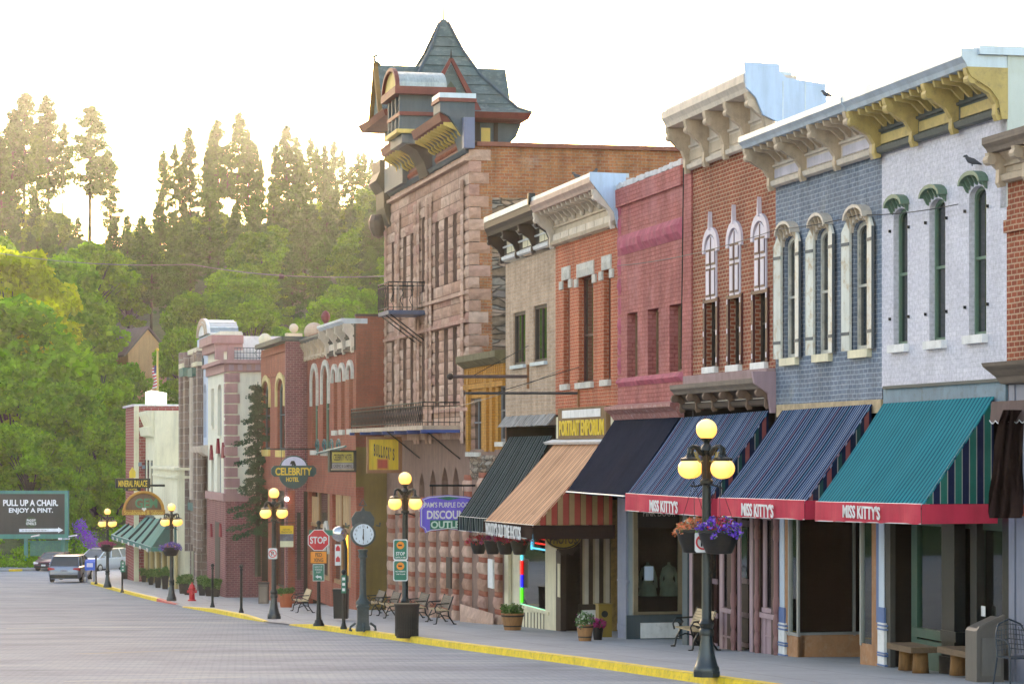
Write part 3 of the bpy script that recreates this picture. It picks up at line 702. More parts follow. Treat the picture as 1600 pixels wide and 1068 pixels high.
for h, (a, b, yt, yb) in zip(hs, ((1396, 1418, 325, 538), (1452, 1477, 310, 532), (1514, 1541, 290, 523))):
    f = win(r, h, 0, .15, GREENF, GLASS, .06, .52, WHITE)
    c = (h[0][0] + h[1][0]) / 2; zs = max(p[1] for p in h) + .05; g = G(); hw = (h[1][0] - h[0][0]) / 2
    arch_band(g, c, hw + .03, zs - .02, .14, .07, 0, .17, 8)
    g2 = G()
    for k in range(7):
        t = math.pi * (k + .5) / 7; x = c + (hw + .04) * math.cos(t); z = zs + .13 * math.sin(t); g2.prism([(0, z - .17), (.04, z - .15), (.12, z), (0, z)], 0, x - .018, x + .018)
    hd = mk('hood', g, GREENF, f); mks('hood_bracket', g2, GREENF, hd)
    g = G()
    for zz in (.2, .85):
        z = h[0][1] + (max(p[1] for p in h) - h[0][1]) * zz
        for x in (h[0][0] - .1, h[1][0] + .12): g.box(x - .006, x + .006, 0, .05, z - .04, z + .015); g.box(x - .04, x + .006, .04, .05, z - .04, z - .03)
    mk('shutter_hook', g, BLACK, f)
# sheet metal frieze over the teal awning
mk('shop_fascia', fb(G(), 1380, 1571, 600, 634, .02, .12), paint('peeling_blue_fascia', (.13, .22, .29), .6, .2, 1.5, .3, dirt=.7, dirtc=(.07, .08, .08)), r)
mk('string_course', fb(G(), 1379, 1572, 597, 602, .06, .1), GREYW, r)
g = G(); fb(g, 1471, 1491, 700, None, .0, .2); fb(g, 1516, 1526, 700, None, -.15, .14); fb(g, 1566, 1576, 700, None, .0, .14); fb(g, 1391, 1405, 700, None, -.75, .06)
mks('iron_column', g, BLACK, r)
g = G(); fb(g, 1469, 1493, 985, 1001, .03, .26); fb(g, 1467, 1495, 1026, None, .05, .3); mks('column_base', g, BLACK, r)
g = G(); fb(g, 1380, 1391, 700, None, -.02, .1); fb(g, 1407, 1413, 700, None, -.45, .08); mks('door_frame', g, paint('grey_brown_frame', (.06, .055, .05), .6), r)
g = G(); fb(g, 1424, 1433, 800, 1000, -.25, .08); fb(g, 1424, 1475, 983, 997, -.2, .12); fb(g, 1424, 1475, 1000, None, -.24, .06); fb(g, 1496, 1516, 998, None, -.28, .06); fb(g, 1526, 1534, 800, None, -.28, .06); fb(g, 1424, 1570, 800, 824, -.26, .06)
mks('green_shopfront', g, DKGRN, r)
pn = mk('shop_window', fb(G(), 1433, 1570, 820, 990, -.3, .012), SHOP, r)
g = G()
for a, b, c, d in ((1540, 1566, 900, 960), (1500, 1514, 922, 962)): fb(g, a, b, c, d, -.9, .02)
mks('poster', g, paint('brown_posters', (.42, .25, .17), .8, .5, 6), pn)
g = G(); fb(g, 1450, 1468, 840, 980, -1.0, .25); fb(g, 1500, 1512, 845, 900, -1.2, .2); mks('display_stand', g, paint('mixed_display', (.35, .28, .34), .8, .8, 7), r)
g = G()
for a, b, c, d, nn in ((1440, 1448, 870, 980, -.8), (1452, 1462, 905, 980, -.7), (1534, 1545, 880, 985, -.7), (1548, 1560, 860, 985, -.9), (1500, 1513, 905, 990, -1.0)): fb(g, a, b, c, d, nn, .2)
mks('clothes_rack', g, paint('mixed_clothes', (.30, .20, .17), .9, .8, 5), r)
mk('added_bulb', G().ball((S(1508, -1), -1.2, zat(1508, 838, -1)), .05), glow('added_warm_glow', (1, .7, .3), 3), r)  # added bulb that warms the dark shop interior
mk('notice', fb(G(), 1533, 1539, 946, 962, -.2, .01), WHITE, r)

# --- slate blue brick building
hp = ((1226, 1247, 368, 559), (1277, 1299, 356, 553), (1334, 1360, 344, 546))
hs = [W_(a, b, c, d, 0, 'a', .2) for a, b, c, d in hp]
r, s0, s1 = house('slate_blue_building', 'slate blue brick building with three shuttered hooded windows and a tan bracketed cornice', 'building', 1212, 1378, 0, b_grey, zat(1295, 632), zat(1300, 262), hs, 12, .12)
zt = (zat(1213, 288) + zat(1376, 242)) / 2
cornice(r, s0, s1, zt, zt + .98, .8, 0, TIN, TAN2, TAN, 4, 15, .24, .14, panel=paint('lavender_panel', (.5, .46, .54), .6))
SHUT = paint('weathered_white_shutter', (.66, .64, .58), .6, .1, 1.5, .2, dirt=.85, dirtc=(.42, .24, .08))
for h, (a, b, yt, yb) in zip(hs, hp):
    f = win(r, h, 0, .12, paint('weathered_frame', (.52, .48, .42), .8, .3, 3, .4, dirt=.6), GLASS, .085, .5, CREAM, sillh=.15)
    c = (h[0][0] + h[1][0]) / 2; hw = (h[1][0] - h[0][0]) / 2; z1 = max(p[1] for p in h); z0 = h[0][1]
    g = G(); arch_band(g, c, hw + .0, z1 - .16, .2, .11, 0, .06, 8, drop=.04); arch_band(g, c, hw + .04, z1 + .03, .2, .06, 0, .2, 8)
    g2 = G()
    for k in range(7):
        t = math.pi * (k + .5) / 7; x = c + (hw + .06) * math.cos(t); z = z1 + .03 + .2 * math.sin(t); g2.prism([(0, z - .24), (.06, z - .24), (.16, z), (0, z)], 0, x - .02, x + .02)
    hd = mk('hood', g, TAN2, f); mks('hood_bracket', g2, TAN, hd)
    ht = z1 - z0
    # far shutter lies back on the wall, near one stands half open
    for sg, ang in ((1, 5), (-1, 4)):
        w = .36 if sg > 0 else .30; hx = h[1][0] + .03 if sg > 0 else h[0][0] - .03
        M = Matrix.Translation((hx, .03, z0)) @ Matrix.Rotation(R(ang) * sg, 4, 'Z') @ Matrix.Diagonal((sg, 1, 1, 1))
        g = G().prism([(0, 0), (w, 0), (w, ht * .93), (w * .5, ht * 1.0), (0, ht * 1.02)], 1, 0, .05)
        g.xf(M)
        if sg < 0: g.f = [q[::-1] for q in g.f]
        st = mk('shutter', g, SHUT, f)
        g = G()
        for zz in (.12, .82): g.box(0, w, .05, .062, ht * zz, ht * zz + .06)
        g.box(w - .0, w + .012, 0, .055, 0, ht * .93)
        g.xf(M); mk('shutter_strap', g, paint('iron_strap', (.10, .11, .12), .6), f)
mk('sandstone_band', fb(G(), 1213, 1376, 628, 648, .03, .1), paint('tan_sandstone', (.50, .36, .22), .9, .3, 5, .9, dirt=.5, dirtc=(.2, .14, .1)), r)
sA = S(1246, -.02); g = G(); fb(g, 1226, 1246, 992, None, -.02, .15); rb(g, sA, 1248, 1345, 991, None); fb(g, 1344, 1372, 1006, None, -.02, .15)
fb(g, 1226, 1232, 780, 995, -.02, .12); fb(g, 1362, 1371, 780, 1010, -.02, .12); mks('stucco_bulkhead', g, STUC, r)
g = G(); rb(g, sA - .02, 1247, 1250, 780, 992, .1); rb(g, sA - .02, 1334, 1337, 780, 992, .1); rb(g, sA - .02, 1247, 1345, 987, 991, .1); fb(g, 1231, 1233, 780, 992, 0, .05); fb(g, 1343, 1345, 780, 1007, 0, .05); fb(g, 1228, 1247, 988, 992, .0, .05)
mks('aluminium_frame', g, paint('aluminium', (.42, .42, .42), .4, .05, 2, 0, .6), r)
g = G(); rb(g, sA + .02, 1249, 1345, 780, 991, .01); mk('shop_window', g, SHOP, r)
g = G(); fb(g, 1232, 1247, 780, 990, -.04, .01); fb(g, 1344, 1363, 780, 1007, -.04, .01); mks('narrow_window', g, SHOP, r)
g = G(); rb(g, sA + .9, 1240, 1340, 770, None, .05); mk('dark_curtain', g, paint('maroon_drape', (.085, .022, .014), .9, .1, .8), r)
def painted_post(par, pa, pb, ybot, n=.0):
    g = G(); fb(g, pa, pb, 790, 948, n, .1); o = mk('blue_white_post', g, paint('pale_blue_paint', (.55, .62, .72), .5, .05, 2, 0), par)
    g = G(); fb(g, pa - 1.5, pb, 948, 972, n + .02, .1); fb(g, pa - 4, pa, 790, 972, n, .08); mk('blue_section', g, BLUEP, o)
    g = G(); fb(g, pa - 2, pb + .5, 972, ybot, n + .03, .14); mk('post_base', g, WHITE, o)
    g = G()
    for y in (975, 981, ybot - 22, ybot - 18, ybot - 3): fb(g, pa - 3, pb + 1, y, y + 2.4, n + .05, .16)
    mk('post_ring', g, BLUEP, o)
painted_post(r, 1373, 1381, 1040); painted_post(r, 1218, 1225, 1024)

# --- red brick building with the pointed shutters
hp = ((1104, 1121, 366, 573), (1141, 1158, 356, 570), (1180, 1199, 345, 566))
hs = [W_(a, b, c, d, 0, 'p', .3) for a, b, c, d in hp]
r, s0, s1 = house('red_brick_building', 'red brick building with three pointed lilac shutters under a tall tan cornice', 'building', 1080, 1212, 0, b_red, zat(1140, 604), zat(1150, 238), hs, 4, .18)
zt = (zat(1082, 258) + zat(1211, 222)) / 2
cornice(r, s0, s1, zt, zt + 1.28, .7, 0, TAN2, TAN2, TAN, 5, 0, .36, .17, panel=TAN)
mk('parapet', G().box(s0 - .02, s1, -.35, .6, zt + 1.282, zt + 1.36), TIN, r)
mk('tin_return', G().prism([(.66, zt + 1.0), (.7, zt + 1.52), (-.05, zt + 1.5), (-.07, zt + 1.32), (-.2, zt + 1.22), (-1.05, zt + 1.12), (-1.12, zt - .8), (-.05, zt - .8), (-.05, zt + .3), (.3, zt + .45), (.45, zt + .8)], 0, s0 - .1, s0 - .02), TINB, r)
ztR = zt
g = G()
for n_ in (-.12, -.6): g.box(s0 - .112, s0 - .1, n_ - .012, n_ + .012, zt - .8, zt + 1.15)
mks('sheet_seam', g, TIN, r)
for h, (a, b, yt, yb) in zip(hs, hp):
    c = (h[0][0] + h[1][0]) / 2; hw = (h[1][0] - h[0][0]) / 2; z1 = max(p[1] for p in h); z0 = h[0][1]; zm = z0 + (z1 - z0) * .51
    f = win(r, h, 0, .17, BRN, GLASS, .05, .28, WHITE)
    g = G(); arch_band(g, c, hw - .0, z1 - .3, .3, .16, 0, .06, 10, drop=.1); g.prism([(c - .05, z1 + .1), (c + .05, z1 + .1), (c, z1 + .5)], 1, .0, .09)
    mk('crown_moulding', g, LILAC, f)
    up = hole(s0=h[0][0] + .02, s1=h[1][0] - .02, z0=zm, z1=z1 - .02, kind='p', rise=.28)
    mk('shutter', G().prism(up, 1, -.02, .03), LILAC, f)
    g = G(); hwz = (z1 - .3 - zm)
    for sx in (-1, 1):
        for za, zb_ in ((.05, .6), (.66, .97)): g.box(c + sx * .06, c + sx * (hw - .07), .03, .042, zm + hwz * za, zm + hwz * zb_)
    gi = G()
    for sx in (-1, 1):
        for za, zb_ in ((.05, .6), (.66, .97)): gi.box(c + sx * .085, c + sx * (hw - .10), .042, .05, zm + hwz * za + .05, zm + hwz * zb_ - .05)
    mk('panel_field', gi, LILAC, f)
    g.box(c - .012, c + .012, .03, .045, zm, z1 - .06); g.box(h[0][0] - .02, h[1][0] + .02, -.02, .05, zm - .07, zm)
    mk('shutter_panel', g, MAR, f)
    g = G(); g.box(h[1][0] + .005, h[1][0] + .14, 0, .05, z0, zm + .02); g.box(h[0][0] - .14, h[0][0] - .005, 0, .05, z0, zm + .02); mks('side_shutter', g, MAR, f)
    g = G()
    for x in (h[1][0] + .045, h[0][0] - .1): 
        for zz in (.1, .5, .92): g.box(x, x + .055, .05, .06, z0 + (zm - z0) * zz - .06, z0 + (zm - z0) * zz + .05)
    mks('shutter_block', g, LILAC, f)
g = G(); fb(g, 1068, 1080, 225, 640, .04, .3); mk('pink_pilaster', g, b_pink, r)
zc = zat(1140, 612)
SHB = paint('shop_bracket_brown', (.17, .10, .07), .7); co = cornice(r, s0 + .1, s1 + .3, zc - .30, zc + .22, .42, 0, WOODG, BRN, SHB, 6, 0, .22, .06, panel=TAN2, name='shop_cornice')
g = G(); g.box(s0 + .0, s1, .001, .2, zc + .22, zc + .42); mk('stone_ledge', g, paint('mauve_stone', (.34, .22, .22), .9, .2, 3, .5), r)
g = G(); g.prism([(0, zc - .5), (.1, zc - .5), (.16, zc - .1), (.45, zc + .1), (.5, zc + .35), (0, zc + .35)], 0, s0 - .02, s0 + .1); mk('end_block', g, PINKP, r)
g = G()
for a, b in ((1077, 1082), (1124, 1129), (1152, 1156), (1171, 1176), (1192, 1196)): fb(g, a, b, 790, None, -.02, .04)
fb(g, 1128, 1141, 955, None, -.06, .06); fb(g, 1189, 1212, 966, None, -.04, .08); fb(g, 1186, 1212, 958, 966, .04, .16); mks('pink_woodwork', g, PINKP, r)
g = G()
for a, b, nn in ((1106, 1120, -.5), (1156, 1169, -.5), (1136, 1150, -.03), (1177, 1188, -.03)): fb(g, a, b, 790, None, nn, .08)
fb(g, 1205, 1216, 790, None, .02, .12); mks('maroon_panel', g, paint('maroon_wood', (.045, .012, .011), .55, .15, 2, .1), r)
def turned(g, px, y0, y1, rad, n=.05):
    s = S(px, n); za, zb = Z(y1, s, n), Z(y0, s, n); H = zb - za; prof = []
    for i in range(41):
        t = i / 40; rr = rad * (.62 + .38 * abs(math.sin(t * 21)) ** .6 if .05 < t < .42 or t > .8 else .72)
        prof.append((rr, za + H * t))
    g.lathe(prof, (s, n, 0), 10)
g = G(); turned(g, 1146, 800, 1015, .07); turned(g, 1183, 800, 1020, .07); turned(g, 1213, 800, 1028, .075); mks('turned_column', g, paint('rose_brown_paint', (.26, .12, .12), .5), r)
g = G()
for y0, y1 in ((812, 822), (903, 911), (956, 964), (1003, 1010)): fb(g, 1106, 1120, y0, y1, -.46, .03); fb(g, 1157, 1168, y0, y1, -.46, .03)
for a, b in ((1124, 1145), (1190, 1212)): fb(g, a, b, 806, 812, .0, .06); fb(g, a, b, 950, 957, .02, .1); fb(g, a, b, 992, 995, -.01, .03)
mks('door_rail', g, PINKP, r)
g = G(); fb(g, 1108, 1118, 824, 902, -.49, .01); fb(g, 1158, 1167, 824, 902, -.49, .01); mks('door_glass', g, GLASS, r)
mks('shop_window', fb(fb(G(), 1128, 1141, 800, 956, -.08, .01), 1196, 1212, 800, 960, -.08, .01), SHOP, r)
g = G(); s = S(1206, -.8); g.ball((s, -.8, zat(1206, 935, -.8)), .22, 12, 8, 1.4); mk('mannequin_shirt', g, paint('pale_blue_cloth', (.42, .48, .7), .9), r)

# --- pink building
hp = ((980, 996, 488, 589), (1012, 1029, 482, 585), (1046, 1065, 475, 580))
hs = [W_(a, b, c, d, 0) for a, b, c, d in hp]
r, s0, s1 = house('pink_building', 'pink painted brick building with a rough stone band and three plain square windows', 'building', 965, 1068, 0, b_pink, zat(1020, 640), zat(1015, 275), hs, 12, .26)
for h in hs: win(r, h, 0, .26, paint('tan_sash', (.24, .14, .08), .7), GLASS, .07, .5)
PROCK = paint('pink_rock_face', (.42, .085, .13), .8, .3, 4, 1.2)
def rough(g, s0, s1, z0, z1, n, out, rs, ks=None, kz=None):
    g.ch.append((len(g.v), len(g.f)))
    ks = ks or max(2, int((s1 - s0) / .2)); kz = kz or max(2, int((z1 - z0) / .16)); b = len(g.v)
    for j in range(kz + 1):
        for i in range(ks + 1):
            e = i in (0, ks) or j in (0, kz); g.v.append((s0 + (s1 - s0) * i / ks, n + (0.004 if e else out * rs.uniform(.35, 1.0)), z0 + (z1 - z0) * j / kz))
    for j in range(kz):
        for i in range(ks): a = b + j * (ks + 1) + i; g.f.append((a, a + ks + 1, a + ks + 2, a + 1))
rs = np.random.RandomState(3); g = G(); zl = (zat(965, 400) + zat(1075, 368)) / 2
rough(g, s0, s1, zl - .02, zl + .48, 0, .13, rs); zl2 = (zat(968, 605) + zat(1068, 592)) / 2; rough(g, s0, s1, zl2 - .02, zl2 + .2, 0, .12, rs)
for k in range(9): rough(g, s1 - .35, s1 - .02, zl2 + .3 + k * .5, zl2 + .72 + k * .5, 0, .08, rs)
mks('rock_face_band', g, PROCK, r)
g = G(); ztp = zat(1015, 275); n_ = 24
for i in range(n_): a = s0 + (s1 - s0) * i / n_; b = s0 + (s1 - s0) * (i + 1) / n_; g.box(a, b, -.3, .04 + rs.uniform(0, .03), ztp - .02 - rs.uniform(0, .03), ztp + .05 + rs.uniform(0, .06))
mk('snowy_flashing', g, paint('whitewashed_cap', (.62, .60, .62), .8, .15, 4, .5), r)
g = G().prism([(0, ztp - .5), (.07, ztp - .5), (.08, ztp - .06), (0, ztp - .02)], 0, s0, s1); mk('parapet_band', g, b_pink, r)
zl3 = zat(1010, 638); mk('shop_cornice', G().prism([(0, zl3 - .25), (.1, zl3 - .25), (.18, zl3 - .12), (.34, zl3), (.34, zl3 + .08), (0, zl3 + .14)], 0, s0 - .05, s1 + .05), paint('rosewood_cornice', (.34, .13, .12), .7, .2, 3, .3, dirt=.6, dirtc=(.6, .45, .48)), r)
g = G(); fb(g, 965, 978, 760, None, .03, .14); mks('iron_column', g, GREYP, r)
g = G(); fb(g, 964, 979, 975, 985, .06, .2); fb(g, 964, 979, 905, 908, .05, .18); mks('column_collar', g, GREYP, r)
sA = S(991, -.02); sB = S(1079, 0)
g = G(); fb(g, 979, 991, 790, 965, -.03, .06); mk('grey_green_panel', g, paint('grey_green_paint', (.14, .17, .18), .5), r)
g = G(); rb(g, sA, 990, 997, 790, 960, .1); rb(g, sA, 1060, 1068, 790, 958, .1); rb(g, sA, 990, 1068, 955, 959, .1); mks('bronze_frame', g, paint('bronze_frame', (.22, .17, .11), .5), r)
g = G(); rb(g, sA + .01, 979, 1068, 960, None, .08); fb(g, 979, 991, 962, None, -.03, .08); fb(g, 1066, 1074, 800, None, .0, .1); mks('teal_bulkhead', g, paint('dark_teal_paint', (.05, .075, .09), .5), r)
g = G(); rb(g, sA - .02, 1001, 1061, 972, 996, .02); fb(g, 981, 988.5, 970, 1003, -.01, .02); mks('white_panel', g, WHITE, r)
sg = mk('shop_sign', rb(G(), sA - .05, 997, 1061, 796, 824, .06), paint('near_black_board', (.02, .015, .015), .5), r)
nm = (NO(997, sA) + NO(1061, sA)) / 2; zz = zat(1029, 806)
mk('lettering', text_g('PINK DOOR', (sA - .055, nm, Z(801, sA, nm)), (0, -1, 0), (0, 0, 1), .82, .16), paint('pale_lettering', (.55, .5, .5), .6), sg)
mk('shop_window', rb(G(), sA + .03, 997, 1061, 826, 956, .01), SHOP, r)
g = G(); rb(g, sA - .0, 1007, 1021, 884, 906, .006); mk('paper_notice', g, paint('pale_blue_paper', (.5, .6, .75), .7, .05, 1, 0), r)
DRESS = paint('pale_dress_cloth', (.40, .46, .42), .9, .2, 3, .3)
for px in (1012, 1045):
    nn = NO(px, sA + .8); z0 = Z(930, sA + .8, nn); g = G().lathe([(.24, z0), (.2, z0 + .25), (.1, z0 + .42), (.15, z0 + .62), (.13, z0 + .72), (.04, z0 + .78), (.035, z0 + .84)], (sA + .8, nn, 0), 14)
    for q in (-1, 1): g.tube([(sA + .8, nn + q * .12, z0 + .7), (sA + .78, nn + q * .2, z0 + .45), (sA + .76, nn + q * .2, z0 + .2)], [.05, .045, .05], 6)
    mk('dress_form', g, DRESS, r)
g = G(); rb(g, sA + .5, 998, 1061, 932, 956, .8); mk('display_plinth', g, paint('plum_plinth', (.10, .05, .05), .8), r)

# --- orange red brick building
hp = ((880.5, 890, 437, 600), (904, 927, 431, 597), (943, 954, 421, 593))
hs = [W_(a, b, c, d, 0) for a, b, c, d in hp]
r, s0, s1 = house('orange_brick_building', 'narrow orange red brick building with pale stone lintels and a scalloped tan cornice', 'building', 868, 965, 0, b_orange, zat(915, 645), zat(915, 370), hs, 5, .2)
zt = (zat(965, 354) + zat(872, 378)) / 2
co = cornice(r, s0, s1, zt, zt + 1.18, .74, 0, paint('pinkish_tin_crown', (.50, .33, .27), .6, .1, 2, .1), TAN, TAN2, 2, 14, .3, .13, panel=None)
mk('tin_cap', G().box(s0, s1, -.3, .72, zt + 1.183, zt + 1.29), TIN, co)
g = G()
for i in range(7): a = s0 + .1 + (s1 - s0 - .2) * i / 7; g.box(a, a + (s1 - s0) / 7 - .1, .07, .12, zt + .08, zt + .26); g.ball((a + .35, .09, zt + .58), .09, 8, 6)
mk('scalloped_relief', g, TAN2, co)
mk('tin_return', G().prism([(.74, zt + 1.1), (.74, zt + 1.3), (-.2, zt + 1.28), (-.2, zt - .1), (.02, zt - .1), (.1, zt + .3)], 0, s0 - .06, s0 - .005), TINB, r)
mk('corner_finial', G().box(s1 - .1, s1 + .02, .6, .8, zt + 1.1, zt + 1.42), BLACK, r)
for h, (a, b, yt, yb) in zip(hs, hp):
    f = win(r, h, 0, .2, MAR, GLASS if b - a < 15 else WARMG, .06, .45, STONE, sillh=.16, mull=False)
    z1 = h[2][1]; g = G(); rough(g, h[0][0] - .12, h[1][0] + .12, z1, z1 + .36, .03, .06, rs); g.box(h[0][0] - .12, h[1][0] + .12, .0, .033, z1 + .001, z1 + .36)
    for x0, x1 in ((h[0][0] - .36, h[0][0]), (h[1][0], h[1][0] + .36)): g.box(x0 + (.0 if x0 < h[0][0] else .01), x1 - .01, 0, .05, z1 - .24, z1 - .02)
    mk('stone_lintel', g, STONE, f)
zs = zat(912, 655); sgn = mk('emporium_board', G().box(s0 + .55, s1 - .95, .0, .16, zs - .52, zs + .32), paint('brown_board', (.20, .11, .05), .8, .3, 3, .4), r)
mk('white_strip', G().box(s0 + 1.1, s1 - 1.5, .16, .18, zs + .05, zs + .26), WHITE, sgn)
mk('lettering', text_g('PORTRAIT EMPORIUM', ((s0 + s1) / 2 - .2, .17, zs - .22), (-1, 0, 0), (0, 0, 1), s1 - s0 - 1.9, .42, .02, .02), paint('gold_letter_paint', (.75, .50, .02), .5, .05, 1, 0), sgn)
mks('window_panel', G().box(s1 - .85, s1 - .3, .0, .05, zs - .5, zs + .1).box(s0 + .1, s0 + .5, 0, .05, zs - .5, zs + .15), CREAM, r)
mk('ledge', G().prism([(0, zs - .66), (.3, zs - .66), (.36, zs - .6), (.1, zs - .52), (0, zs - .52)], 0, s0, s1), WHITE, r)
# entry under the striped canopy side
sF = S(868, -.02)
g = G(); fb(g, 866, 869, 780, None, .0, .12); fb(g, 855, 866, 780, None, -.02, .1); mks('cream_post', g, CREAM, r)
g = G(); fb(g, 868.5, 876, 860, None, .04, .16); mk('brown_post', g, BRN, r); 
g = G(); fb(g, 871, 874.5, 880, 932, .06, .04); mk('post_inlay', g, CREAM, r)
sR = S(876, -.1) + .1
g = G(); rb(g, sR, 876, 912, 780, None, .06); mks('entry_wall', g, paint('cream_siding', (.45, .33, .19), .7, .08, 1, .2, st=(1, 1, 18)), r)
STRIPE = stripes('brown_white_boards', .30, [(0, (.07, .045, .035)), (.42, (.58, .52, .46)), (.8, (.5, .42, .3))])
g = G(); rb(g, sR - .6, 907, 957, 780, 945, .06); mk('striped_wall', g, STRIPE, r)
g = G(); rb(g, sR - .62, 905, 960, 943, 952, .08); rb(g, sR - .62, 905, 909, 943, None, .08); rb(g, sR - .62, 935, 939, 950, None, .08); mks('brown_rail', g, BRN, r)
g = G(); rb(g, sR - .6, 909, 957, 950, None, .04); mk('white_wainscot', g, WHITE, r)
g = G(); rb(g, sR - .8, 955, 966, 780, None, .06); mk('gilded_panel', g, paint('gilt_panel', (.26, .16, .05), .5, .5, 9, .3), r)

# --- buff brick building
hp = ((802, 821, 487, 570), (833.5, 854.5, 476, 565))
hs = [W_(a, b, c, d, 0) for a, b, c, d in hp]
r, s0, s1 = house('buff_brick_building', 'buff brick building with two dark framed windows reflecting trees', 'building', 790, 868, 0, b_buff, zat(830, 665), zat(830, 400), hs, 14, .1)
for h in hs: win(r, h, 0, .1, BRN, GLASS, .09, 0, TIN, mull=True, sillh=.1)
zt = (zat(790, 405) + zat(868, 382)) / 2
co = cornice(r, s0, s1, zt, zt + 1.12, .66, 0, BRN, WHITE, BRN, 4, 0, .42, .12)
mk('tin_cap', G().box(s0, s1, -.3, .68, zt + 1.123, zt + 1.28), TIN, co)
g = G()
for i in range(3):
    a = s0 + (s1 - s0) * (i + .16) / 3; w = (s1 - s0) / 3
    for q in (0, .3): g.box(a + w * q, a + w * (q + .27), .07, .09, zt + .16, zt + .58)
mk('vent_panel', g, CREAM, co)
mk('wooden_frieze', G().box(s0, s1, .071, .085, zt + .13, zt + .69), BRN, co)
rs2 = np.random.RandomState(9); g = G(); zr = zat(830, 660)
for i in range(26):
    s = s0 + (s1 - s0) * i / 26; x = rs2.uniform(-.08, .08); g.cube8([(s + q * .2 + x * h_, n_, z_ + rs2.uniform(-.02, .02)) for h_, z_ in ((0, zr - .1), (1, zr + .22)) for q, n_ in ((0, .28 - h_ * .25), (1, .28 - h_ * .25), (1, .24 - h_ * .25), (0, .24 - h_ * .25))])
mk('shingle_skirt', g, paint('grey_shingles', (.26, .25, .25), .9, .35, 4, .5), r)
g = G(); fb(g, 788, 794, 820, None, .02, .1); fb(g, 802, 812, 820, None, .0, .1); fb(g, 852, 866, 820, None, .0, .1); fb(g, 794, 802, 820, None, -.1, .05); fb(g, 812, 856, 954, None, -.02, .08); fb(g, 812, 856, 949, 954, .04, .12); mks('cream_woodwork', g, CREAM, r)
g = G()
for px in range(814, 856, 5): fb(g, px, px + .8, 956, 982, -.01, .02)
mk('beadboard_groove', g, BRN, r)
mk('shop_window', fb(G(), 812, 853, 822, 950, -.06, .01), SHOP, r)
g = G()
for a, b, c, d, nn in ((816, 828, 926, 946, -.3), (842, 852, 922, 945, -.35), (832, 842, 890, 925, -.6), (846, 853, 868, 890, -.7)): fb(g, a, b, c, d, nn, .1)
mks('souvenir_display', g, paint('mixed_souvenirs', (.35, .2, .22), .7, .9, 9, .5), r)
for nm_, cc, a, b, c, d in (('neon_cyan', (.2, .85, 1), 813, 815.5, 850, 875), ('neon_red', (1, .06, .05), 813, 815.5, 875, 897), ('neon_blue', (.1, .1, 1), 813, 815.5, 897, 917), ('neon_green', (.1, 1, .1), 813, 815.5, 917, 940), ('neon_frame', (.2, .75, 1), 829, 857, 856, 858.5), ('neon_frame_side', (.2, .75, 1), 829, 831, 830, 858), ('neon_sign', (1, .08, .05), 836, 853, 838, 842), ('neon_sign_low', (1, .08, .05), 836, 853, 848, 850), ('neon_sill', (.5, 1, .8), 813, 852, 947, 948.5)):
    mk('neon_tube', fb(G(), a, b, c, d, -.03, .015), glow(nm_, tuple(c*c for c in cc), .22), r)

# --- yellow infill building standing on the stone base
hp = ((732, 752, 622, 706), (778, 790, 600, 690))
hs = [W_(a, b, c, d, 0) for a, b, c, d in hp]
s0, s1 = S(790), S(727); zb = zat(760, 705)
r, s0, s1 = house('yellow_brick_building', 'small ochre yellow brick storey squeezed between the stone tower building and the buff building', 'building', 728, 790, 0, b_yel, zb, zat(760, 552), hs, 10, .15, floor=False)
for h in hs: win(r, h, 0, .15, paint('grey_old_sash', (.22, .2, .2), .8, .3, 4), GLASS, .1, .55, STONE, mull=True)
zt = zat(760, 566); g = G().prism([(0, zt - .1), (.1, zt - .1), (.34, zt + .08), (.34, zt + .28), (-.3, zt + .34), (-.3, zt - .1)], 0, s0, s1); mk('cornice', g, paint('mossy_wood', (.16, .13, .07), .9, .3, 3, .6), r)
g = G(); n_ = 22
for i in range(n_): a = s0 + (s1 - s0) * i / n_; g.box(a, a + .14, .0, .09, zt - .62, zt - .12)
mk('corbel_teeth', g, b_yel, r)
g = G().box(s0, s1, 0, .1, zt - .8, zt - .64); 
for px in (727.5, 756, 765): fb(g, px, px + 3.5, 580, 705, .1, .1)
mks('brick_pier', g, b_yel, r)
# ------------------------------------------------------------ stone tower building
def stone_mat(name, stops, bump=1.0):
    t = NT(name); ge = t.n('NewGeometry'); c = t.ramp(ge.outputs['Random Per Island'], stops)
    c = t.mix(c, t.ramp(t.noise(3.5, 7), [(.3, W3(.78)), (.7, W3(1.15))]), 1.0, 'MULTIPLY')
    c = t.mix(c, t.ramp(t.noise(.45, 4), [(.35, W3(.85)), (.65, W3(1.08))]), 1.0, 'MULTIPLY')
    t.l(c, t.b.inputs['Base Color']); t.b.inputs['Roughness'].default_value = .9; t.b.inputs['Specular IOR Level'].default_value = .2
    t.bump(t.noise(7, 8, rough=.7), bump, .05); return t.m
SAND = stone_mat('pink_sandstone', [(0, (.44, .24, .17)), (.4, (.55, .33, .25)), (.75, (.62, .41, .32)), (1, (.47, .24, .19))])
REDS = stone_mat('red_sandstone', [(0, (.34, .10, .065)), (1, (.42, .14, .09))])
MORT = paint('dark_mortar', (.24, .14, .11), .95, .2, 2, .5)
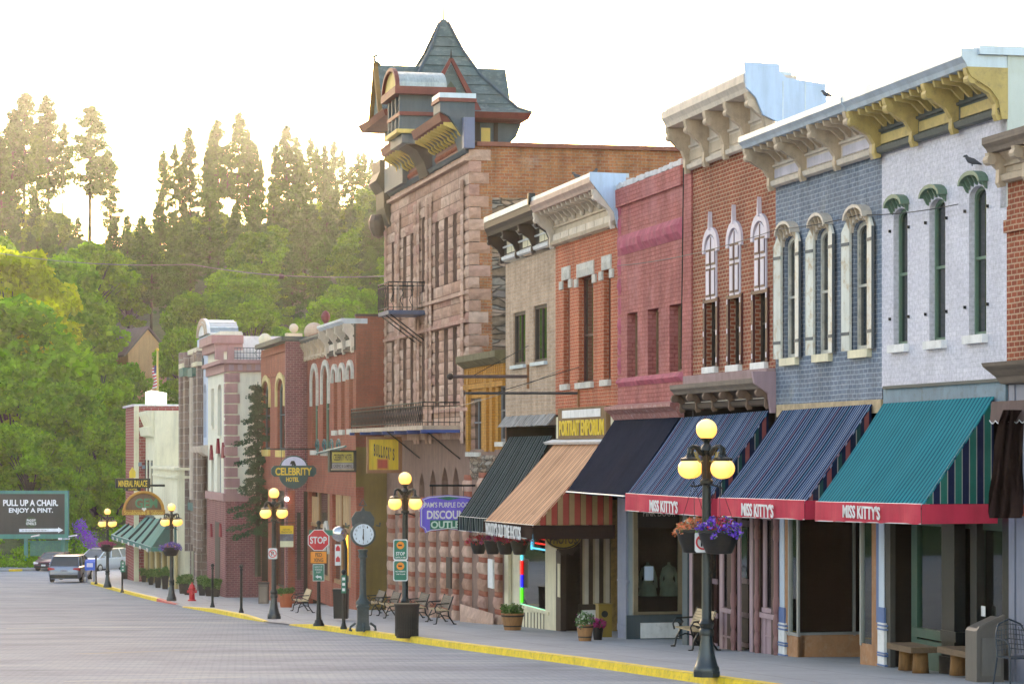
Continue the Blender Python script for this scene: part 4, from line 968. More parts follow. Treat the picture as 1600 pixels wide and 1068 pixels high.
def rubble_mat():
    t = NT('rubble_stone'); uv = t.n('TexCoord').outputs['UV']; mp = t.n('Mapping'); mp.inputs['Scale'].default_value = (1.0, 3.2, 1); t.l(uv, mp.inputs[0])
    nz = t.n('TexNoise', Scale=1.3, Detail=4); t.l(mp.outputs[0], nz.inputs['Vector']); ad = t.n('VectorMath', operation='MULTIPLY_ADD'); ad.inputs[1].default_value = (.7, .7, 0); t.l(nz.outputs['Color'], ad.inputs[0]); t.l(mp.outputs[0], ad.inputs[2])
    vo = t.n('TexVoronoi', Scale=1.5); t.l(ad.outputs[0], vo.inputs['Vector']); vd = t.n('TexVoronoi', Scale=1.5, feature='DISTANCE_TO_EDGE'); t.l(ad.outputs[0], vd.inputs['Vector'])
    sp = t.n('SeparateColor'); t.l(vo.outputs['Color'], sp.inputs[0])
    c = t.ramp(sp.outputs[0], [(0, (.15, .10, .07)), (.3, (.30, .20, .13)), (.55, (.27, .24, .21)), (.8, (.42, .27, .19)), (1, (.22, .17, .15))])
    c = t.mix(c, t.ramp(t.noise(5, 6, 'UV'), [(.3, W3(.7)), (.7, W3(1.25))]), 1.0, 'MULTIPLY')
    m = t.ramp(vd.outputs['Distance'], [(0, (.3, .3, .3)), (.09, (1, 1, 1))]); c = t.mix(c, m, 1.0, 'MULTIPLY')
    t.l(c, t.b.inputs['Base Color']); t.b.inputs['Roughness'].default_value = .95; x = t.n('RGBToBW'); t.l(m, x.inputs[0])
    ad2 = t.n('Math', operation='ADD'); t.l(x.outputs[0], ad2.inputs[0]); t.l(t.noise(5, 6, 'UV'), ad2.inputs[1]); t.bump(ad2.outputs[0], 1.0, .08); return t.m
RUB = rubble_mat()
sN, sFr = S(735), S(603); zT = (zat(735, 240) + zat(603, 302)) / 2; zUp = zT
tw = root('stone_hotel', 'tall pink sandstone hotel with a steep slate turret and rough block front', 'hotel', ((sN + sFr) / 2, 0, GZ((sN + sFr) / 2)))
def wz(y, px): return zat(px, y)
w1 = (wz(336, 698), wz(450, 698)); w2 = (wz(514, 698), wz(632, 698)); zF = wz(700, 700)
cols = [(681, 687), (695, 701), (709, 715), (613, 617.5), (631, 636), (642.5, 647.5)]
wins = []
for a, b in cols:
    for t_, b_ in (w1, w2): wins.append((S(b), S(a), b_, t_))
wins.append((S(666), S(660.5), w1[1], w1[0] + .35)); wins.append((S(666), S(660.5), w2[1], w2[0] + .1))
zg = GZ(sFr) - .8
g = G(); hs = [hole(a, b, c, d) for a, b, c, d in wins]
gr = [hole(S(b), S(a), zat((a + b) / 2, 815), zat((a + b) / 2, y), 'p', .5) for a, b, y in ((690, 700, 729), (707.5, 717, 729), (672, 681, 733), (655, 663, 738), (638, 646, 742))]
plate(g, [(sN, zg), (sFr, zg), (sFr, zT), (sN, zT)], hs + gr, 0, .4); mk('wall', g, MORT, tw)
for h in hs: win(tw, h, 0, .38, MAR, GLASS, .05, .5)
for h in gr: win(tw, h, 0, .35, MAR, GLASS, .05, 0)
rs = np.random.RandomState(17); g = G(); z = w1[0] + .36 * math.floor((zT - w1[0]) / .36); rowh = .375
nrow = int((zT - zF) / rowh) + 1
for k in range(nrow):
    zt_ = zT - k * rowh; zb_ = zt_ - rowh
    if zb_ < zF: break
    zm = (zt_ + zb_) / 2; act = sorted((a, b) for a, b, c, d in wins if c < zm < d); edges = [sN] + [q for w in act for q in w] + [sFr]
    for i in range(0, len(edges), 2):
        a, b = edges[i], edges[i + 1]; L = b - a
        if L < .1: continue
        m = max(1, round(L / (1.15 if len(act) > 0 else 1.7))); cuts = [a + L * j / m + (rs.uniform(-.25, .25) if 0 < j < m and not act else 0) for j in range(m + 1)]
        for c0, c1 in zip(cuts, cuts[1:]): rough(g, c0 + .015, c1 - .015, zb_ + .012, zt_ - .012, .02, .07 if act else .05, rs, 3 if c1 - c0 < .9 else 5, 3)
mk('sandstone_blocks', g, SAND, tw)
# ledges
g = G()
for y, o in ((259, .2), (462, .16), (505, .16), (640, .12)): zz = wz(y, 715); g.box(sN, sFr, .0, o, zz - .06, zz + .05)
mk('stone_ledge', g, SAND, tw)
# pilasters of the upper storeys
g = G()
for px in (606, 622, 626, 652, 657, 670, 676, 726):
    s = S(px); zz = zT - .9
    while zz > zF + .3:
        rough(g, s - .25, s + .25, zz - .36, zz, .09, .07, rs, 3, 3); zz -= .375
mk('pilaster_blocks', g, SAND, tw)
# banded columns of the ground floor
for a, b in ((602, 618), (620, 632), (634, 649), (651, 665), (667, 682), (684, 701), (702.5, 718), (719.5, 739), (742, 764), (767, 787)):
    s0, s1 = S(b, 0), S(a, .17) - .18; ms = (s0 + s1) / 2; zb_ = GZ(ms, .25) - .2; z = zb_; g1, g2 = G(), G(); k = 0
    ztp = zat((a + b) / 2, 800 if b < 720 else 742, .25)
    while z < ztp:
        for h_, q, o in ((.36, g1, .20), (.17, g2, .10)):
            if k == 0: h_ = .5
            k += 1
            # bulging drum: front, near side and far side
            sec = []
            for t in (0, .1, .5, .9, 1): e = o * math.sin(math.pi * (.06 + .88 * t)) ** .4 * .55; sec.append((z + h_ * t, e))
            vs = []; m = 9
            for zz, e in sec:
                for j in range(m):
                    u = math.pi * j / (m - 1); cu = math.cos(u); x = ms + (abs(cu) ** .35) * (1 if cu > 0 else -1) * ((s1 - s0) / 2 + e * .15 - .06); nn = -.05 + (math.sin(u) ** .4) * (.14 + e * .9) + (rs.uniform(-.03, .03) if 0 < j < m - 1 and q is g1 else 0)
                    vs.append((x, nn, zz))
            q.add(vs, [(i * m + j, i * m + j + 1, (i + 1) * m + j + 1, (i + 1) * m + j) for i in range(4) for j in range(m - 1)])
            z += h_
    c_ = mk('banded_column', g1, SAND, tw, smooth=False); mks('red_band', g2, REDS, c_)
rb_ = S(787); g = G(); rough(g, S(788), S(735), GZ(S(760)) - .5, GZ(S(760)) + .45, .34, .16, rs, 12, 3); mk('rock_plinth', g, SAND, tw)
g = G(); g.box(S(789), sN, -.6, .02, GZ(S(789)) - 1, zat(760, 702)); mk('base_wall', g, MORT, tw)
g = G(); s_ = S(789)
for k in range(4): rough(g, S(789) + rs.uniform(0, .4), sN, zat(760, 745) + k * .2 - .1, zat(760, 745) + k * .2 + .09, .02, .1, rs, 7, 2)
mk('rubble_course', g, RUB, tw)
# side wall to the camera: brick above, rubble below, quoins on the edge
def side(y): return Z(y, sN, -4)
g = G(); zb0 = side(312); g.quad((sN, 0, zb0), (sN, 0, zT + .1), (sN, -18, zT + .1), (sN, -18, zb0)); mk('side_brick_wall', g, b_side, tw)
g = G().quad((sN, 0, zF - 1.2), (sN, 0, zb0), (sN, -18, zb0), (sN, -18, zF - 1.2)); mk('side_rubble_wall', g, RUB, tw)
mk('coping', G().box(sN - .12, sN + .3, -18, -.2, zT + .1, zT + .24), paint('brick_red_coping', (.26, .09, .06), .7), tw)
mk('flat_roof', G().quad((sN, 0, zT - .02), (sFr, 0, zT - .02), (sFr, -18, zT - .02), (sN, -18, zT - .02)), ROOF, tw)
mk('far_side_wall', G().quad((sFr, 0, zg), (sFr, -18, zg), (sFr, -18, zT), (sFr, 0, zT)), b_side, tw)
g = G(); gq = G(); k = 0; z = zT
while z > zF:
    L = (.62, .34)[k % 2] + rs.uniform(-.06, .06); q = z - .375
    vs = [];
    for j in range(4):
        for i in range(4):
            e = i in (0, 3) or j in (0, 3); vs.append((sN - (.03 if e else rs.uniform(.04, .09)), .06 - (L + .06) * i / 3, q + .012 + .35 * j / 3))
    g.add(vs, [(j * 4 + i, j * 4 + i + 1, j * 4 + i + 5, j * 4 + i + 4) for j in range(3) for i in range(3)]); z = q; k += 1
mk('corner_quoin', g, SAND, tw)
mk('brick_quoin_strip', G().box(sN - .012, sN, -.72, -.3, zF, side(300)), b_side, tw)
g = G()
for i in range(9): y = side(312) - .1 + rs.uniform(-.15, .05); rough_s = sN - .04; g.box(sN - .05, sN, -1.2 - i * .55, -.75 - i * .55, y - .2, y + .25)
# cornice of the hotel front
TR = paint('brick_red_trim', (.19, .045, .035), .6, .12, 2, .1); SLT = paint('slate_roofing', (.10, .135, .135), .6, .25, 1.2, .4, dirt=.5, dirtc=(.30, .34, .33), st=(1, 1, 2)); YT = paint('ochre_trim', (.62, .44, .12), .6, .1, 2, .1)
DKW = paint('dark_brown_wood', (.045, .028, .02), .7, .15, 2, .1)
def tcorn(pa, pb, ytop):
    a, b = S(pb, .9), S(pa, .9); zt_ = Z(ytop, (a + b) / 2, .9); h = zt_ - zT
    co = mk('cornice', G().prism([(0, zt_ + .02), (.9, zt_), (.98, zt_ - .06), (.9, zt_ - .32), (.78, zt_ - .36), (0, zt_ - .36)], 0, a, b), TR, tw)
    mk('carved_frieze', G().box(a, b, .0, .12, zT + .0, zT + .42), TR, co)
    g = G(); n_ = int((b - a) / .28)
    for i in range(n_): x = a + (b - a) * (i + .5) / n_; g.lathe([(.03, .12), (.09, .12), (.07, .17), (.03, .18)], (x, 0, zT + .2), 8, 1)
    mks('frieze_rosette', g, REDS, co)
    g = G(); n_ = max(3, int((b - a) / .55))
    for i in range(n_ + 1):
        x = a + (b - a) * i / n_; P = [(x, .14 + .6 * t + .07 * math.sin(t * 9), zT + .42 + (h - .82) * t) for t in np.linspace(0, 1, 9)]; g.tube(P, .045, 5)
        g.prism([(.1, zt_ - .36), (.84, zt_ - .36), (.84, zt_ - .46), (.6, zt_ - .55), (.1, zt_ - .55)], 0, x - .03, x + .03)
    mk('curved_spindle', g, YT, co); mk('cornice_back', G().prism([(.001, zT + .42), (.1, zT + .42), (.7, zt_ - .37), (.001, zt_ - .37)], 0, a + .02, b - .02), DKW, co)
    g = G()
    for i in range(9): g.prism([(a + (b - a) * (i + .4) / 9, zt_), (a + (b - a) * (i + .5) / 9 + .06, zt_), (a + (b - a) * (i + .45) / 9 + .03, zt_ + .12)], 1, .6, .7)
    mk('cresting', g, WHITE, co)
tcorn(646, 690, 189); tcorn(597, 624, 222)
mk('wall_moulding', G().prism([(0, zT - .12), (.1, zT - .1), (.2, zT + .02), (0, zT + .03)], 0, sN, sFr), SLATEB, tw)
# end block over the near corner
nb1 = NO(688, sN); zq = Z(159, sN, .5)
eb = mk('end_block', G().prism([(.0, zT), (.16, zT), (.3, zT + .5), (.7, zT + 1.05), (nb1, zT + 1.2), (nb1, zq), (-.15, zq), (-.15, zT + .3), (0, zT + .3)], 0, sN + .02, sN + 1.2), SLATEB, tw)
mk('block_cap', G().box(sN - .05, sN + 1.25, -.2, nb1 + .06, zq, zq + .12), TR, eb); mk('cap_sheet', G().box(sN - .04, sN + 1.25, -.18, nb1 + .04, zq + .12, zq + .28), TIN, eb)
mk('metal_duct', G().box(sN - .3, sN - .03, NO(739, sN), NO(722, sN), zT - .0, Z(185, sN, 0)), paint('blue_grey_duct', (.16, .18, .28), .5, .1, 2, 0), eb)
# oriel dormer in the middle
sD = S(669); nf = NO(617, sD - 1.2)
zE = Z(143, sD, nf); zC = Z(113, sD, nf); w = 1.35
dm = mk('oriel_dormer', G().box(sD - w + .2, sD + w - .2, -.6, nf - .25, zT + .9, zE - .1), SLATEB, tw)
arc = [(sD + w * math.cos(t), zE + (zC - zE) * math.sin(t)) for t in np.linspace(0, math.pi, 13)]
mk('barrel_roof', G().prism(arc, 1, NO(697, sD - 1.2), nf - .12), paint('tin_patched_roof', (.42, .46, .45), .5, .25, 2, .3, .3, dirt=.6, dirtc=(.14, .18, .18), st=(1, 3, 1)), dm)
g = G(); arch_band(g, sD, w, zE, zC - zE, .12, nf - .12, nf + .02, 12); g.box(sD - w - .12, sD + w + .12, -.7, nf + .04, zE - .26, zE); mk('eave', g, TR, dm)
mk('gable_panel', G().prism(arc, 1, nf - .119, nf - .09), YT, dm)
g = G(); g.box(sD - w + .1, sD + w - .1, -.6, nf - .15, Z(183, sD, nf) - .08, Z(183, sD, nf) + .05); mk('belt', g, TR, dm)
mk('sill_band', G().box(sD - w + .05, sD + w - .05, -.3, nf - .05, Z(214, sD, nf), Z(208, sD, nf)), YT, dm)
mk('corbel', G().prism([(.0, zT + .0), (.15, zT - .15), (.3, zT + .3), (.55, zT + .7), (nf - .3, zT + 1.0), (nf - .25, Z(214, sD, nf)), (0, Z(214, sD, nf))], 0, sD - .8, sD + .8), DKW, dm)
g = G()
for q in (-1, -.33, .33, 1): g.box(sD + q * (w - .25) - .07, sD + q * (w - .25) + .07, nf - .26, nf - .16, Z(208, sD, nf), zE - .26)
mk('dormer_post', g, SLATEB, dm)
g = G()
for q in (-.66, 0, .66): g.box(sD + q * (w - .25) - .26, sD + q * (w - .25) + .26, nf - .255, nf - .24, Z(180, sD, nf) + .1, zE - .4)
mks('dormer_window', g, GLASS, dm)
# turret
sc_ = S(629); nc = NO(693, sc_); hw = 2.45; zEv = Z(188, sc_, nc); zAp = Z(36, sc_, nc); zR = Z(105, sc_, nc)
def sqp(g, prof, c, k=1):
    vs = []
    for r, z in prof: vs += [(c[0] - r, c[1] - r, z), (c[0] + r, c[1] - r, z), (c[0] + r, c[1] + r, z), (c[0] - r, c[1] + r, z)]
    m = len(prof); return g.add(vs, [(4 * i + j, 4 * i + (j + 1) % 4, 4 * i + 4 + (j + 1) % 4, 4 * i + 4 + j) for i in range(m - 1) for j in range(4)] + [(3, 2, 1, 0), tuple(range(4 * m - 4, 4 * m))])
H_ = zAp - zEv
tb = mk('turret_body', G().box(sc_ - hw + .5, sc_ + hw - .5, nc - hw + .5, nc + hw - .55, zT - .02, zEv), SLATEB, tw)
tr_ = mk('turret_roof', sqp(G(), [(hw + .28, zEv), (hw * .93, zEv + .06 * H_), (hw * .75, zEv + .2 * H_), (hw * .47, zEv + .42 * H_), (hw * .235, zEv + .7 * H_), (.13, zEv + H_), (.10, zEv + H_ + .12)], (sc_, nc)), SLT, tw)
mk('eave_band', sqp(G(), [(hw - .3, zEv - .3), (hw + .2, zEv - .22), (hw + .3, zEv - .003)], (sc_, nc)), TR, tb)
# hip flashings and seams on the roof
g = G()
prof = [(hw + .29, zEv), (hw * .94, zEv + .06 * H_), (hw * .76, zEv + .2 * H_), (hw * .48, zEv + .42 * H_), (hw * .245, zEv + .7 * H_), (.14, zEv + H_)]
for a in (-1, 1):
    for b in (-1, 1): g.tube([(sc_ + a * r, nc + b * r, z + .01) for r, z in prof], .06, 5)
mk('hip_flashing', g, SLATEB, tr_)
g = G()
for i in range(1, 9):
    t = i / 9.5; z = zEv + t * H_; r = np.interp(z, [p[1] for p in prof], [p[0] for p in prof]) + .012
    for a, b in (((-r, -r), (r, -r)), ((-r, r), (r, r)), ((-r, -r), (-r, r))): g.tube([(sc_ + a[0], nc + a[1], z), (sc_ + b[0], nc + b[1], z)], .018, 4)
mk('roof_seam', g, paint('seam', (.10, .13, .13), .6), tr_)
nL, nR = NO(590, sc_), NO(790, sc_); zb_ = zEv - .0
for nm, a, b in (('street_gable', nc, nL), ('rear_gable', nR, nc)):
    gg = mk(nm, G().prism([(sc_ - 1.1, zb_), (sc_ + 1.1, zb_), (sc_ + .62, zb_ + (zR - zb_) * .5), (sc_, zR), (sc_ - .62, zb_ + (zR - zb_) * .5)], 1, min(a, b), max(a, b)), SLT, tr_)
e = nL
g = G(); 
for q in (-1, 1): g.cube8([(sc_ + q * x, y, z) for z, x0 in ((zb_ - .1, 1.22), (zR + .06, .02)) for x, y in ((x0, e), (x0 - .16, e), (x0 - .16, e + .16), (x0, e + .16))])
mk('barge_board', g, paint('barge_ochre', (.25, .13, .04), .7), tr_); mk('ridge_curl', G().tube([(sc_, e - .1, zR), (sc_, e + .1, zR + .12), (sc_, e + .14, zR + .3), (sc_, e + .0, zR + .36)], .06, 6), SLT, tr_)
nG = NO(704, sc_ - hw); zGb = zEv + .1; zGt = Z(97, sc_ - hw, nG); zGt2 = zGt
ng = mk('near_gable', G().prism([(nG - .95, zGb), (nG + .95, zGb), (nG, zGt - .1)], 0, sc_ - hw - .02, sc_), SLT, tr_)
g = G()
for q in (-1, 1): g.cube8([(x, y, z) for z, y0, in ((zGb - .05, 1.12), (zGt + .12, .06)) for x, y in ((sc_ - hw - .16, nG + q * y0), (sc_ - hw - .02, nG + q * y0), (sc_ - hw - .02, nG + q * (y0 - .24 if y0 > .5 else y0 - .12)), (sc_ - hw - .16, nG + q * (y0 - .24 if y0 > .5 else y0 - .12)))])
mk('gable_trim', g, TR, tr_); mk('gable_louvre', G().prism([(nG - .7, zGb + .02), (nG + .7, zGb + .02), (nG, zGt - .7)], 0, sc_ - hw - .05, sc_ - hw - .021), paint('dark_olive_boards', (.09, .10, .07), .8), tr_)
mk('finial_spike', G().lathe([(.05, 0), (.03, .2), (.008, .4)], (sc_ - hw - .1, nG, zGt + .05), 6), BLACK, tr_)
mk('flagpole', G().tube([(sc_, nc, zAp), (sc_, nc, zAp + 1.6)], [.035, .02], 6), paint('brass_pole', (.35, .25, .10), .4, .1, 1, 0, .6), tr_)
# turret faces
g = G(); yb = Z(236, sc_ - hw, nc); fn = sc_ - hw + .5
for a, b in ((742, 750), (772, 778)): rb(g, fn - .08, a, b, 192, 243, .07)
mk('turret_post', g, DKW, tb)
g = G(); rb(g, fn - .05, 752, 766, 200, 238, .04); mk('turret_blind', g, YT, tb)
g = G(); g.prism([(nc - hw + .5, zEv - .3), (nc - hw - .1, zEv - .3), (nc - hw + .1, zEv - .8), (nc - hw + .42, zEv - 1.1), (nc - hw + .5, zEv - 1.9)], 0, fn + .1, fn + .5); mk('eave_bracket', g, SLATEB, tb)
g = G(); ns = nc + hw - .55
for q in (-.75, 0, .75): g.box(sc_ + q * 1.6 - .35, sc_ + q * 1.6 + .35, ns, ns + .03, zEv - 1.7, zEv - .5)
mks('turret_window', g, GLASS, tb)
mk('turret_corbel', G().prism([(.0, zT - 1.3), (.12, zT - 1.15), (.3, zT - .5), (.32, zT + .1), (.6, zT + .5), (ns + .1, zT + .85), (ns + .1, zT + 1.3), (0, zT + 1.3)], 0, sFr - 1.3, sFr + .5), paint('bronze_green_wood', (.04, .035, .022), .6), tb)
g = G(); s_ = sFr - .1; g.lathe([(.05, -.5), (.22, -.42), (.38, -.1), (.4, .15), (.3, .4)], (s_, .3, zT - 1.1), 10); mk('corbel_drop', g, BLACK, tb)
# balconies
def balcony(lbl, near_px, corner_px, far_px, yt, yb, yslab, woodside=False):
    s0 = S(near_px); p = NO(corner_px, s0); s1 = S(far_px, p); zf = Z(yb, s0, p); zt_ = Z(yt, s0, p)
    bl = root('balcony', lbl, 'balcony', ((s0 + s1) / 2, p / 2, zf))
    mk('floor', G().box(s0, s1, .05, p, zf - .14, zf), paint('balcony_deck', (.46, .34, .26), .7, .2, 3) if woodside else paint('balcony_blue', (.06, .09, .17), .5), bl)
    if woodside:
        g = G()
        for q in np.linspace(s0, s1, 7): g.box(q, q + .12, .05, p + .05, zf - .24, zf - .142)
        mks('joist', g, paint('blue_joist', (.05, .09, .3), .5), bl)
    g = G(); r = .022
    for a, b in (((s0, .05), (s0, p)), ((s0, p), (s1, p)), ((s1, p), (s1, .05))):
        L = math.hypot(b[0] - a[0], b[1] - a[1]); d = ((b[0] - a[0]) / L, (b[1] - a[1]) / L)
        for z in (zt_, zt_ - .12, zf + .1): g.tube([(a[0], a[1], z), (b[0], b[1], z)], r if z == zt_ else .014, 5)
        m = int(L / .16)
        for i in range(m + 1):
            x, y = a[0] + d[0] * L * i / m, a[1] + d[1] * L * i / m; th = i % 2
            if th and a[1] != .05: g.tube([(x + d[0] * .06 * math.sin(k * 1.57), y + d[1] * .06 * math.sin(k * 1.57), zf + .1 + (zt_ - zf - .22) * k / 6) for k in range(7)], .013, 4)
            else: g.tube([(x, y, zf), (x, y, zt_)], .012, 4)
    mk('railing', g, BLACK, bl)
    g = G()
    for q in np.linspace(s0 + .2, s1 - .2, 3): g.tube([(q, p - .1, zf - .14), (q, .03, zf - 1.1)], .022, 5)
    mks('strut', g, BLACK, bl)
    return bl, s0, s1, p, zf
balcony('long lower iron balcony above the wooden hotel sign on the stone hotel', 722, 660, 549, 628, 664, 0, True)
bl, s0, s1, p, zf = balcony('short upper iron balcony high on the stone hotel front', 669, 607, 591, 440, 484, 0)
mk('iron_chair', G().box(s0 + .3, s0 + .8, .5, .9, zf + .4, zf + .45), BLACK, bl) if 0 else None
mk('wall_tablet', fb(G(), 697, 704, 870, 918, .5, .05), BRN, tw); mk('white_notice', fb(G(), 762, 770, 873, 918, .5, .05), WHITE, tw)
# satellite-like round plate and no parking plate on the olive wall corner
# ------------------------------------------------------------ corner brick hotel and its neighbour (n = 1.2)
nC = 2.05
hp = ((411.5, 422, 596, 702), (433.5, 445, 592, 703))
hs = [W_(a, b, c, d, nC, 'p', .5) for a, b, c, d in hp]
zt_ = Z(541, S(430, nC), nC)
r, s0, s1 = house('corner_brick_hotel', 'deep red brick corner hotel with yellow arched windows and ball finials', 'hotel', 408, 450, nC, b_cel, Z(765, S(430, nC), nC), zt_, hs, 14, sidemat=b_mau)  # mauve side brick paints in the darker tone of the turned wall
for h in hs:
    f = win(r, h, nC, .16, SLATEB, GLASS, .1, .5, YT, sillh=.3); c = (h[0][0] + h[1][0]) / 2; z1 = max(p[1] for p in h)
    mk('hood', arch_band(G(), c, (h[1][0] - h[0][0]) / 2 + .02, z1 - .45, .5, .26, nC, nC + .09, 8, drop=.75), paint('yellow_stone', (.60, .45, .20), .7), f)
mk('pilaster', G().box(s0 - .12, s0 + .3, NO(474, s0), nC + .1, GZ(s0, nC) - .5, zt_ + .05), b_mau, r)
mk('coping', G().box(s0 - .2, s1, nC - 1.2, nC + .3, zt_ + .06, zt_ + .26), paint('green_black_coping', (.03, .05, .05), .6), r)
g = G(); g.ball((s0, nC - .25, zt_ + .62), .2, 16, 10); mk('ball_finial', g, CREAM, r); g = G(); g.ball((S(414, nC), nC, zt_ + .46), .3, 16, 10); mk('ball_finial', g, CREAM, r)
mk('finial_base', G().box(s0 - .2, s0 + .3, nC - .6, nC + .1, zt_ + .26, zt_ + .4), CREAM, r)
g = G(); g.box(s0 + .3, s1 - .5, nC, nC + .06, zt_ - 1.35, zt_ - 1.2); g.box(s0 + .3, s1 - .5, nC, nC + .08, zt_ - .35, zt_ - .2); mks('brick_band', g, b_cel, r)
g = G(); fb(g, 419, 424, 765, None, nC + .02, .3); fb(g, 444, 450, 765, None, nC + .02, .3); fb(g, 409, 450, 915, None, nC, .2); mks('brick_pier', g, b_cel, r)
g = G(); fb(g, 409, 450, 765, None, nC - .3, .06); mks('dark_panelling', g, DKW, r)
g = G(); fb(g, 425, 433, 790, 912, nC - .2, .02); fb(g, 435, 443, 790, 912, nC - .2, .02); mks('shop_window', g, WARMG, r)
g = G(); rb(g, s0 - .15, 451, 455, 790, 900, .02); rb(g, s0 - .15, 464, 470, 800, 905, .02); mks('side_window', g, WARMG, r)
mk('sign_light', G().ball((s0 - .3, NO(448, s0 - .3), Z(779, s0, nC)), .1), glow('white_lamp', (1, 1, 1), 1.2), r)
nC = 1.2; pxC = 800 + FPX * (OX + s0 * U.x + nC * N.x) / (s0 * U.y + nC * N.y)
# neighbour
hp = ((488, 496.5, 577, 703), (504.5, 514.5, 572, 704))
hs = [W_(a, b, c, d, nC, 'p', .6) for a, b, c, d in hp]; hp2 = ((521.5, 527, 578, 672), (533, 538.5, 576, 671), (545.5, 551.5, 572, 670))
hs2 = [W_(a, b, c, d, nC, 'a', .2) for a, b, c, d in hp2]
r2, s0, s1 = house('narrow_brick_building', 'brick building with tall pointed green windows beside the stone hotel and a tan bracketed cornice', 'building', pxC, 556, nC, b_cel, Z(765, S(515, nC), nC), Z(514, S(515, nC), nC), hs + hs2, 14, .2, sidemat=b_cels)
for h in hs:
    f = win(r2, h, nC, .2, GREENF, GLASS, .1, .5, STONE, sillh=.2); c = (h[0][0] + h[1][0]) / 2; z1 = max(p[1] for p in h)
    mk('hood', arch_band(G(), c, (h[1][0] - h[0][0]) / 2 + .01, z1 - .55, .6, .22, nC, nC + .09, 8, drop=1.0), STONE, f)
for h in hs2:
    f = win(r2, h, nC, .2, BRN, GLASS, .06, .5, STONE, sillh=.2); c = (h[0][0] + h[1][0]) / 2; z1 = max(p[1] for p in h)
    mk('hood', arch_band(G(), c, (h[1][0] - h[0][0]) / 2 + .04, z1 - .2, .25, .2, nC, nC + .1, 8, drop=.3), STONE, f)
zt_ = Z(514, S(515, nC), nC)
cornice(r2, s0, S(516, nC), zt_ - 1.1, zt_ + .1, .55, nC, TIN, DKW, TAN2, 4, 8, .2, .16, panel=TAN2)
cornice(r2, S(515, nC), s1, zt_ - 1.0, zt_ - .15, .4, nC, GREYW, TAN, TAN, 7, 8, .2, .12)
mk('ball_finial', G().ball((S(480, nC), nC - .3, zt_ + .15), .45, 16, 10), TAN, r2)
g = G().lathe([(.22, 0), (.2, .08), (.08, .2), (.1, .28), (.07, .34), (.18, .48), (.2, .62), (.13, .78), (.03, .86)], (S(505, nC), nC - .1, zt_ + .0), 12); mk('red_urn_finial', g, paint('red_urn', (.16, .03, .03), .5), r2)
g = G(); sC = s0; g.box(sC - .015, sC, -1.0, nC, GZ(sC, nC) - .5, Z(698, sC, nC)); mk('olive_render', g, paint('olive_render', (.19, .125, .035), .9, .12, .6, .3, dirt=.4, dirtc=(.12, .08, .04)), r2)
mk('side_coping', G().box(s0 - .04, s0 + .3, -8, nC, Z(494, s0, nC), Z(490, s0, nC)), BRN, r2)
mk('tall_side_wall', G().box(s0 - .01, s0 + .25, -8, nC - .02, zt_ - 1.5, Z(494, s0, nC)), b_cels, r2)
g = G(); fb(g, 478, 482, 760, None, nC, .2); fb(g, 515, 519, 760, None, nC, .2); fb(g, 548, 556.5, 760, None, nC + .01, .3); fb(g, 480, 556, 908, None, nC - .02, .2); fb(g, 478, 556, 758, 771, nC + .04, .2); mks('brick_pier', g, b_cel, r2)
OAK = paint('oak_woodwork', (.28, .13, .05), .5, .25, 3, .2, st=(1, 1, .3))
g = G()
for a, b in ((482, 484), (496, 498), (512, 515), (519, 521), (532, 534), (545, 548)): fb(g, a, b, 760, 910, nC - .1, .08)
fb(g, 482, 548, 820, 826, nC - .1, .07); fb(g, 482, 548, 900, 910, nC - .08, .1); mk('oak_frame', g, OAK, r2)
g = G(); fb(g, 482, 515, 770, 905, nC - .16, .01); fb(g, 519, 548, 770, 905, nC - .16, .01); mks('shop_window', g, WARMG, r2)
g = G(); fb(g, 484, 496, 775, 820, nC - .145, .01); fb(g, 521, 532, 770, 820, nC - .145, .01); fb(g, 534, 545, 770, 820, nC - .145, .01); mks('amber_curtain', g, paint('amber_curtain', (.42, .25, .12), .8, .5, 4, .2, st=(3, 3, .4)), r2)
g = G(); fb(g, 521, 524, 835, 898, nC - .145, .01); fb(g, 540, 543, 835, 898, nC - .145, .01); mks('lit_strip', g, glow('amber_light', (1, .55, .05), .5), r2)
mk('stone_arch', arch_band(G(), S(507, nC), .55, Z(845, S(507, nC), nC), .6, .25, nC - .14, nC - .02, 8, drop=.5), STONE, r2)

# ------------------------------------------------------------ quoin corner building (n = 3.5)
nQ = 3.5; sQ = S(354, nQ)
def zq_(px, py): return Z(py, S(px, nQ), nQ)
MAUV = paint('mauve_render', (.38, .20, .20), .8, .12, 2, .3); CRW = paint('ivory_render', (.74, .70, .58), .85, .05, .7, .15, dirt=.15, dirtc=(.5, .46, .38))
zTop = zq_(350, 572)
hp = ((330, 334.5, 607, 665), (340, 346, 600, 680), (350.5, 353.5, 603, 652), (330, 334, 715, 775), (339.5, 345.5, 705, 775), (349, 352.5, 712, 775))
hs = [W_(a, b, c, d, nQ, 'a' if i in (1, 4) else 'r', .3) for i, (a, b, c, d) in enumerate(hp)]
r3, s0, s1 = house('quoin_corner_building', 'ivory corner building with mauve quoins over a mauve brick ground floor', 'building', 325, 354, nQ, CRW, zq_(350, 776), zTop, hs, 14, .2, sidemat=CRW, floor=False)
for i, h in enumerate(hs):
    f = win(r3, h, nQ, .2, GREYP, GLASS, .08, .5, CRW)
    if i > 2: c = (h[0][0] + h[1][0]) / 2; z1 = max(p[1] for p in h); mk('red_canopy', G().prism([(c - .5, z1 - .1), (c + .5, z1 - .1), (c + .3, z1 + .35), (c, z1 + .65), (c - .3, z1 + .35)], 1, nQ, nQ + .12), paint('red_canvas', (.24, .02, .03), .8), f)
mk('brick_base', G().box(s0, s1, nQ - 14, nQ + .05, GZ(s1, nQ) - 1, zq_(350, 778)), b_mau, r3)
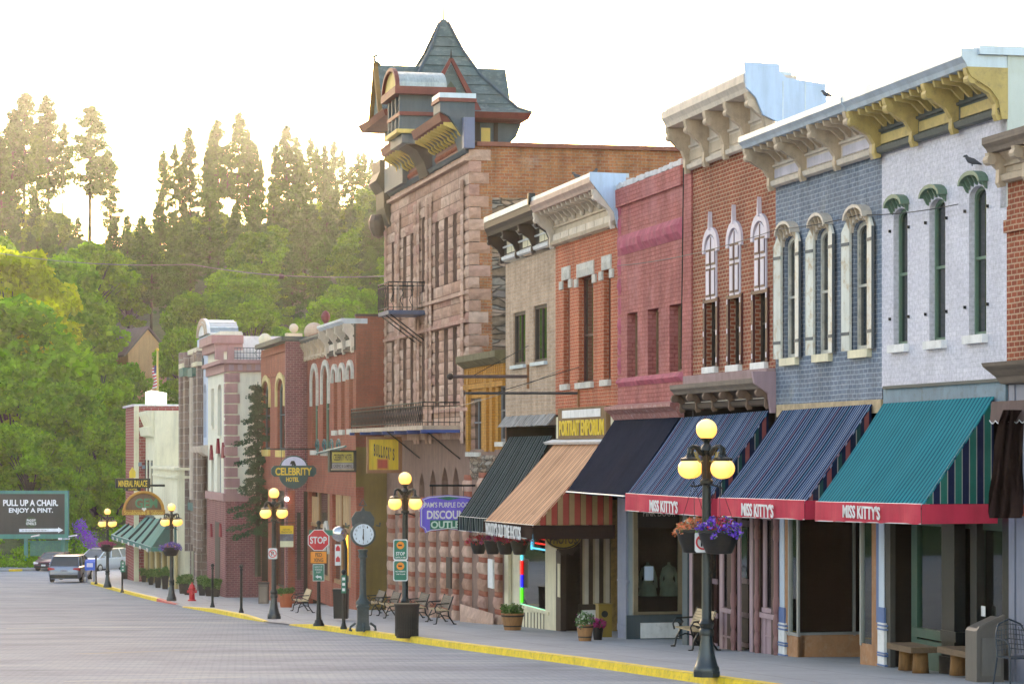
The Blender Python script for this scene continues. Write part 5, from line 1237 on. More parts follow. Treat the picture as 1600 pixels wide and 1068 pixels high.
mk('belt_course', G().box(s0 - .06, s1, nQ - 14, nQ + .16, zq_(350, 782), zq_(350, 770)), MAUV, r3)
g = G(); z = zTop - .35; k = 0; lowz = zq_(354, 770)
while z > lowz:
    L = (.62, .52)[k % 2]; g.box(s0 - .07, s0 + .6, nQ - L, nQ + .07, z - .43, z); z -= .50; k += 1
mk('quoin_block', g, MAUV, r3)
h0 = zTop
co = mk('cornice', G().box(s0 - .12, s1, nQ - 14, nQ + .12, h0 - .3, h0 + .1), MAUV, r3)
mk('cornice_crown', G().box(s0 - .3, s1, nQ - 14, nQ + .32, h0 + .1, h0 + .28), MAUV, co)
g = G()
for i in range(9): n_ = nQ - .1 - i * .42; g.box(s0 - .19, s0 - .12, n_ - .22, n_, h0 - .22, h0 + .05)
mk('cornice_blocks', g, PINKP, co)
za = zq_(350, 548); zb_ = zq_(350, 521); s_a = S(344, nQ); nn_ = NO(378, s_a)
mk('roof_turret', G().box(s_a, s1 - .02, nn_, nQ, h0 + .28, zb_ + .2), CRW, r3)
mk('turret_cornice', G().box(s_a - .22, s1, nn_ - .02, nQ + .3, za + .05, za + .42).box(s_a - .34, s1, nn_ - .04, nQ + .45, za + .42, zb_), MAUV, r3)
g = G(); n0_, n1_ = NO(407, s0) - .4, NO(366, s0)
for z in (h0 + .36, h0 + .62, h0 + .85): g.tube([(s0, n0_, z), (s0, n1_, z)], .02, 5)
for q in np.linspace(n0_, n1_, 12): g.tube([(s0, q, h0 + .28), (s0, q, h0 + .85)], .016, 4)
cx = n0_ + .45; g.tube([(s0, cx - .25, h0 + .6), (s0, cx, h0 + .85), (s0, cx + .25, h0 + .6), (s0, cx, h0 + .36), (s0, cx - .25, h0 + .6)], .02, 5)
mk('roof_railing', g, paint('blue_black_iron', (.03, .05, .08), .5), r3)
mk('roof_light_box', G().box(s0 + .5, s0 + 1.2, n0_ - .5, n1_, h0 + .3, h0 + .75), WHITE, r3)
mk('rail_pier', G().box(s0 - .02, s0 + .4, n1_, n1_ + .3, h0 + .28, h0 + .9).box(s0 - .02, s0 + .4, n1_ + .5, n1_ + .9, h0 + .28, h0 + .9), MAUV, r3)
g = G(); fb(g, 336, 343, 815, None, nQ + .07, .1); mk('dark_doorway', g, DKW, r3)
for px in (333, 347.5):
    s = S(px, nQ); z = Z(838, s, nQ); mk('red_canopy', G().prism([(s - .3, z), (s + .3, z), (s + .2, z + .4), (s, z + .65), (s - .2, z + .4)], 1, nQ + .05, nQ + .15), bpy.data.materials['red_canvas'], r3)
# blue white curved gable building
hp = ((311.5, 315.5, 600, 684), (318, 322.5, 598, 683))
hs = [W_(a, b, c, d, nQ, 'p', .5) for a, b, c, d in hp]
PB = paint('pale_blue_render', (.50, .56, .68), .8, .06, 1, .15, dirt=.15)
r4, s0, s1 = house('curved_gable_building', 'pale blue fronted building with a curved metal gable roof', 'building', 308, 325, nQ, PB, zq_(316, 700), zq_(316, 528), hs, 8, .2, sidemat=WHITE, floor=False)
for h in hs: win(r4, h, nQ, .2, SLATEB, GLASS, .06, 0)
c = (s0 + s1) / 2; w = (s1 - s0) / 2; zb_ = zq_(316, 528); zt_ = Z(497, s0, nQ); arc = [(c + w * math.cos(t) * (1 if abs(math.cos(t)) > .0 else 1), zb_ + (zt_ - zb_) * math.sin(t) ** .9) for t in np.linspace(0, math.pi, 15)]
n_back = NO(373, s0)
cg = mk('gable_roof', G().prism(arc, 1, n_back, nQ - .1), paint('ribbed_metal', (.30, .36, .40), .4, .12, .4, .1, .4, st=(1, .2, 6)), r4)
mk('gable_front', G().prism([(x, z + .12) for x, z in arc], 1, nQ - .12, nQ + .03), WHITE, r4)
g = G()
for q, o in ((.86, .08), (.62, .1)): arch_band(g, c, w * q, zb_ + .1, (zt_ - zb_) * q, .14, nQ, nQ + o, 12)
mk('gable_moulding', g, TAN, r4)
g = G()
for i in (2, 4, 6, 8, 10, 12): x, z = arc[i]; g.tube([(x, n_back, z + .02), (x, nQ - .15, z + .02)], .04, 5)
mks('roof_batten', g, TIN, cg)
mk('gable_side', G().box(s0 - .01, s0 + .3, NO(379, s0), nQ - .12, zq_(316, 560), Z(519, s0, nQ)), WHITE, r4)
mk('bay_base', G().prism([(nQ, zq_(316, 712)), (nQ + .3, zq_(316, 706)), (nQ + .4, zq_(316, 697)), (nQ, zq_(316, 695))], 0, s0, s1), paint('sand_base', (.55, .45, .38), .8), r4)
mk('recessed_wall', G().box(s0, s1, nQ - 4, nQ - .5, GZ(s1, nQ) - 1, zq_(316, 712)), paint('brown_recess_stone', (.20, .13, .11), .9, .15, 2, .3), r4)  # set-back lower wall in plain brown stone colour
g = G(); fb(g, 309, 319, 850, None, nQ - .48, .05); mk('grey_door', g, GREYP, r4)
mk('dark_window', G().box(c - .8, c + .3, nQ, nQ + .08, zq_(316, 578), zq_(316, 560)), SLATEB, r4)
# brown pilaster building
hp = [(283.5 + i * 7.6, 286 + i * 7.6, 600, 690) for i in range(3)] + [(283.5 + i * 7.6, 286 + i * 7.6, 712, 780) for i in range(3)]
hs = [W_(a, b, c, d, nQ) for a, b, c, d in hp]
r5, s0, s1 = house('brown_pilaster_building', 'brown stone building with pale vertical strips, between the curved gable and the cream end wall', 'building', 279, 308, nQ, b_brn, zq_(294, 860), zq_(294, 556), hs, 10, .2, floor=False)
for h in hs: win(r5, h, nQ, .2, BRN, GLASS, .08, .5)
g = G()
for px in (281, 288.5, 296, 303.5): fb(g, px, px + 1.6, 585, 780, nQ + .12, .12)
mks('pale_strip', g, TAN2, r5)
g = G()
for px in (279, 286, 301, 306): fb(g, px, px + 2.6, 548 + (308 - px) * .1, 860, nQ + .3, .3)
mks('stone_pilaster', g, b_brn, r5)
g = G(); fb(g, 280, 286, 575, 588, nQ + .45, .4); fb(g, 293, 300, 575, 588, nQ + .45, .4); mks('green_cap', g, paint('verdigris_cap', (.04, .15, .13), .6), r5)
g = G(); fb(g, 279, 285, 568, 575, nQ + .4, .4); fb(g, 299, 306, 566, 572, nQ + .4, .4); fb(g, 293, 307, 545, 552, nQ + .3, .6); mks('stone_cap', g, CREAM, r5)
g = G(); fb(g, 281, 306, 784, 796, nQ + .14, .12); mk('green_band', g, paint('teal_panel', (.03, .13, .13), .6), r5)
g = G(); fb(g, 279, 308, 858, None, nQ + .02, 2); mk('ground_floor', g, b_brn, r5)
g = G(); fb(g, 283, 286, 855, 900, nQ + .06, .05); fb(g, 299, 302.5, 850, 905, nQ + .06, .05); mks('slit_window', g, GLASS, r5)
# row beyond: low shop with the green awning, cream tall wall, red brick end
nG_ = 4.2
def zg_(px, py): return Z(py, S(px, nG_), nG_)
def plain(name, label, pa, pb, n, mat, yt, pxm, side=None, depth=10, back=None):
    s0, s1 = S(pb, n), S(pa, n); r = root(name, label, 'building', ((s0 + s1) / 2, n, GZ(s0, n))); zt = Z(yt, S(pxm, n), n)
    g = G().box(s0, s1, n - depth, n, GZ(s1, n) - 1.5, zt); mk('wall', g, mat, r); return r, s0, s1, zt
CR2 = paint('cream_render', (.78, .72, .54), .85, .07, .5, .2, dirt=.3, dirtc=(.52, .46, .32))
r6, s0, s1, zt_ = plain('cream_low_building', 'low cream building above the green awning', 241, 277, nG_, CR2, 733, 262)
mk('parapet_moulding', G().box(s0 - .1, s1, nG_ - 10, nG_ + .12, zt_ - .45, zt_ - .3).box(s0 - .15, s1, nG_ - 10, nG_ + .18, zt_, zt_ + .14), CR2, r6)
sN2 = S(241, nG_); zz = zg_(241, 641)
r7 = root('cream_tall_building', 'tall cream rendered building with a blank side wall behind the pub sign', 'building', (sN2 + 4, nG_, GZ(sN2, nG_)))
mk('wall', G().box(sN2 + .02, S(227, nG_), nG_ - 14, nG_ - .02, GZ(sN2, nG_) - 2, zz), CR2, r7)
mk('cornice', G().prism([(nG_, zz - 1.6), (nG_ + .3, zz - 1.5), (nG_ + .4, zz - 1.0), (nG_ + .1, zz - .9), (nG_ + .4, zz - .2), (nG_ + .4, zz), (nG_, zz)], 0, sN2 + .3, S(227, nG_)), CR2, r7)
g = G()
for i in range(3): s = sN2 + 1.5 + i * 2.6; g.box(s, s + .8, nG_ - .02, nG_ + .03, zz - 6, zz - 3)
mks('narrow_window', g, GLASS, r7)
s8 = S(227, nG_) + .05; nr = NO(212, s8); zt_ = Z(634, s8, nr)
r8 = root('red_end_building', 'red brick building at the far end of the row with a white coping', 'building', (s8 + 3, nr, GZ(s8, nr)))
mk('wall', G().box(s8, s8 + 9, nr - 16, nr, GZ(s8, nr) - 2, zt_), b_far, r8)
mk('coping', G().box(s8 - .1, s8 + 9, nr - 16, nr + .2, zt_, zt_ + .12), WHITE, r8)
mk('corner_strip', G().box(s8 - .03, s8 + .2, nr - .2, nr + .1, GZ(s8, nr), zt_), CREAM, r8)
mk('floodlight', G().box(s8 - .3, s8 - .02, NO(221, s8), NO(216, s8), Z(728, s8, nr), Z(722, s8, nr)).box(s8 - .3, s8 - .02, NO(227, s8), NO(222, s8), Z(732, s8, nr), Z(727, s8, nr)), GREYP, r8)
n1_, n2_ = NO(236, s8 + 1), NO(260.5, s8 + 1)
sb = mk('roof_sign_box', G().cube8([(s8 + 1, n2_, zt_ + .1), (s8 + 3.5, n2_ + .2, zt_ + .1), (s8 + 6, NO(227, s8 + 6), zt_ + .1), (s8 + 1, n1_, zt_ + .1), (s8 + 1, n2_, Z(613, s8, 2)), (s8 + 3.5, n2_ + .2, Z(613, s8, 2)), (s8 + 6, NO(227, s8 + 6), Z(609, s8, 2)), (s8 + 1, n1_, Z(609, s8, 2))]), glow('sun_glare_board', (1, .95, .84), .35), org=(s8 + 1, n1_, zt_ + .1), label='white board with emissive sun glare standing on the red brick end building roof', cat='sign board')  # sun reflection on the board is put in as emission
# ground floor of the awning shop
g = G(); ps = [204, 211, 218, 225, 233, 243, 253, 262, 272]
for px in ps: fb(g, px, px + 2.4, 850, None, nG_ + .12, .12)
mks('tan_pier', g, paint('tan_pier', (.50, .36, .16), .7, .1, 1, .1), r6)
s0_, s1_ = S(276, nG_), S(203, nG_)
mk('shop_front', G().box(s0_, s1_, nG_ - .5, nG_ - .01, GZ(s1_, nG_) - 1, zg_(262, 812)), paint('teal_shopfront', (.02, .055, .07), .5), r6)
mk('shop_side', G().box(s0_ - .02, s0_ + .6, nG_ - 1.5, nG_ + .1, GZ(s0_, nG_) - .5, zg_(270, 812)), paint('teal_corner', (.03, .10, .10), .5), r6)
g = G()
for a, b in zip(ps, ps[1:]): fb(g, a + 3.4, b - .8, 862, 900 if a < 230 else 912, nG_ + .004, .02)
mks('shop_window', g, GLASS, r6)
# hillside house
hm = Matrix.Translation(WP(205, 600, 270)) @ Matrix.Rotation(R(-62), 4, 'Z')
hr = root('hillside_house', 'peach gabled house with a grey brown roof among trees on the hill', 'house', (0, 0, 0), hm)
k = 270 / FPX; zb_ = (600 - 628) * k; ze = (600 - 552) * k; zp = (600 - 517) * k
PCH = paint('peach_siding', (.62, .36, .19), .8, .05, 1, .1)
g = G().box(-2.6, 5, -2.1, 2.1, zb_ - 2, ze); g.prism([(-2.1, ze), (2.1, ze), (0, zp)], 0, -2.6, 5)
mk('wall', g, PCH, hr)
g = G()
for q in (-1, 1): g.cube8([(x, q * y, z) for z0, z1 in ((0, 0),) for x, y, z in ((-3.0, 2.6, ze - .55), (5.4, 2.6, ze - .55), (5.4, 0, zp + .05), (-3.0, 0, zp + .05), (-3.0, 2.7, ze - .35), (5.4, 2.7, ze - .35), (5.4, 0, zp + .3), (-3.0, 0, zp + .3))])
mk('roof', g, paint('grey_brown_shingle', (.13, .105, .11), .9, .1, 1, .2), hr)
g = G().box(-2.68, -2.6, -.7, .7, zb_ + .6, zb_ + 2.6); w_ = mk('window', g, SLATEB, hr)
g = G(); [g.box(-2.7, -2.681, y - .65, y - .07, z, z + .55) for y in (.0, .70) for z in (zb_ + .7, zb_ + 1.32, zb_ + 1.94)]; mk('pane', g, GLASS, w_)
# ------------------------------------------------------------ awnings
def awning(label, tl, tr, bl, br, mat, gore=None, val=None, valmat=None, txt=None, n0=.06, name='awning', sideval=True, txtmat=None, thick=.02, group=None, nb=0.0, hang=None):
    sL, sR = S(tl[0], n0), S(tr[0], n0); pL, pR = NO(bl[0], sL), NO(br[0], sR); p = (pL + pR) / 2
    zt0, zt1 = Z(tr[1], sR, n0), Z(tl[1], sL, n0); zb0, zb1 = Z(br[1], sR, pR), Z(bl[1], sL, pL)
    r = root(name, label, 'awning', ((sL + sR) / 2, n0, (zt0 + zt1) / 2), group=group)
    g = G(); k = 14; m = 8; vs = []
    for i in range(k + 1):
        t = i / k; s = sR + (sL - sR) * t; zt_, zb_ = zt0 + (zt1 - zt0) * t, zb0 + (zb1 - zb0) * t; pp = pR + (pL - pR) * t
        for j in range(m + 1):
            u = j / m; sag = -.05 * math.sin(math.pi * u) * (1 - .35 * math.cos(t * 18)) - .02 * u * (1 + math.sin(t * 12.6 + 1)); vs.append((s, n0 + (pp - n0) * u, zt_ + (zb_ - zt_) * u + sag + .012 * math.sin(t * 31 + u * 2) * u * (1 - u)))
    n1 = len(vs); vs2 = [(a, b - thick * .6, c - thick) for a, b, c in vs]; q = m + 1; fs = []
    for i in range(k):
        for j in range(m): a = i * q + j; fs.append((a, a + 1, a + q + 1, a + q)[::-1]); fs.append((a + n1, a + n1 + 1, a + n1 + q + 1, a + n1 + q))
    for i in range(k): a, b = i * q + m, (i + 1) * q + m; fs.append((a, b, b + n1, a + n1))
    for j in range(m): fs.append((j, j + 1, j + 1 + n1, j + n1)); a = k * q + j; fs.append((a + 1, a, a + n1, a + n1 + 1))
    g.add(vs + vs2, fs); c = mk('canopy', g, mat, r)
    if gore: mk('side_panel', G().prism([(n0, zt0 - .03), (n0, zb0), (pR - .03, zb0)], 0, sR + .012, sR + .03), gore, r)
    g = G(); g.tube([(sR, pR - .01, zb0 - .01), (sL, pL - .01, zb1 - .01)], .018, 6); g.tube([(sR + .05, n0, zt0 - (zt0 - zb0) * .85), (sR + .05, pR - .03, zb0 - .02)], .014, 5); mk('frame_bar', g, TIN, r)
    if val:
        g = G(); vs = []; kk = 40; h0, h1 = (zb0 - Z(val[1], sR, pR)), (zb1 - Z(val[0], sL, pL))
        for i in range(kk + 1):
            t = i / kk; s = sR + (sL - sR) * t; pp = pR + (pL - pR) * t; zb_ = zb0 + (zb1 - zb0) * t; h = h0 + (h1 - h0) * t
            for u in (0, .5, 1): vs.append((s, pp + .012 + .035 * u * math.sin(t * 23) * math.sin(t * 5 + 1), zb_ - h * u - .01 * u * math.sin(t * 40)))
        fs = []
        for i in range(kk):
            for j in range(2): a = i * 3 + j; fs.append((a, a + 3, a + 4, a + 1)[::-1] if 0 else (a, a + 1, a + 4, a + 3))
        g.add(vs, [f[::-1] for f in fs]); v = mk('valance', g, valmat, r)
        mk('valance_hem', G().tube([(sR, pR + .014, zb0 - h0), (sL, pL + .014, zb1 - h1)], .008, 4), WHITE, v)
        if sideval: mk('side_valance', G().box(sR - .01, sR + .002, .0, pR, zb0 - h0, zb0 - .004), valmat, r)
        if txt:
            s_, a, b, y0, y1, w = txt[0], txt[1], txt[2], txt[3], txt[4], txtmat or WHITE
            sa, sb = S(b, p), S(a, p); ms = (sa + sb) / 2
            mk('lettering', text_g(s_, (ms, pR + (pL - pR) * (ms - sR) / (sL - sR) + .06, Z((y0 + y1) / 2, ms, p)), (-1, 0, 0), (0, 0, 1), sb - sa, (y1 - y0) / FPX * YD(ms, p), .01, .02), w, v)
    return r
AWR = paint('crimson_valance', (.56, .025, .06), .8, .12, 1.2, .3)
blue = stripes('blue_stripe_cloth', 1.75, [(0.0, (0.008, 0.022, 0.06)), (0.057, (0.07, 0.2, 0.3)), (0.082, (0.006, 0.014, 0.042)), (0.147, (0.26, 0.32, 0.44)), (0.164, (0.01, 0.034, 0.075)), (0.217, (0.15, 0.22, 0.36)), (0.24, (0.008, 0.022, 0.06)), (0.304, (0.2, 0.28, 0.42)), (0.324, (0.006, 0.014, 0.042)), (0.388, (0.26, 0.16, 0.24)), (0.41, (0.01, 0.034, 0.075)), (0.466, (0.2, 0.28, 0.42)), (0.489, (0.008, 0.022, 0.06)), (0.541, (0.15, 0.22, 0.36)), (0.566, (0.006, 0.014, 0.042)), (0.627, (0.15, 0.22, 0.36)), (0.652, (0.01, 0.034, 0.075)), (0.694, (0.26, 0.32, 0.44)), (0.716, (0.008, 0.022, 0.06)), (0.76, (0.2, 0.28, 0.42)), (0.786, (0.006, 0.014, 0.042)), (0.827, (0.15, 0.22, 0.36)), (0.853, (0.01, 0.034, 0.075)), (0.898, (0.15, 0.22, 0.36)), (0.917, (0.008, 0.022, 0.06)), (0.983, (0.26, 0.32, 0.44))], fade=.12)
teal = stripes('teal_stripe_cloth', .155, [(0, (.012, .21, .25)), (.55, (.003, .045, .085)), (.8, (.010, .16, .20))], fade=.12)
goret = stripes('green_navy_gore', .25, [(0, (.012, .018, .05)), (.38, (.30, .33, .32)), (.43, (.015, .13, .10)), (.88, (.30, .33, .32)), (.93, (.012, .018, .05))])
goreb = stripes('red_navy_gore', .36, [(0, (.012, .018, .045)), (.3, (.25, .07, .07)), (.55, (.012, .018, .045)), (.75, (.015, .06, .06)), (.95, (.3, .3, .3))])
dkt = stripes('charcoal_teal_stripe', .62, [(0, (.006, .018, .020)), (.2, (.15, .21, .22)), (.27, (.006, .016, .018)), (.48, (.11, .12, .16)), (.54, (.006, .018, .02)), (.72, (.16, .22, .23)), (.8, (.006, .014, .016))])
peach = stripes('peach_stripe_cloth', .52, [(0, (.66, .37, .22)), (.26, (.34, .14, .08)), (.38, (.66, .40, .26)), (.6, (.30, .12, .07)), (.72, (.68, .38, .24))])
gorep = stripes('red_tan_gore', .30, [(0, (.36, .06, .045)), (.5, (.34, .20, .10)), (.95, (.1, .03, .02))])
charcoal = paint('charcoal_canvas', (.012, .018, .035), 1, .12, 1, .3, spec=.02)
BROWNV = paint('brown_canvas', (.030, .016, .014), 1, .12, 1.5, .3, spec=.03)
awning("teal striped awning with crimson valance, nearest of the three lettered awnings", (1380, 630), (1553, 619), (1275, 783), (1440, 787), teal, goret, (813, 818), AWR, ("MISS KITTY'S", 1322, 1380, 789, 810))
awning("blue striped awning with crimson valance under the slate blue building", (1222, 641), (1362, 631), (1122, 777), (1258, 781), blue, goreb, (806, 811), AWR, ("MISS KITTY'S", 1163, 1213, 786, 807))
awning("blue striped awning with crimson valance behind the nearest street lamp", (1064, 652), (1201, 641), (978, 770), (1106, 778), blue, goreb, (797, 806), AWR, ("MISS KITTY'S", 1019, 1063, 781, 800))
awning('plain charcoal awning without lettering under the pink building', (961, 654), (1062, 650), (884, 767), (976, 774), charcoal, None)
awning('peach striped awning with a brown lettered valance', (872, 686), (957, 682), (756, 813), (833, 820), peach, gorep, (831, 842), BROWNV, ("WOODY'S OLD TIME PHOTOS", 762, 817, 818, 839))
awning('charcoal teal striped awning with a fringed edge beside the purple sign', (795, 682), (863, 680), (716, 806), (790, 812), dkt, None, (828, 834), dkt)
# folded brown canopy at the right edge
s0 = S(1584, .5); r = root('brown_canopy', 'folded brown canvas canopy hanging at the right edge', 'awning', (s0, .3, Z(700, s0)))
g = G(); vs = []
for j, (y, a, b) in enumerate(((640, 1567, 1584), (660, 1560, 1582), (700, 1553, 1580), (735, 1551, 1580), (770, 1545, 1582), (800, 1544, 1581), (809, 1546, 1578))):
    for i in range(8):
        px = a + (b - a) * i / 7; nn = .62 + .12 * math.sin(i * 2.2 + j * .8) ; s = S(px, nn); vs.append((s, nn, Z(y, s, nn)))
nv = len(vs); vs += [(a + .02, b - .2, c) for a, b, c in vs]
fs = [(j * 8 + i, (j + 1) * 8 + i, (j + 1) * 8 + i + 1, j * 8 + i + 1) for j in range(6) for i in range(7)]; fs += [tuple(q + nv for q in f[::-1]) for f in fs]
for j in range(6): fs += [(j * 8 + nv, (j + 1) * 8 + nv, (j + 1) * 8, j * 8), (j * 8 + 7, (j + 1) * 8 + 7, (j + 1) * 8 + 7 + nv, j * 8 + 7 + nv)]
g.add(vs, fs); mk('drape', g, BROWNV, r, smooth=True)
g = G(); vs = []; sa, sb = S(1680, .3), S(1568, .3); kk = 60
for i in range(kk + 1):
    s = sb + (sa - sb) * i / kk; z0 = Z(626, S(1590, .3), .3); z1 = Z(656, S(1590, .3), .3) - .05 * abs(math.sin(i * .6)); vs += [(s, .5, z0), (s, .53, z1)]
g.add(vs, [(2 * i, 2 * i + 1, 2 * i + 3, 2 * i + 2) for i in range(kk)]); mk('scalloped_valance', g, paint('brown_canvas_light', (.13, .08, .075), .85), r)
g = G(); g.tube([(vs[2 * i + 1][0], .535, vs[2 * i + 1][2]) for i in range(kk + 1)], .01, 4); mk('pale_piping', g, WHITE, r)
# green awning of the far shop
sg0 = S(275, 4.2)
r = awning('dark green sectioned awning with small white letters on the far cream shop', (209, 807), (266, 811), (174, 834), (236, 854), paint('sea_green_canvas', (.045, .22, .19), .8, .12, .6, .2), paint('dark_green_canvas', (.02, .09, .085), .8), (841, 861), paint('sea_green_canvas_2', (.035, .17, .15), .8), None, n0=4.25)
g = G(); sL, sR = S(209, 4.25), S(266, 4.25)
pL, pR = NO(174, sL), NO(236, sR); zs = (Z(811, sR, 4.25), Z(807, sL, 4.25), Z(854, sR, pR), Z(834, sL, pL))
for t in (.2, .36, .52, .72, .88):
    s = sR + (sL - sR) * t; a = zs[0] + (zs[1] - zs[0]) * t; b = zs[2] + (zs[3] - zs[2]) * t; p = pR + (pL - pR) * t
    g.tube([(s, 4.25 + (p - 4.25) * u, a + (b - a) * u + .03 - .035 * math.sin(math.pi * u)) for u in np.linspace(0, 1, 9)], .09, 5)
mks('dark_seam', g, paint('seam_green', (.008, .03, .035), .8), r)
for t in (.06, .22, .36, .5, .66, .8, .92):
    s = sR + (sL - sR) * t; p = pR + (pL - pR) * t; b = zs[2] + (zs[3] - zs[2]) * t
    mk('lettering', text_g('GEM' if t != .5 else 'GEM', (s, p + .07, b - .22), (-1, 0, 0), (0, 0, 1), 1.3, .2, .01, .02), WHITE, r)

# ------------------------------------------------------------ hanging signs (planes across the pavement)
def pm(px, py, s):
    n = NO(px, s); return n, Z(py, s, n)
def pbox(g, s, a, b, y0, y1, th=.05, ds=0.0):
    n1, zt_ = pm(a, y0, s); n0, zb_ = pm(b, y1, s); return g.box(s + ds, s + ds + th, n0, n1, zb_, zt_)
def ptext(s, txt, a, b, y0, y1, bold=.02, ds=-.012, dep=.01):
    n1, zt_ = pm(a, y0, s); n0, zb_ = pm(b, y1, s)
    return text_g(txt, (s + ds, (n0 + n1) / 2, (zt_ + zb_) / 2), (0, -1, 0), (0, 0, 1), abs(n1 - n0), zt_ - zb_, dep, bold)
def pell(s, cx, cy, rx, ry, t0=0, t1=2 * math.pi, k=28):
    n0, z0 = pm(cx, cy, s); ux = abs(NO(cx + 1, s) - n0); uz = ux
    return [(n0 - rx * ux * math.cos(t), z0 + ry * uz * math.sin(t)) for t in np.linspace(t0, t1, k, endpoint=(t1 - t0) < 6.2)]
def hang_root(name, label, s, px, py, cat='sign'):
    n, z = pm(px, py, s); return root(name, label, cat, (s, n, z))
DG = paint('sign_dark_green', (.025, .075, .075), .45, .08, 2, 0); GOLD = paint('gold_leaf_letters', (.80, .56, .06), .4, .08, 2, 0); LAV = paint('pale_lavender_board', (.62, .62, .78), .6, .05, 1, 0)
def rod(g, s, a, b, y, r=.025, toward=None): g.tube([(s, *pm(a, y, s)), (s, *pm(b, y, s))], r, 6)
# celebrity hotel
s = S(499, 1.2); r = hang_root('hotel_sign', 'dark green hotel sign with gold letters and a pale dome, hanging from a rod', s, 460, 735)
mk('board', G().prism(pell(s, 459, 737, 24, 26), 0, s, s + .1), DG, r)
mk('pale_dome', G().prism(pell(s, 459, 730, 20, 17, 0, math.pi), 0, s - .01, s + .0), LAV, r)
n1, z1 = pm(424, 727, s); n0, z0 = pm(494, 744, s); e = .12
mk('name_band', G().prism([(n0, z0 + e), (n0 - .05 + .05, z1 - e), (n0 + e, z1), (n1 - e, z1), (n1, z1 - e), (n1, z0 + e), (n1 - e, z0), (n0 + e, z0)], 0, s - .04, s + .12), DG, r)
mk('lettering', ptext(s, 'CELEBRITY', 430, 487, 730, 742, .03, -.05), GOLD, r); mk('lettering', ptext(s, 'HOTEL', 447, 467, 745, 752, .03), GOLD, r)
g = G(); n_, z_ = pm(458, 724, s); g.prism([(n_ - .12, z_ - .05), (n_ - .05, z_ + .12), (n_ + .08, z_ + .12), (n_ + .14, z_ - .02), (n_ + .06, z_ - .02), (n_ + .06, z_ - .16), (n_ + .02, z_ - .16), (n_, z_ - .03), (n_ - .04, z_ - .18), (n_ - .08, z_ - .18)], 0, s - .02, s - .011); mk('dark_emblem', g, BLACK, r)
g = G(); rod(g, s + .05, 418, 500, 701, .03); 
for px in (440, 478): g.tube([(s + .05, *pm(px, 701, s)), (s + .05, *pm(px, 722, s))], .012, 4)
mk('hanging_rod', g, BLACK, r)
# small casino board beside it
s = S(425, 1.2); r = hang_root('small_sign', 'small dark teal sign with yellow letters left of the hotel sign', s, 412, 735)
mk('board', pbox(G(), s, 405, 421, 724, 746, .2), DG, r); mk('lettering', ptext(s, 'CASINO', 407, 419, 730, 741, .03), GOLD, r)
mk('rim', pbox(G(), s, 404, 422, 722.5, 725, .24, -.02), paint('teal_rim', (.05, .25, .28), .5), r)
# marquee box
s = S(559, 1.2); r = hang_root('marquee_sign', 'yellow faced marquee box with two rows of letters on the brick side', s, 535, 720)
mk('box', pbox(G(), s, 515, 557, 703, 737, .5), BLACK, r); mk('yellow_face', pbox(G(), s, 519, 552, 706, 722, .02, -.02), paint('yellow_face', (.55, .42, .08), .5), r)  # face is flat yellow paint
mk('white_face', pbox(G(), s, 519, 552, 723, 731, .02, -.02), paint('grey_white_face', (.40, .36, .36), .5), r)
mk('lettering', ptext(s, 'CELEBRITY HOTEL', 521, 550, 709, 719, .02, -.03), BRN, r); mk('lettering', ptext(s, 'CASINO & GAMING', 521, 550, 725, 730, .01, -.03), BRN, r)
mk('tan_rim', G().box(s - .03, s + .5, NO(553, s), NO(517, s), Z(734, s, 1.5) , Z(731.5, s, 1.5)), TAN, r)
# scrolled iron arm over the green windows
s = S(500, 1.25); g = G()
for i in range(4):
    a = S(497 + i * 11, 1.35); z = Z(697, a, 1.35); g.tube([(a + .5 * math.cos(t) * (1 - t / 14), 1.38, z + .32 * math.sin(t) * (1 - t / 14)) for t in np.linspace(0, 8, 18)], .035, 5)
g.tube([(S(495, 1.38), 1.38, Z(708, S(495, 1.3), 1.3)), (S(540, 1.38), 1.38, Z(697, S(540, 1.3), 1.3))], .05, 5)
mk('scroll_ironwork', g, paint('teal_iron', (.03, .13, .14), .5), org=(s, 1.3, Z(700, s, 1.3)), label='teal scrolled ironwork on the narrow brick building above the marquee', cat='ironwork')
# bullock's
s = S(648); r = hang_root('wooden_sign', 'yellow board sign in a brown wooden frame hanging under the lower balcony', s, 600, 710)
WD = paint('brown_sign_frame', (.30, .13, .06), .6, .15, 3, .2)
mk('board', pbox(G(), s, 575, 624, 685, 735, .05), paint('yellow_planks', (.70, .46, .03), .6, .22, 1.5, .2, st=(1, 9, .5)), r)
for a, b, c, d in ((573, 627, 682, 686), (573, 627, 733.5, 738.5), (573, 576, 686, 733.5), (622.5, 628, 686, 733.5)): mk('frame_board', pbox(G(), s, a, b, c, d, .16, -.06), WD, r)
for i, ch in enumerate("BULLOCK'S"):
    a = 584 + i * 3.7; y = 693 + abs(i - 0) * .9; mk('lettering', ptext(s, ch, a, a + (2.6 if ch != "'" else 1), y, y + (19 if ch != "'" else 6), .03), BRN, r)
mk('red_square', pbox(G(), s, 588.5, 607, 716, 733, .02, -.02), paint('orange_square_rim', (.6, .26, .05), .6), r); mk('red_panel', pbox(G(), s, 590.5, 605, 718, 731, .02, -.03), paint('brick_red_panel', (.45, .08, .04), .6), r)
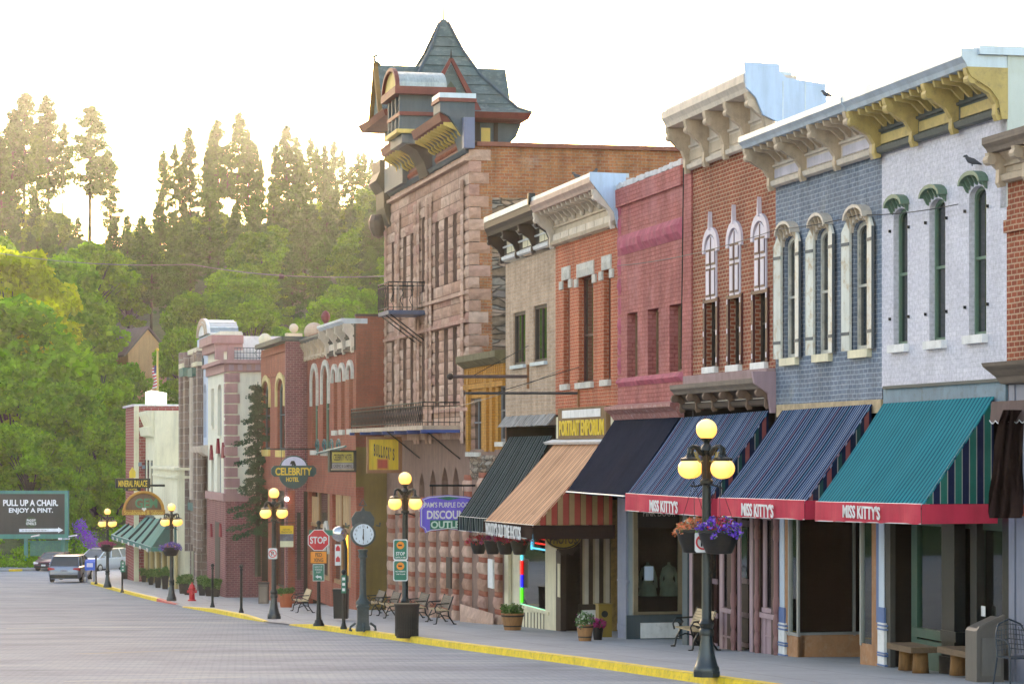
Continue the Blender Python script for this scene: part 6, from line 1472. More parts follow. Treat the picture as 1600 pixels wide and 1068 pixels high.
# purple outlet sign
s = S(744); r = hang_root('purple_sign', 'purple and green discount outlet sign with white letters, half behind the striped awning', s, 695, 803)
PUR = paint('purple_board', (.17, .12, .62), .5, .08, 1, 0); OGR = paint('outlet_green', (.02, .17, .10), .5, .08, 1, 0)
def pp(L): return [pm(a, b, s) for a, b in L]
out = [(660, 779), (668, 776), (672, 775), (700, 773), (728, 775), (733, 776), (742, 779), (738, 786), (743, 795), (743, 818), (735, 826), (737, 831), (728, 829), (700, 826), (672, 829), (665, 832), (663, 826), (657, 822), (657, 795), (663, 786)]
mk('board', G().prism(pp(out), 0, s, s + .07), PUR, r)
mk('green_field', pbox(G(), s, 672, 727, 812, 826, .006, -.006), OGR, r); mk('green_field', G().prism(pp([(682, 777.5), (700, 775.5), (720, 777.5), (700, 781)]), 0, s - .006, s), OGR, r)
g = G(); o2 = [pm(a + (700 - a) * .04, b + (802 - b) * .05, s) for a, b in out]; g.tube([(s - .008, *q) for q in o2 + o2[:1]], .012, 4); mk('white_outline', g, WHITE, r)
mk('lettering', ptext(s, "PAM'S PURPLE DOOR", 663, 738, 784, 792, .01), WHITE, r); mk('lettering', ptext(s, 'DISCOUNT', 667, 735, 797, 810, .03), WHITE, r); mk('lettering', ptext(s, 'OUTLET', 673, 727, 813.5, 824.5, .03), paint('pale_green_letters', (.55, .72, .62), .5, .05, 1, 0), r)
g = G(); rod(g, s + .04, 671, 743, 758, .035)
for px in (676, 725): g.tube([(s + .04, *pm(px, 758, s)), (s + .04, *pm(px, 777, s))], .01, 4)
mk('hanging_rod', g, BLACK, r)
# oval photos sign
s = S(912); r = hang_root('oval_sign', 'yellow oval sign hanging under the peach awning', s, 880, 838)
mk('board', G().prism(pell(s, 880, 836, 29, 21), 0, s, s + .06), paint('old_gold_board', (.42, .30, .05), .6, .1, 2, 0), r); g = G(); g.tube([(s - .005, *q) for q in pell(s, 880, 836, 27, 19)] + [(s - .005, *pell(s, 880, 836, 27, 19)[0])], .018, 4); mk('black_outline', g, BLACK, r)
mk('lettering', ptext(s, 'PHOTOS', 859, 901, 836, 849, .02), BRN, r); mk('dark_skirt', G().prism([pm(a, b, s) for a, b in ((872, 856), (906, 854), (900, 860), (895, 867), (887, 864), (880, 867), (874, 862))], 0, s, s + .05), BRN, r)
# bare sign arms
for px0, px1, y, lb, ball in ((706, 826, 588, 'rusty iron sign arm with a ball end sticking out from the buff building', True), (727, 905, 614, 'long black sign arm reaching from the orange brick front past the buff building', False)):
    s = S(px1); r = root('sign_arm', lb, 'sign arm', (s, .1, Z(y, s)))
    g = G(); n_, z_ = pm(px0, y, s); g.tube([(s, 0, Z(y, s)), (s, n_, z_)], .055 if ball else .04, 6); mk('arm', g, paint('rusty_iron' if ball else 'dark_iron', (.12, .08, .08) if ball else (.05, .05, .055), .7), r)
    if ball: mk('end_ball', G().ball((s, n_ + .05, z_), .1, 10, 8), BRN, r)
    g = G(); g.box(s - .05, s + .05, 0, .05, Z(y, s) - .35, Z(y, s) + .35); mk('wall_plate', g, paint('rust_plate', (.28, .12, .05), .8), r)
    g = G(); g.tube([(s, .0, Z(y, s) + (.9 if ball else .7)), (s, n_ * .75, z_)], .01, 4); mk('guy_wire', g, BLACK, r)
# far signs
s = S(262, 4.2); r = hang_root('pub_sign', 'brown arched steakhouse sign with gold rim on the far cream building', s, 225, 788)
BS = paint('brown_sign_board', (.16, .08, .05), .6, .1, 1, 0)
mk('board', G().prism(pell(s, 224.5, 797, 30.5, 29, 0, math.pi), 0, s, s + .25), BS, r); g = G(); L = pell(s, 224.5, 797, 30.5, 29, 0, math.pi); g.tube([(s - .02, *q) for q in L], .09, 5); mk('gold_rim', g, paint('gold_rim', (.55, .25, .04), .5, .05, 1, 0), r)
mk('banner', pbox(G(), s, 191, 258, 796, 804, .3, -.06), paint('gold_banner', (.45, .19, .03), .5, .1, 1, 0), r)
mk('lettering', ptext(s, 'GEM', 211, 246, 778, 793, .03), paint('green_letters', (.06, .22, .12), .5), r); mk('lettering', ptext(s, 'Steakhouse & Saloon', 194, 255, 797, 803.3, .01, -.08), paint('yellow_letters', (.75, .5, .1), .5), r)
g = G(); n_, z_ = pm(225, 795, s); g.prism([(n_, z_ - .12), (n_ + .14, z_ + .02), (n_ + .07, z_ + .1), (n_, z_ + .05), (n_ - .07, z_ + .1), (n_ - .14, z_ + .02)], 0, s - .08, s - .02); mk('white_heart', g, WHITE, r)
s = S(265, 4.2) + 3; r = hang_root('hotel_board', 'black hotel board with narrow gold letters and a flame finial, above the pub sign', s, 208, 754)
mk('board', pbox(G(), s, 181, 235, 747, 762, .4), BLACK, r); mk('lettering', ptext(s, 'MINERAL PALACE', 185, 230, 750, 760, .02), GOLD, r)
mk('lower_board', pbox(G(), s, 196, 220, 762, 766.5, .3), BLACK, r); mk('lettering', ptext(s, 'HOTEL', 201, 215, 762.8, 765.6, .01), GOLD, r)
n_, z_ = pm(207, 746, s); mk('flame_finial', G().prism([(n_ - .18, z_), (n_ - .18, z_ + .35), (n_, z_ + .62), (n_ + .18, z_ + .35), (n_ + .18, z_)], 0, s, s + .1), GOLD, r)
g = G(); rod(g, s + .2, 235, 261, 758, .07); mk('bracket', g, BLACK, r)
# billboard
bY = 207.5; k = bY / FPX
def bx(px, py, dy=0): return ((px - 800) * k, bY + dy, (703 - py) * k)
r = root('billboard', 'black roadside billboard in a teal frame advertising a pint', 'billboard', bx(50, 880), I4)
TF = paint('teal_frame', (.025, .20, .17), .5, .06, .5, 0)
def bb(g, a, b, y0, y1, d0, d1): p, q = bx(a, y1), bx(b, y0); return g.box(p[0], q[0], bY + d0, bY + d1, p[2], q[2])
mk('panel', bb(G(), -42, 102, 770, 838, 0, .3), paint('black_poster', (.03, .032, .034), .5, .3, .4, 0), r)
for a, b, c, d in ((-45, 107, 766, 771), (-45, 107, 834, 841), (-45, -41, 771, 834), (101.5, 107, 771, 834)): mk('frame_rail', bb(G(), a, b, c, d, -.15, .35), TF, r)
def bt(t, a, b, y0, y1, bold=.02):
    p = bx((a + b) / 2, (y0 + y1) / 2); return text_g(t, (p[0], bY - .02, p[2]), (1, 0, 0), (0, 0, 1), (b - a) * k, (y1 - y0) * k, .02, bold)
BWH = paint('billboard_white', (.75, .78, .85), .5, .03, 1, 0)
mk('lettering', bt('PULL UP A CHAIR.', 5, 91, 780, 790, .03), BWH, r); mk('lettering', bt('ENJOY A PINT.', 14, 83, 793, 802.5, .03), BWH, r)
mk('lettering', bt("PADDY", 42, 56, 810.5, 814, .02), BWH, r); mk('lettering', bt("O'NEILL'S", 41, 56.5, 815, 819.5, .02), BWH, r)
g = G(); cx, _, cz = bx(48.5, 815); g.lathe([(.02, -.012), (9 * k, -.012), (9 * k, -.001), (.02, -.001)], (cx, bY, cz), 24, 1); mk('round_logo', g, paint('logo_green', (.03, .06, .03), .5), r)
g = G(); L = [bx(a, b) for a, b in ((30, 825.5), (91, 825), (91, 823), (99, 827.5), (91, 832), (91, 830), (30, 830.5))]; g.prism([(p[0], p[2]) for p in L], 1, bY - .02, bY - .002); mk('arrow', g, BWH, r)
mk('lettering', bt('IN THE LUCKY NUGGET RESORT', 35, 74, 827, 829, 0), BLACK, r)
mk('maker_plate', bb(G(), 92, 98, 839.5, 842.5, -.3, -.2), BWH, r); p_ = bx(105, 841); mk('lettering', text_g('LAMAR', (p_[0], bY - .25, p_[2]), (1, 0, 0), (0, 0, 1), .55, .14, .02, .02), BWH, r)
g = G()
for px in (60, 117): p = bx(px, 838); g.tube([(p[0] - .3, bY - .2, p[2] - .1), (p[0], bY - 1.2, p[2])], .04, 5)
mk('lamp_arm', g, TF, r); g = G()
for px in (60, 118): p = bx(px, 836); g.prism([(p[0] - .35, p[2] - .08), (p[0] + .35, p[2] + .02), (p[0] + .3, p[2] + .14), (p[0] - .3, p[2] + .02)], 1, bY - 1.5, bY - 1.1)
mks('floodlight', g, WHITE, r)
g = G()
for px in (-20, 40, 98): p = bx(px, 890); g.box(p[0] - .15, p[0] + .15, bY + .1, bY + .3, p[2] - .5, bx(0, 841)[2])
mks('post', g, TF, r)
g = G()
for i in range(-16, 60):
    a = bx(45 + i * 1.6, 868); b = bx(45 + i * 1.6 + 22, 846)
    for u, v in ((a, b), ((b[0], 0, a[2]), (a[0], 0, b[2]))):
        lo, hi = bx(46, 0)[0], bx(106, 0)[0]; x0, x1 = u[0], v[0]; t0, t1 = 0., 1.
        if max(x0, x1) < lo or min(x0, x1) > hi: continue
        def ct(x): return (x - x0) / (x1 - x0)
        t0, t1 = max(0, min(ct(lo), ct(hi))), min(1, max(ct(lo), ct(hi)))
        P = [(x0 + (x1 - x0) * t, bY + .2, u[2] + (v[2] - u[2]) * t) for t in (t0, t1)]; g.tube(P, .02, 3, False)
mk('lattice', g, TF, r); mk('lattice_rim', bb(G(), 44, 107, 844.5, 846, .15, .25), TF, r)

# flag pole and flag on the roofs
s = S(247, 2.0) + 12; Yp = YD(s, 2.0); n_, zt_ = pm(246, 548, s); zb_ = Z(642, s, n_)
r = root('flagpole', 'tall golden yellow flagpole over the far red brick roof', 'flagpole', (s, n_, zb_)); mk('pole', G().tube([(s, n_, zb_ - 1), (s, n_, zt_)], [.11, .07], 8), paint('golden_pole', (.66, .50, .16), .5, .1, 1, 0), r); mk('cap', G().ball((s, n_, zt_ + .1), .13, 8, 6), GOLD, r)  # pole in plain golden paint
fy0, fy1 = 570, 605; n0_, n1_ = NO(245, s), NO(237, s); g0, g1, g2 = G(), G(), G(); vs = []
st = 13
def fpt(u, v): return (s + .22 * math.sin(v * 5 + u * 4), n0_ + (n1_ - n0_) * u * (.55 + .45 * math.sin(v * 3.5 + .8) ** 2), Z(fy0, s, n0_) + (Z(fy1, s, n0_) - Z(fy0, s, n0_)) * (v + .06 * u))
for i in range(st):
    for j in range(14):
        q = [fpt(i / st, j / 14), fpt((i + 1) / st, j / 14), fpt((i + 1) / st, (j + 1) / 14), fpt(i / st, (j + 1) / 14)]
        (g2 if (i < 7 and j < 5) else g0 if (i + j // 1) % 2 == 0 and 0 or (j % 2 == 0) else g1).add(q, [(0, 1, 2, 3)])
fr_ = root('flag', 'limp red and white striped flag hanging from the flagpole', 'flag', (s, n0_, Z(fy0, s, n0_)))
mk('red_stripes', g0, paint('flag_red', (.55, .03, .05), .8, .1, 1, 0), fr_); mk('white_stripes', g1, WHITE, fr_); mk('blue_canton', g2, paint('flag_blue', (.02, .04, .2), .8, .1, 1, 0), fr_)
# wires
def wire(label, pts, r=.012):
    P = [WP(*p) for p in pts]; Q = []
    for a, b in zip(P, P[1:]):
        for i in range(12): t = i / 12; Q.append(a.lerp(b, t) - Vector((0, 0, (b - a).length * .01 * 4 * t * (1 - t))))
    Q.append(P[-1]); mk('overhead_wire', G().tube(Q, r, 4), BLACK, fr=I4, org=tuple(P[0]), label=label, cat='wire')
wire('thin power line crossing the wooded slope to the stone hotel', [(-40, 388, 150), (300, 413, 120), (604, 431, 98)], .018)
wire('black wire strung along the white, slate blue and pink upper walls', [(965, 415, 63), (1215, 358, 51.5), (1340, 336, 47.5), (1497, 319, 42.6)], .009)
wire('thin slanting wire over the yellow storey', [(688, 640, 82), (880, 575, 69)], .01)
wire('downpipe cable on the pink wall', [(1068, 262, 58.2), (1066, 420, 58.2), (1064, 560, 58.2)], .014)
# ------------------------------------------------------------ street furniture
FR = F.to_3x3().to_4x4()
IRON = paint('lamp_green_iron', (.006, .010, .010), .38, .15, 2, .1, spec=.5)
IRONB = paint('lamp_base_iron', (.008, .018, .024), .32, .15, 2, .1, spec=.7)
def globe_mat():
    t = NT('lit_globe'); tc = t.n('TexCoord'); sp = t.n('SeparateXYZ'); t.l(tc.outputs['Normal'], sp.inputs[0]); lw = t.n('LayerWeight', Blend=.35)
    c = t.ramp(sp.outputs[2], [(0, (1.0, .55, .10)), (.45, (1.0, .72, .24)), (1, (1.0, .84, .46))])
    x = t.n('Math', operation='POWER'); t.l(lw.outputs['Facing'], x.inputs[0]); x.inputs[1].default_value = 1.6; c = t.mix(c, (.85, .36, .03), x.outputs[0])
    t.l(c, t.b.inputs['Emission Color']); t.b.inputs['Emission Strength'].default_value = .23; t.b.inputs['Base Color'].default_value = (.6, .45, .2, 1); t.b.inputs['Roughness'].default_value = .25; return t.m
GLOBE = globe_mat()
def ground_at(px, py, h=.14): return GP(px, py, h)
def make_lamp():
    r = root('street_lamp', 'x', 'street lamp', (0, 0, 0), I4)
    g = G().lathe([(.25, 0), (.25, .1)], k=8, sq=True); g.lathe([(.23, .1), (.23, .16), (.2, .2), (.15, .38), (.115, .62), (.1, .74)], k=16); mk('base', g, IRONB, r, smooth='auto')
    g = G().lathe([(.13, .74), (.135, .82), (.11, .86), (.14, .95), (.1, 1.02), (.088, 1.05), (.082, 3.1), (.075, 3.42)], k=12); g.lathe([(.075, 3.42), (.12, 3.46), (.12, 3.5), (.08, 3.54), (.075, 4.0), (.11, 4.05), (.09, 4.12), (.06, 4.16)], k=12); p = mk('pole', g, IRON, r, smooth='auto')
    g = G(); [g.tube([(.079 * math.cos(a), .079 * math.sin(a), 2.0 * 0 + 3.55), (.079 * math.cos(a), .079 * math.sin(a), 3.98)], .012, 4) for a in np.linspace(0, 6.28, 9)[:-1]]; mk('fluting', g, BRN, p)
    mk('top_globe', G().ball((0, 0, 4.42), .19, 20, 12), GLOBE, r, smooth=True); mk('top_holder', G().lathe([(.05, 4.16), (.06, 4.2), (.1, 4.23), (.115, 4.26), (.1, 4.27)], k=14), IRON, r)
    for a in (35, 125, 215, 305):
        ca, sa = math.cos(R(a)), math.sin(R(a)); q = .41
        P = [(.06, 3.98), (.14, 4.0), (.22, 4.09), (.32, 4.12), (.4, 4.08), (.41, 4.0), (.41, 3.95)]
        arm = mk('arm', G().tube([(ca * x, sa * x, z) for x, z in P], [.045, .05, .045, .035, .03, .03, .03], 8), IRON, r, smooth=True)
        mk('arm_scroll', G().tube([(ca * x, sa * x, z) for x, z in ((.09, 3.86), (.16, 3.84), (.24, 3.92), (.28, 4.02))], .015, 5), paint('brass_scroll', (.32, .24, .06), .4, .1, 1, 0) if 'brass_scroll' not in bpy.data.materials else bpy.data.materials['brass_scroll'], arm)
        mk('globe_cap', G().lathe([(.15, 3.86), (.16, 3.9), (.06, 3.93), (.04, 3.97)], (ca * q, sa * q, 0), 14), IRON, r)
        mk('globe', G().ball((ca * q, sa * q, 3.72), .195, 18, 12, .93), GLOBE, r, smooth=True)
    g = G(); g.tube([(-.3, 0, 3.42), (-.2, .0, 3.4), (0, 0, 3.46), (.2, 0, 3.4), (.3, 0, 3.36)], .016, 5); g.tube([(0, -.28, 3.38), (0, 0, 3.44), (0, .28, 3.38)], .016, 5); mk('basket_hook', g, IRON, r)
    return r
LP = [(1104, 1056), (633, 990), (428, 966), (268, 938), (168, 917)]
LLAB = ['lit black street lamp with five globes, the nearest, in front of the striped awnings', 'lit five globe street lamp with two green signs, beside the dark barrel bin', 'lit five globe street lamp carrying a narrow banner, in front of the corner brick hotel', 'lit five globe street lamp with a purple flower basket beside the green awning', 'lit five globe street lamp farthest away, beside the two parked cars']
bpy.context.view_layer.update()
lt = tree_of(make_lamp()); lamps = []
for i, ((px, py), l) in enumerate(zip(LP, LLAB)):
    p = GP(px, py, .15); k_ = (402, 253, 204, 152, 123)[i] * p.y / FPX / 4.61; M = Matrix.Translation(p) @ Matrix.Rotation(R((0, 12, 12, 8, 5)[i]), 4, 'Z') @ Matrix.Diagonal((k_, k_, k_, 1))
    if i == 0: o = lt[0]; o.matrix_world = M; setp(o, l, group='street lamps along the kerb')
    else: o = dup(lt, None, M, label=l, group='street lamps along the kerb')
    lamps.append(p)
# flower baskets
def petals(name, cols):
    t = NT(name); ge = t.n('NewGeometry'); c = t.ramp(ge.outputs['Random Per Island'], cols, 'CONSTANT'); t.l(c, t.b.inputs['Base Color']); t.b.inputs['Roughness'].default_value = .7
    return t.m
PPUR = petals('purple_petunias', [(0, (.10, .03, .42)), (.6, (.25, .08, .6)), (.75, (.06, .14, .03)), (.9, (.5, .35, .65))])
PRED = petals('red_petunias', [(0, (.50, .02, .03)), (.5, (.60, .03, .05)), (.75, (.05, .12, .02)), (.9, (.55, .05, .25))])
PORA = petals('orange_petunias', [(0, (.70, .16, .06)), (.5, (.65, .28, .14)), (.8, (.08, .14, .03)), (.93, (.7, .65, .6))])
PMAG = petals('magenta_petunias', [(0, (.45, .03, .15)), (.5, (.35, .02, .12)), (.75, (.06, .12, .03)), (.9, (.5, .06, .3))])
PGRN = petals('potted_greens', [(0, (.05, .12, .02)), (.5, (.09, .18, .03)), (.8, (.14, .22, .05))])
rs = np.random.RandomState(77)
def basket(label, p, kind, rad=.36, wires=1.2, extra=None, group=None):
    r = root('flower_basket', label, 'flower basket', (0, 0, 0), Matrix.Translation(p), group=group)
    mk('pot', G().lathe([(rad * .45, -.34), (rad * .6, -.33), (rad * .88, -.1), (rad * .95, 0), (rad, .01), (rad, .05), (rad * .9, .05)], k=18), paint('black_plastic', (.008, .007, .007), .5) if 'black_plastic' not in bpy.data.materials else bpy.data.materials['black_plastic'], r, smooth='auto')
    def fl(m, c0, rr, n):
        lv = []
        for _ in range(n):
            a = rs.uniform(0, 6.28); q = rr * rs.uniform(.2, 1.15); tuft(rs, (c0[0] + q * math.cos(a), c0[1] + q * math.sin(a), .1 + .12 * rs.rand() - .1 * (q / rr) ** 3), rad * .2, 18, rad * .075, lv)
        mk('flowers', leaf_g(lv), m, r)
    fl(kind, (0, 0), rad * (1.25 if rad < .3 else 1), 60)
    if extra: fl(extra, (rad * .1, -rad * .2), rad * .55, 16)
    if wires:
        g = G(); [g.tube([(rad * .95 * math.cos(a), rad * .95 * math.sin(a), .03), (0, 0, wires)], .005, 3) for a in (0.5, 2.6, 4.7)]; mk('wire', g, IRON, r)
L1 = lamps[0]; d = L1.y / FPX
basket('hanging basket of purple and red petunias on the nearest lamp, front one', L1 + Vector(((1121 - 1104) * d, -.35, (1056 - 831) * d)), PPUR, .36, .85, PRED)
basket('hanging basket of orange petunias on the nearest lamp, behind and left of the purple one', L1 + Vector(((1086 - 1104) * d, .28, (1056 - 832) * d)), PORA, .30, .85)
for i, (lb, kk) in ((3, ('hanging basket of purple and pink flowers on the lamp beside the green awning', PPUR)), (4, ('hanging basket of magenta flowers on the farthest lamp', PMAG))):
    basket(lb, lamps[i] + Vector((0.0, -.28, 2.35)), kk, .42, .8, PORA if i == 3 else None)
BR_PINK = None
for i, (px, c, w) in enumerate(((748, PRED, 'leftmost'), (770, PMAG, 'second from the left'), (790, PRED, 'third from the left'), (812, PRED, 'rightmost, half in front of the neon window'))):
    s = S(px, 1.0); basket(f'small red flower basket under the striped awnings, {w}' if c is PRED else 'small magenta flower basket under the fringed awning', F @ Vector((s, 1.0, Z(847, s, 1.0))), c, .27, .5, None, 'small flower baskets under the awnings')
# plates on the lamps
def plate_sign(name, label, p, w, h, mat, txt, rim=None, shape='r', post_r=.09, items=()):
    """flat sign in front of a pole at world point p (centre)"""
    r = root(name, label, 'sign', (0, 0, 0), Matrix.Translation(p))
    y = -post_r - .03
    def shp(w, h, c=.03): return [(-w / 2 + c, -h / 2), (w / 2 - c, -h / 2), (w / 2, -h / 2 + c), (w / 2, h / 2 - c), (w / 2 - c, h / 2), (-w / 2 + c, h / 2), (-w / 2, h / 2 - c), (-w / 2, -h / 2 + c)]
    if rim: mk('rim', G().prism(shp(w, h), 1, y, y + .015), rim, r); w2, h2 = w - .05, h - .05; mk('face', G().prism(shp(w2, h2), 1, y - .004, y - .0005), mat, r)
    else: mk('plate', G().prism(shp(w, h), 1, y, y + .015), mat, r)
    for t, x, z, tw_, th_, m in txt: mk('lettering', text_g(t, (x, y - .01, z), (1, 0, 0), (0, 0, 1), tw_, th_, .006, .02), m, r)
    mk('clamp', G().box(-.03, .03, y + .015, 0, -.05, .05), IRON, r)
    return r, y
WS = paint('sign_white', (.72, .72, .72), .5, .03, 1, 0); SG = paint('sign_green', (.012, .16, .10), .45, .04, 1, 0); SO = paint('sign_orange', (.85, .26, .02), .5, .05, 1, 0); SR = paint('sign_red', (.62, .02, .03), .45, .05, 1, 0)
def noparking(label, p, w=.42, h=.5):
    r, y = plate_sign('no_parking_sign', label, p, w, h, WS, [('P', 0, 0, w * .3, h * .42, BLACK)])
    g = G(); R_ = w * .4; L = [(R_ * math.cos(t), y - .012, R_ * math.sin(t)) for t in np.linspace(0, 2 * math.pi, 25)]; g.tube(L, .016, 5); g.tube([(-R_ * .7, y - .012, R_ * .7), (R_ * .7, y - .012, -R_ * .7)], .014, 5); mk('red_ring', g, SR, r)
def lz(i, px, py, dy=0): # point on lamp i seen at px,py
    Y = lamps[i].y + dy; return WP(px, py, Y)
noparking('white no parking sign on the nearest lamp under the flower baskets', lz(0, 1098, 846), .28, .34)
noparking('white no parking sign on the lamp in front of the corner brick hotel', lz(2, 426.5, 864), .3, .36)
for nm, y, l, t2 in (('STOP', 858, 'upper green parking sign reading stop on the lamp by the barrel bin', 'NO PARKING'), ('', 890.5, 'lower green parking sign on the lamp by the barrel bin', '')):
    r, yy = plate_sign('parking_sign', l, lz(1, 626, y), .38, .55, SG, ([('STOP', 0, -.1, .24, .09, WS), ('UNTIL 9 AM', 0, -.2, .26, .04, WS)] if nm else [('NO PARKING', 0, -.02, .26, .04, WS), ('3 AM TO 6 AM', 0, -.09, .24, .035, WS)]), WS)
    g = G(); g.lathe([(.0, -.012), (.10, -.012), (.10, -.004), (.0, -.004)], (0, yy, .12), 18, 1); mk('orange_roundel', g, SO, r); mk('roundel_mark', G().box(-.06, .04, yy - .016, yy - .0125, .1, .14), BLACK, r)
# banner
p = lz(2, 448, 838); r = root('street_banner', 'narrow yellow and cream banner hanging on the lamp in front of the corner hotel', 'banner', (0, 0, 0), Matrix.Translation(p))
mk('cloth', G().box(-.22, .22, -.01, .01, -.34, .36), paint('cream_banner', (.60, .55, .36), .8, .05, 1, 0), r); mk('yellow_head', G().box(-.222, .222, -.016, .016, .1, .37), paint('banner_yellow', (.72, .45, .03), .8, .06, 1, 0), r)
mk('picture', G().box(-.222, .222, -.017, .017, -.14, .095), paint('banner_picture', (.12, .11, .13), .8, .9, 5, 0), r); mk('lettering', text_g('HISTORIC\nDEADWOOD', (0, -.02, .2), (1, 0, 0), (0, 0, 1), .36, .14, .004, .01), BRN, r)
mk('banner_rod', G().tube([(-.45, 0, .47), (.3, 0, .47)], .014, 5), IRON, r)
# stop sign post
p = GP(498, 977, .14); H = (977 - 818) / FPX * p.y; r = root('stop_sign', 'red stop sign with orange and green plates under it on a black post', 'stop sign', (0, 0, 0), Matrix.Translation(p))
g = G().lathe([(.17, 0), (.17, .05), (.13, .1), (.12, .16), (.08, .2), (.06, .6), (.055, .65), (.045, H)], k=12); g.ball((0, 0, H + .03), .075, 10, 8); mk('post', g, BLACK, r, smooth='auto')
mpx = p.y / FPX
def zz(py): return (977 - py) * mpx
def octa(rd): return [(rd * math.cos(R(22.5 + 45 * i)), zz(843) + rd * math.sin(R(22.5 + 45 * i))) for i in range(8)]
mk('stop_rim', G().prism(octa(17.8 * mpx), 1, -.12, -.1), WS, r); mk('stop_plate', G().prism(octa(16.6 * mpx), 1, -.126, -.1205), SR, r)
mk('lettering', text_g('STOP', (0, -.134, zz(843)), (1, 0, 0), (0, 0, 1), 26 * mpx, 11 * mpx, .006, .02), WS, r)
mk('orange_plate', G().box(-12.5 * mpx, 12.5 * mpx, -.1, -.08, zz(879), zz(861)), SO, r); mk('orange_rim', G().box(-13.3 * mpx, 13.3 * mpx, -.079, -.07, zz(880), zz(860)), BLACK, r)
mk('lettering', text_g('PED\nXING', (0, -.108, zz(870)), (1, 0, 0), (0, 0, 1), 15 * mpx, 14 * mpx, .006, .01), BLACK, r)
mk('green_rim', G().box(-9 * mpx, 9 * mpx, -.08, -.07, zz(907), zz(880.5)), WS, r); mk('green_plate', G().box(-8.2 * mpx, 8.2 * mpx, -.1, -.081, zz(906), zz(881.5)), SG, r)
mk('lettering', text_g('DEPOT ST\nPARKING\nRAMP', (0, -.106, zz(889)), (1, 0, 0), (0, 0, 1), 12 * mpx, 11 * mpx, .005, 0), WS, r)
g = G(); L = [(-5, 900), (-1, 897), (-1, 899), (4, 899), (5, 900), (5, 904), (3.5, 904), (3.5, 901.5), (-1, 901.5), (-1, 903)]; g.prism([(a * mpx, zz(b)) for a, b in L], 1, -.108, -.1005); mk('arrow', g, WS, r)
mk('street_name_plate', G().box(-15 * mpx, 22 * mpx, .03, .05, zz(836), zz(827.5)), SG, r); mk('street_name_plate', G().box(.05, .09, .06, .9, zz(849), zz(838)), SG, r)
# signal pole with the round mirror head
p = GP(541, 966, .14); mpx = p.y / FPX; r = root('signal_pole', 'pole with a round silver head and a red arrow plate, between stop sign and clock', 'pole', (0, 0, 0), Matrix.Translation(p))
H = (966 - 838) * mpx; mk('pole', G().tube([(0, 0, 0), (0, 0, H - .4), (-.06, 0, H - .1), (-.2, 0, H)], .05, 8), BLACK, r, smooth=True)
mk('round_head', G().lathe([(.02, -.14), (.2, -.1), (.26, 0), (.22, .12), (.02, .16)], (-.22, -.1, H + .1), 18, 1), paint('silver_mirror', (.62, .6, .6), .12, .1, 3, 0, .9), r, smooth=True)
mk('arrow_plate', G().box(-.37, -.17, -.12, -.1, H - .95, H - .25), WS, r); g = G()
for q in (-.42, -.78): g.prism([(-.27 + a, H + q + b) for a, b in ((-.07, -.05), (.07, -.05), (.07, .06), (0, .15), (-.07, .06))], 1, -.13, -.1205)
mks('red_arrow', g, SR, r)
# street clock
p = GP(567, 985, .14); mpx = p.y / FPX; r = root('street_clock', 'weathered green iron street clock with a round white dial', 'clock', (0, 0, 0), Matrix.Translation(p) @ Matrix.Rotation(R(8), 4, 'Z'))
CL = paint('verdigris_iron', (.045, .062, .065), .55, .25, 3, .4, dirt=.6, dirtc=(.11, .13, .12)); zc_ = (985 - 834) * mpx; zt_ = (985 - 858) * mpx
g = G().lathe([(.27, 0), (.27, .12), (.24, .16), (.22, .3), (.22, .62), (.26, .68), (.2, .74)], k=4, sq=True); g.lathe([(.2, .74), (.2, .8), (.12, .9), (.095, 1.0), (.085, zt_ - .25), (.13, zt_ - .2), (.11, zt_ - .1), (.15, zt_), (.06, zt_ + .02)], k=14); mk('pedestal', g, CL, r, smooth='auto')
g = G()
for a in (0, 90, 180, 270): g.tube([(math.cos(R(a)) * x, math.sin(R(a)) * x, z) for x, z in ((.2, .22), (.34, .12), (.36, .02), (.3, .02))], .035, 5)
mk('foot_scroll', g, CL, r)
Rr = 19.5 * mpx; mk('case', G().lathe([(Rr * .9, -.16), (Rr, -.13), (Rr, .13), (Rr * .9, .16)], (0, 0, zc_), 32, 1), CL, r, smooth='auto')
mk('dial', G().lathe([(.01, -.17), (16.2 * mpx, -.17), (16.2 * mpx, -.161), (.01, -.161)], (0, 0, zc_), 32, 1), paint('dial_white', (.66, .74, .82), .3, .02, 1, 0), r)
g = G()
for i in range(12):
    a = math.pi * i / 6; x, z = 12.8 * mpx * math.sin(a), 12.8 * mpx * math.cos(a); mk('numeral', text_g(['12', '1', '2', '3', '4', '5', '6', '7', '8', '9', '10', '11'][i], (x, -.176, zc_ + z), (1, 0, 0), (0, 0, 1), 3.0 * mpx if i % 12 in (0, 10, 11) else 1.8 * mpx, 3.2 * mpx, .004), BLACK, r)
for ln, wd, a in ((8.5, 1.3, 186), (12, .9, 178)): g.prism([(wd * mpx * math.cos(R(a)) * q * u - 0 + ln * mpx * math.sin(R(a)) * v, zc_ - wd * mpx * math.sin(R(a)) * q * u + ln * mpx * math.cos(R(a)) * v) for q, u, v in ((-1, .5, -.2), (1, .5, -.2), (1, .8, .6), (0, 0, 1), (-1, .8, .6))], 1, -.185, -.1765)
g.tube([(0, -.18, zc_ + 0), (.0, -.18, zc_ + 9 * mpx)], .012, 4); mk('hands', g, BLACK, r)
g = G(); zc2 = zc_ + Rr; g.prism([(-.3, zc2 - .12), (.3, zc2 - .12), (.32, zc2 + .1), (.2, zc2 + .28), (.06, zc2 + .3), (0, zc2 + .42), (-.06, zc2 + .3), (-.2, zc2 + .28), (-.32, zc2 + .1)], 1, -.05, .05)
g.tube([(-.1, 0, zc2 + .45), (0, 0, zc2 + .62), (.1, 0, zc2 + .45), (-.1, 0, zc2 + .45)], .02, 5)
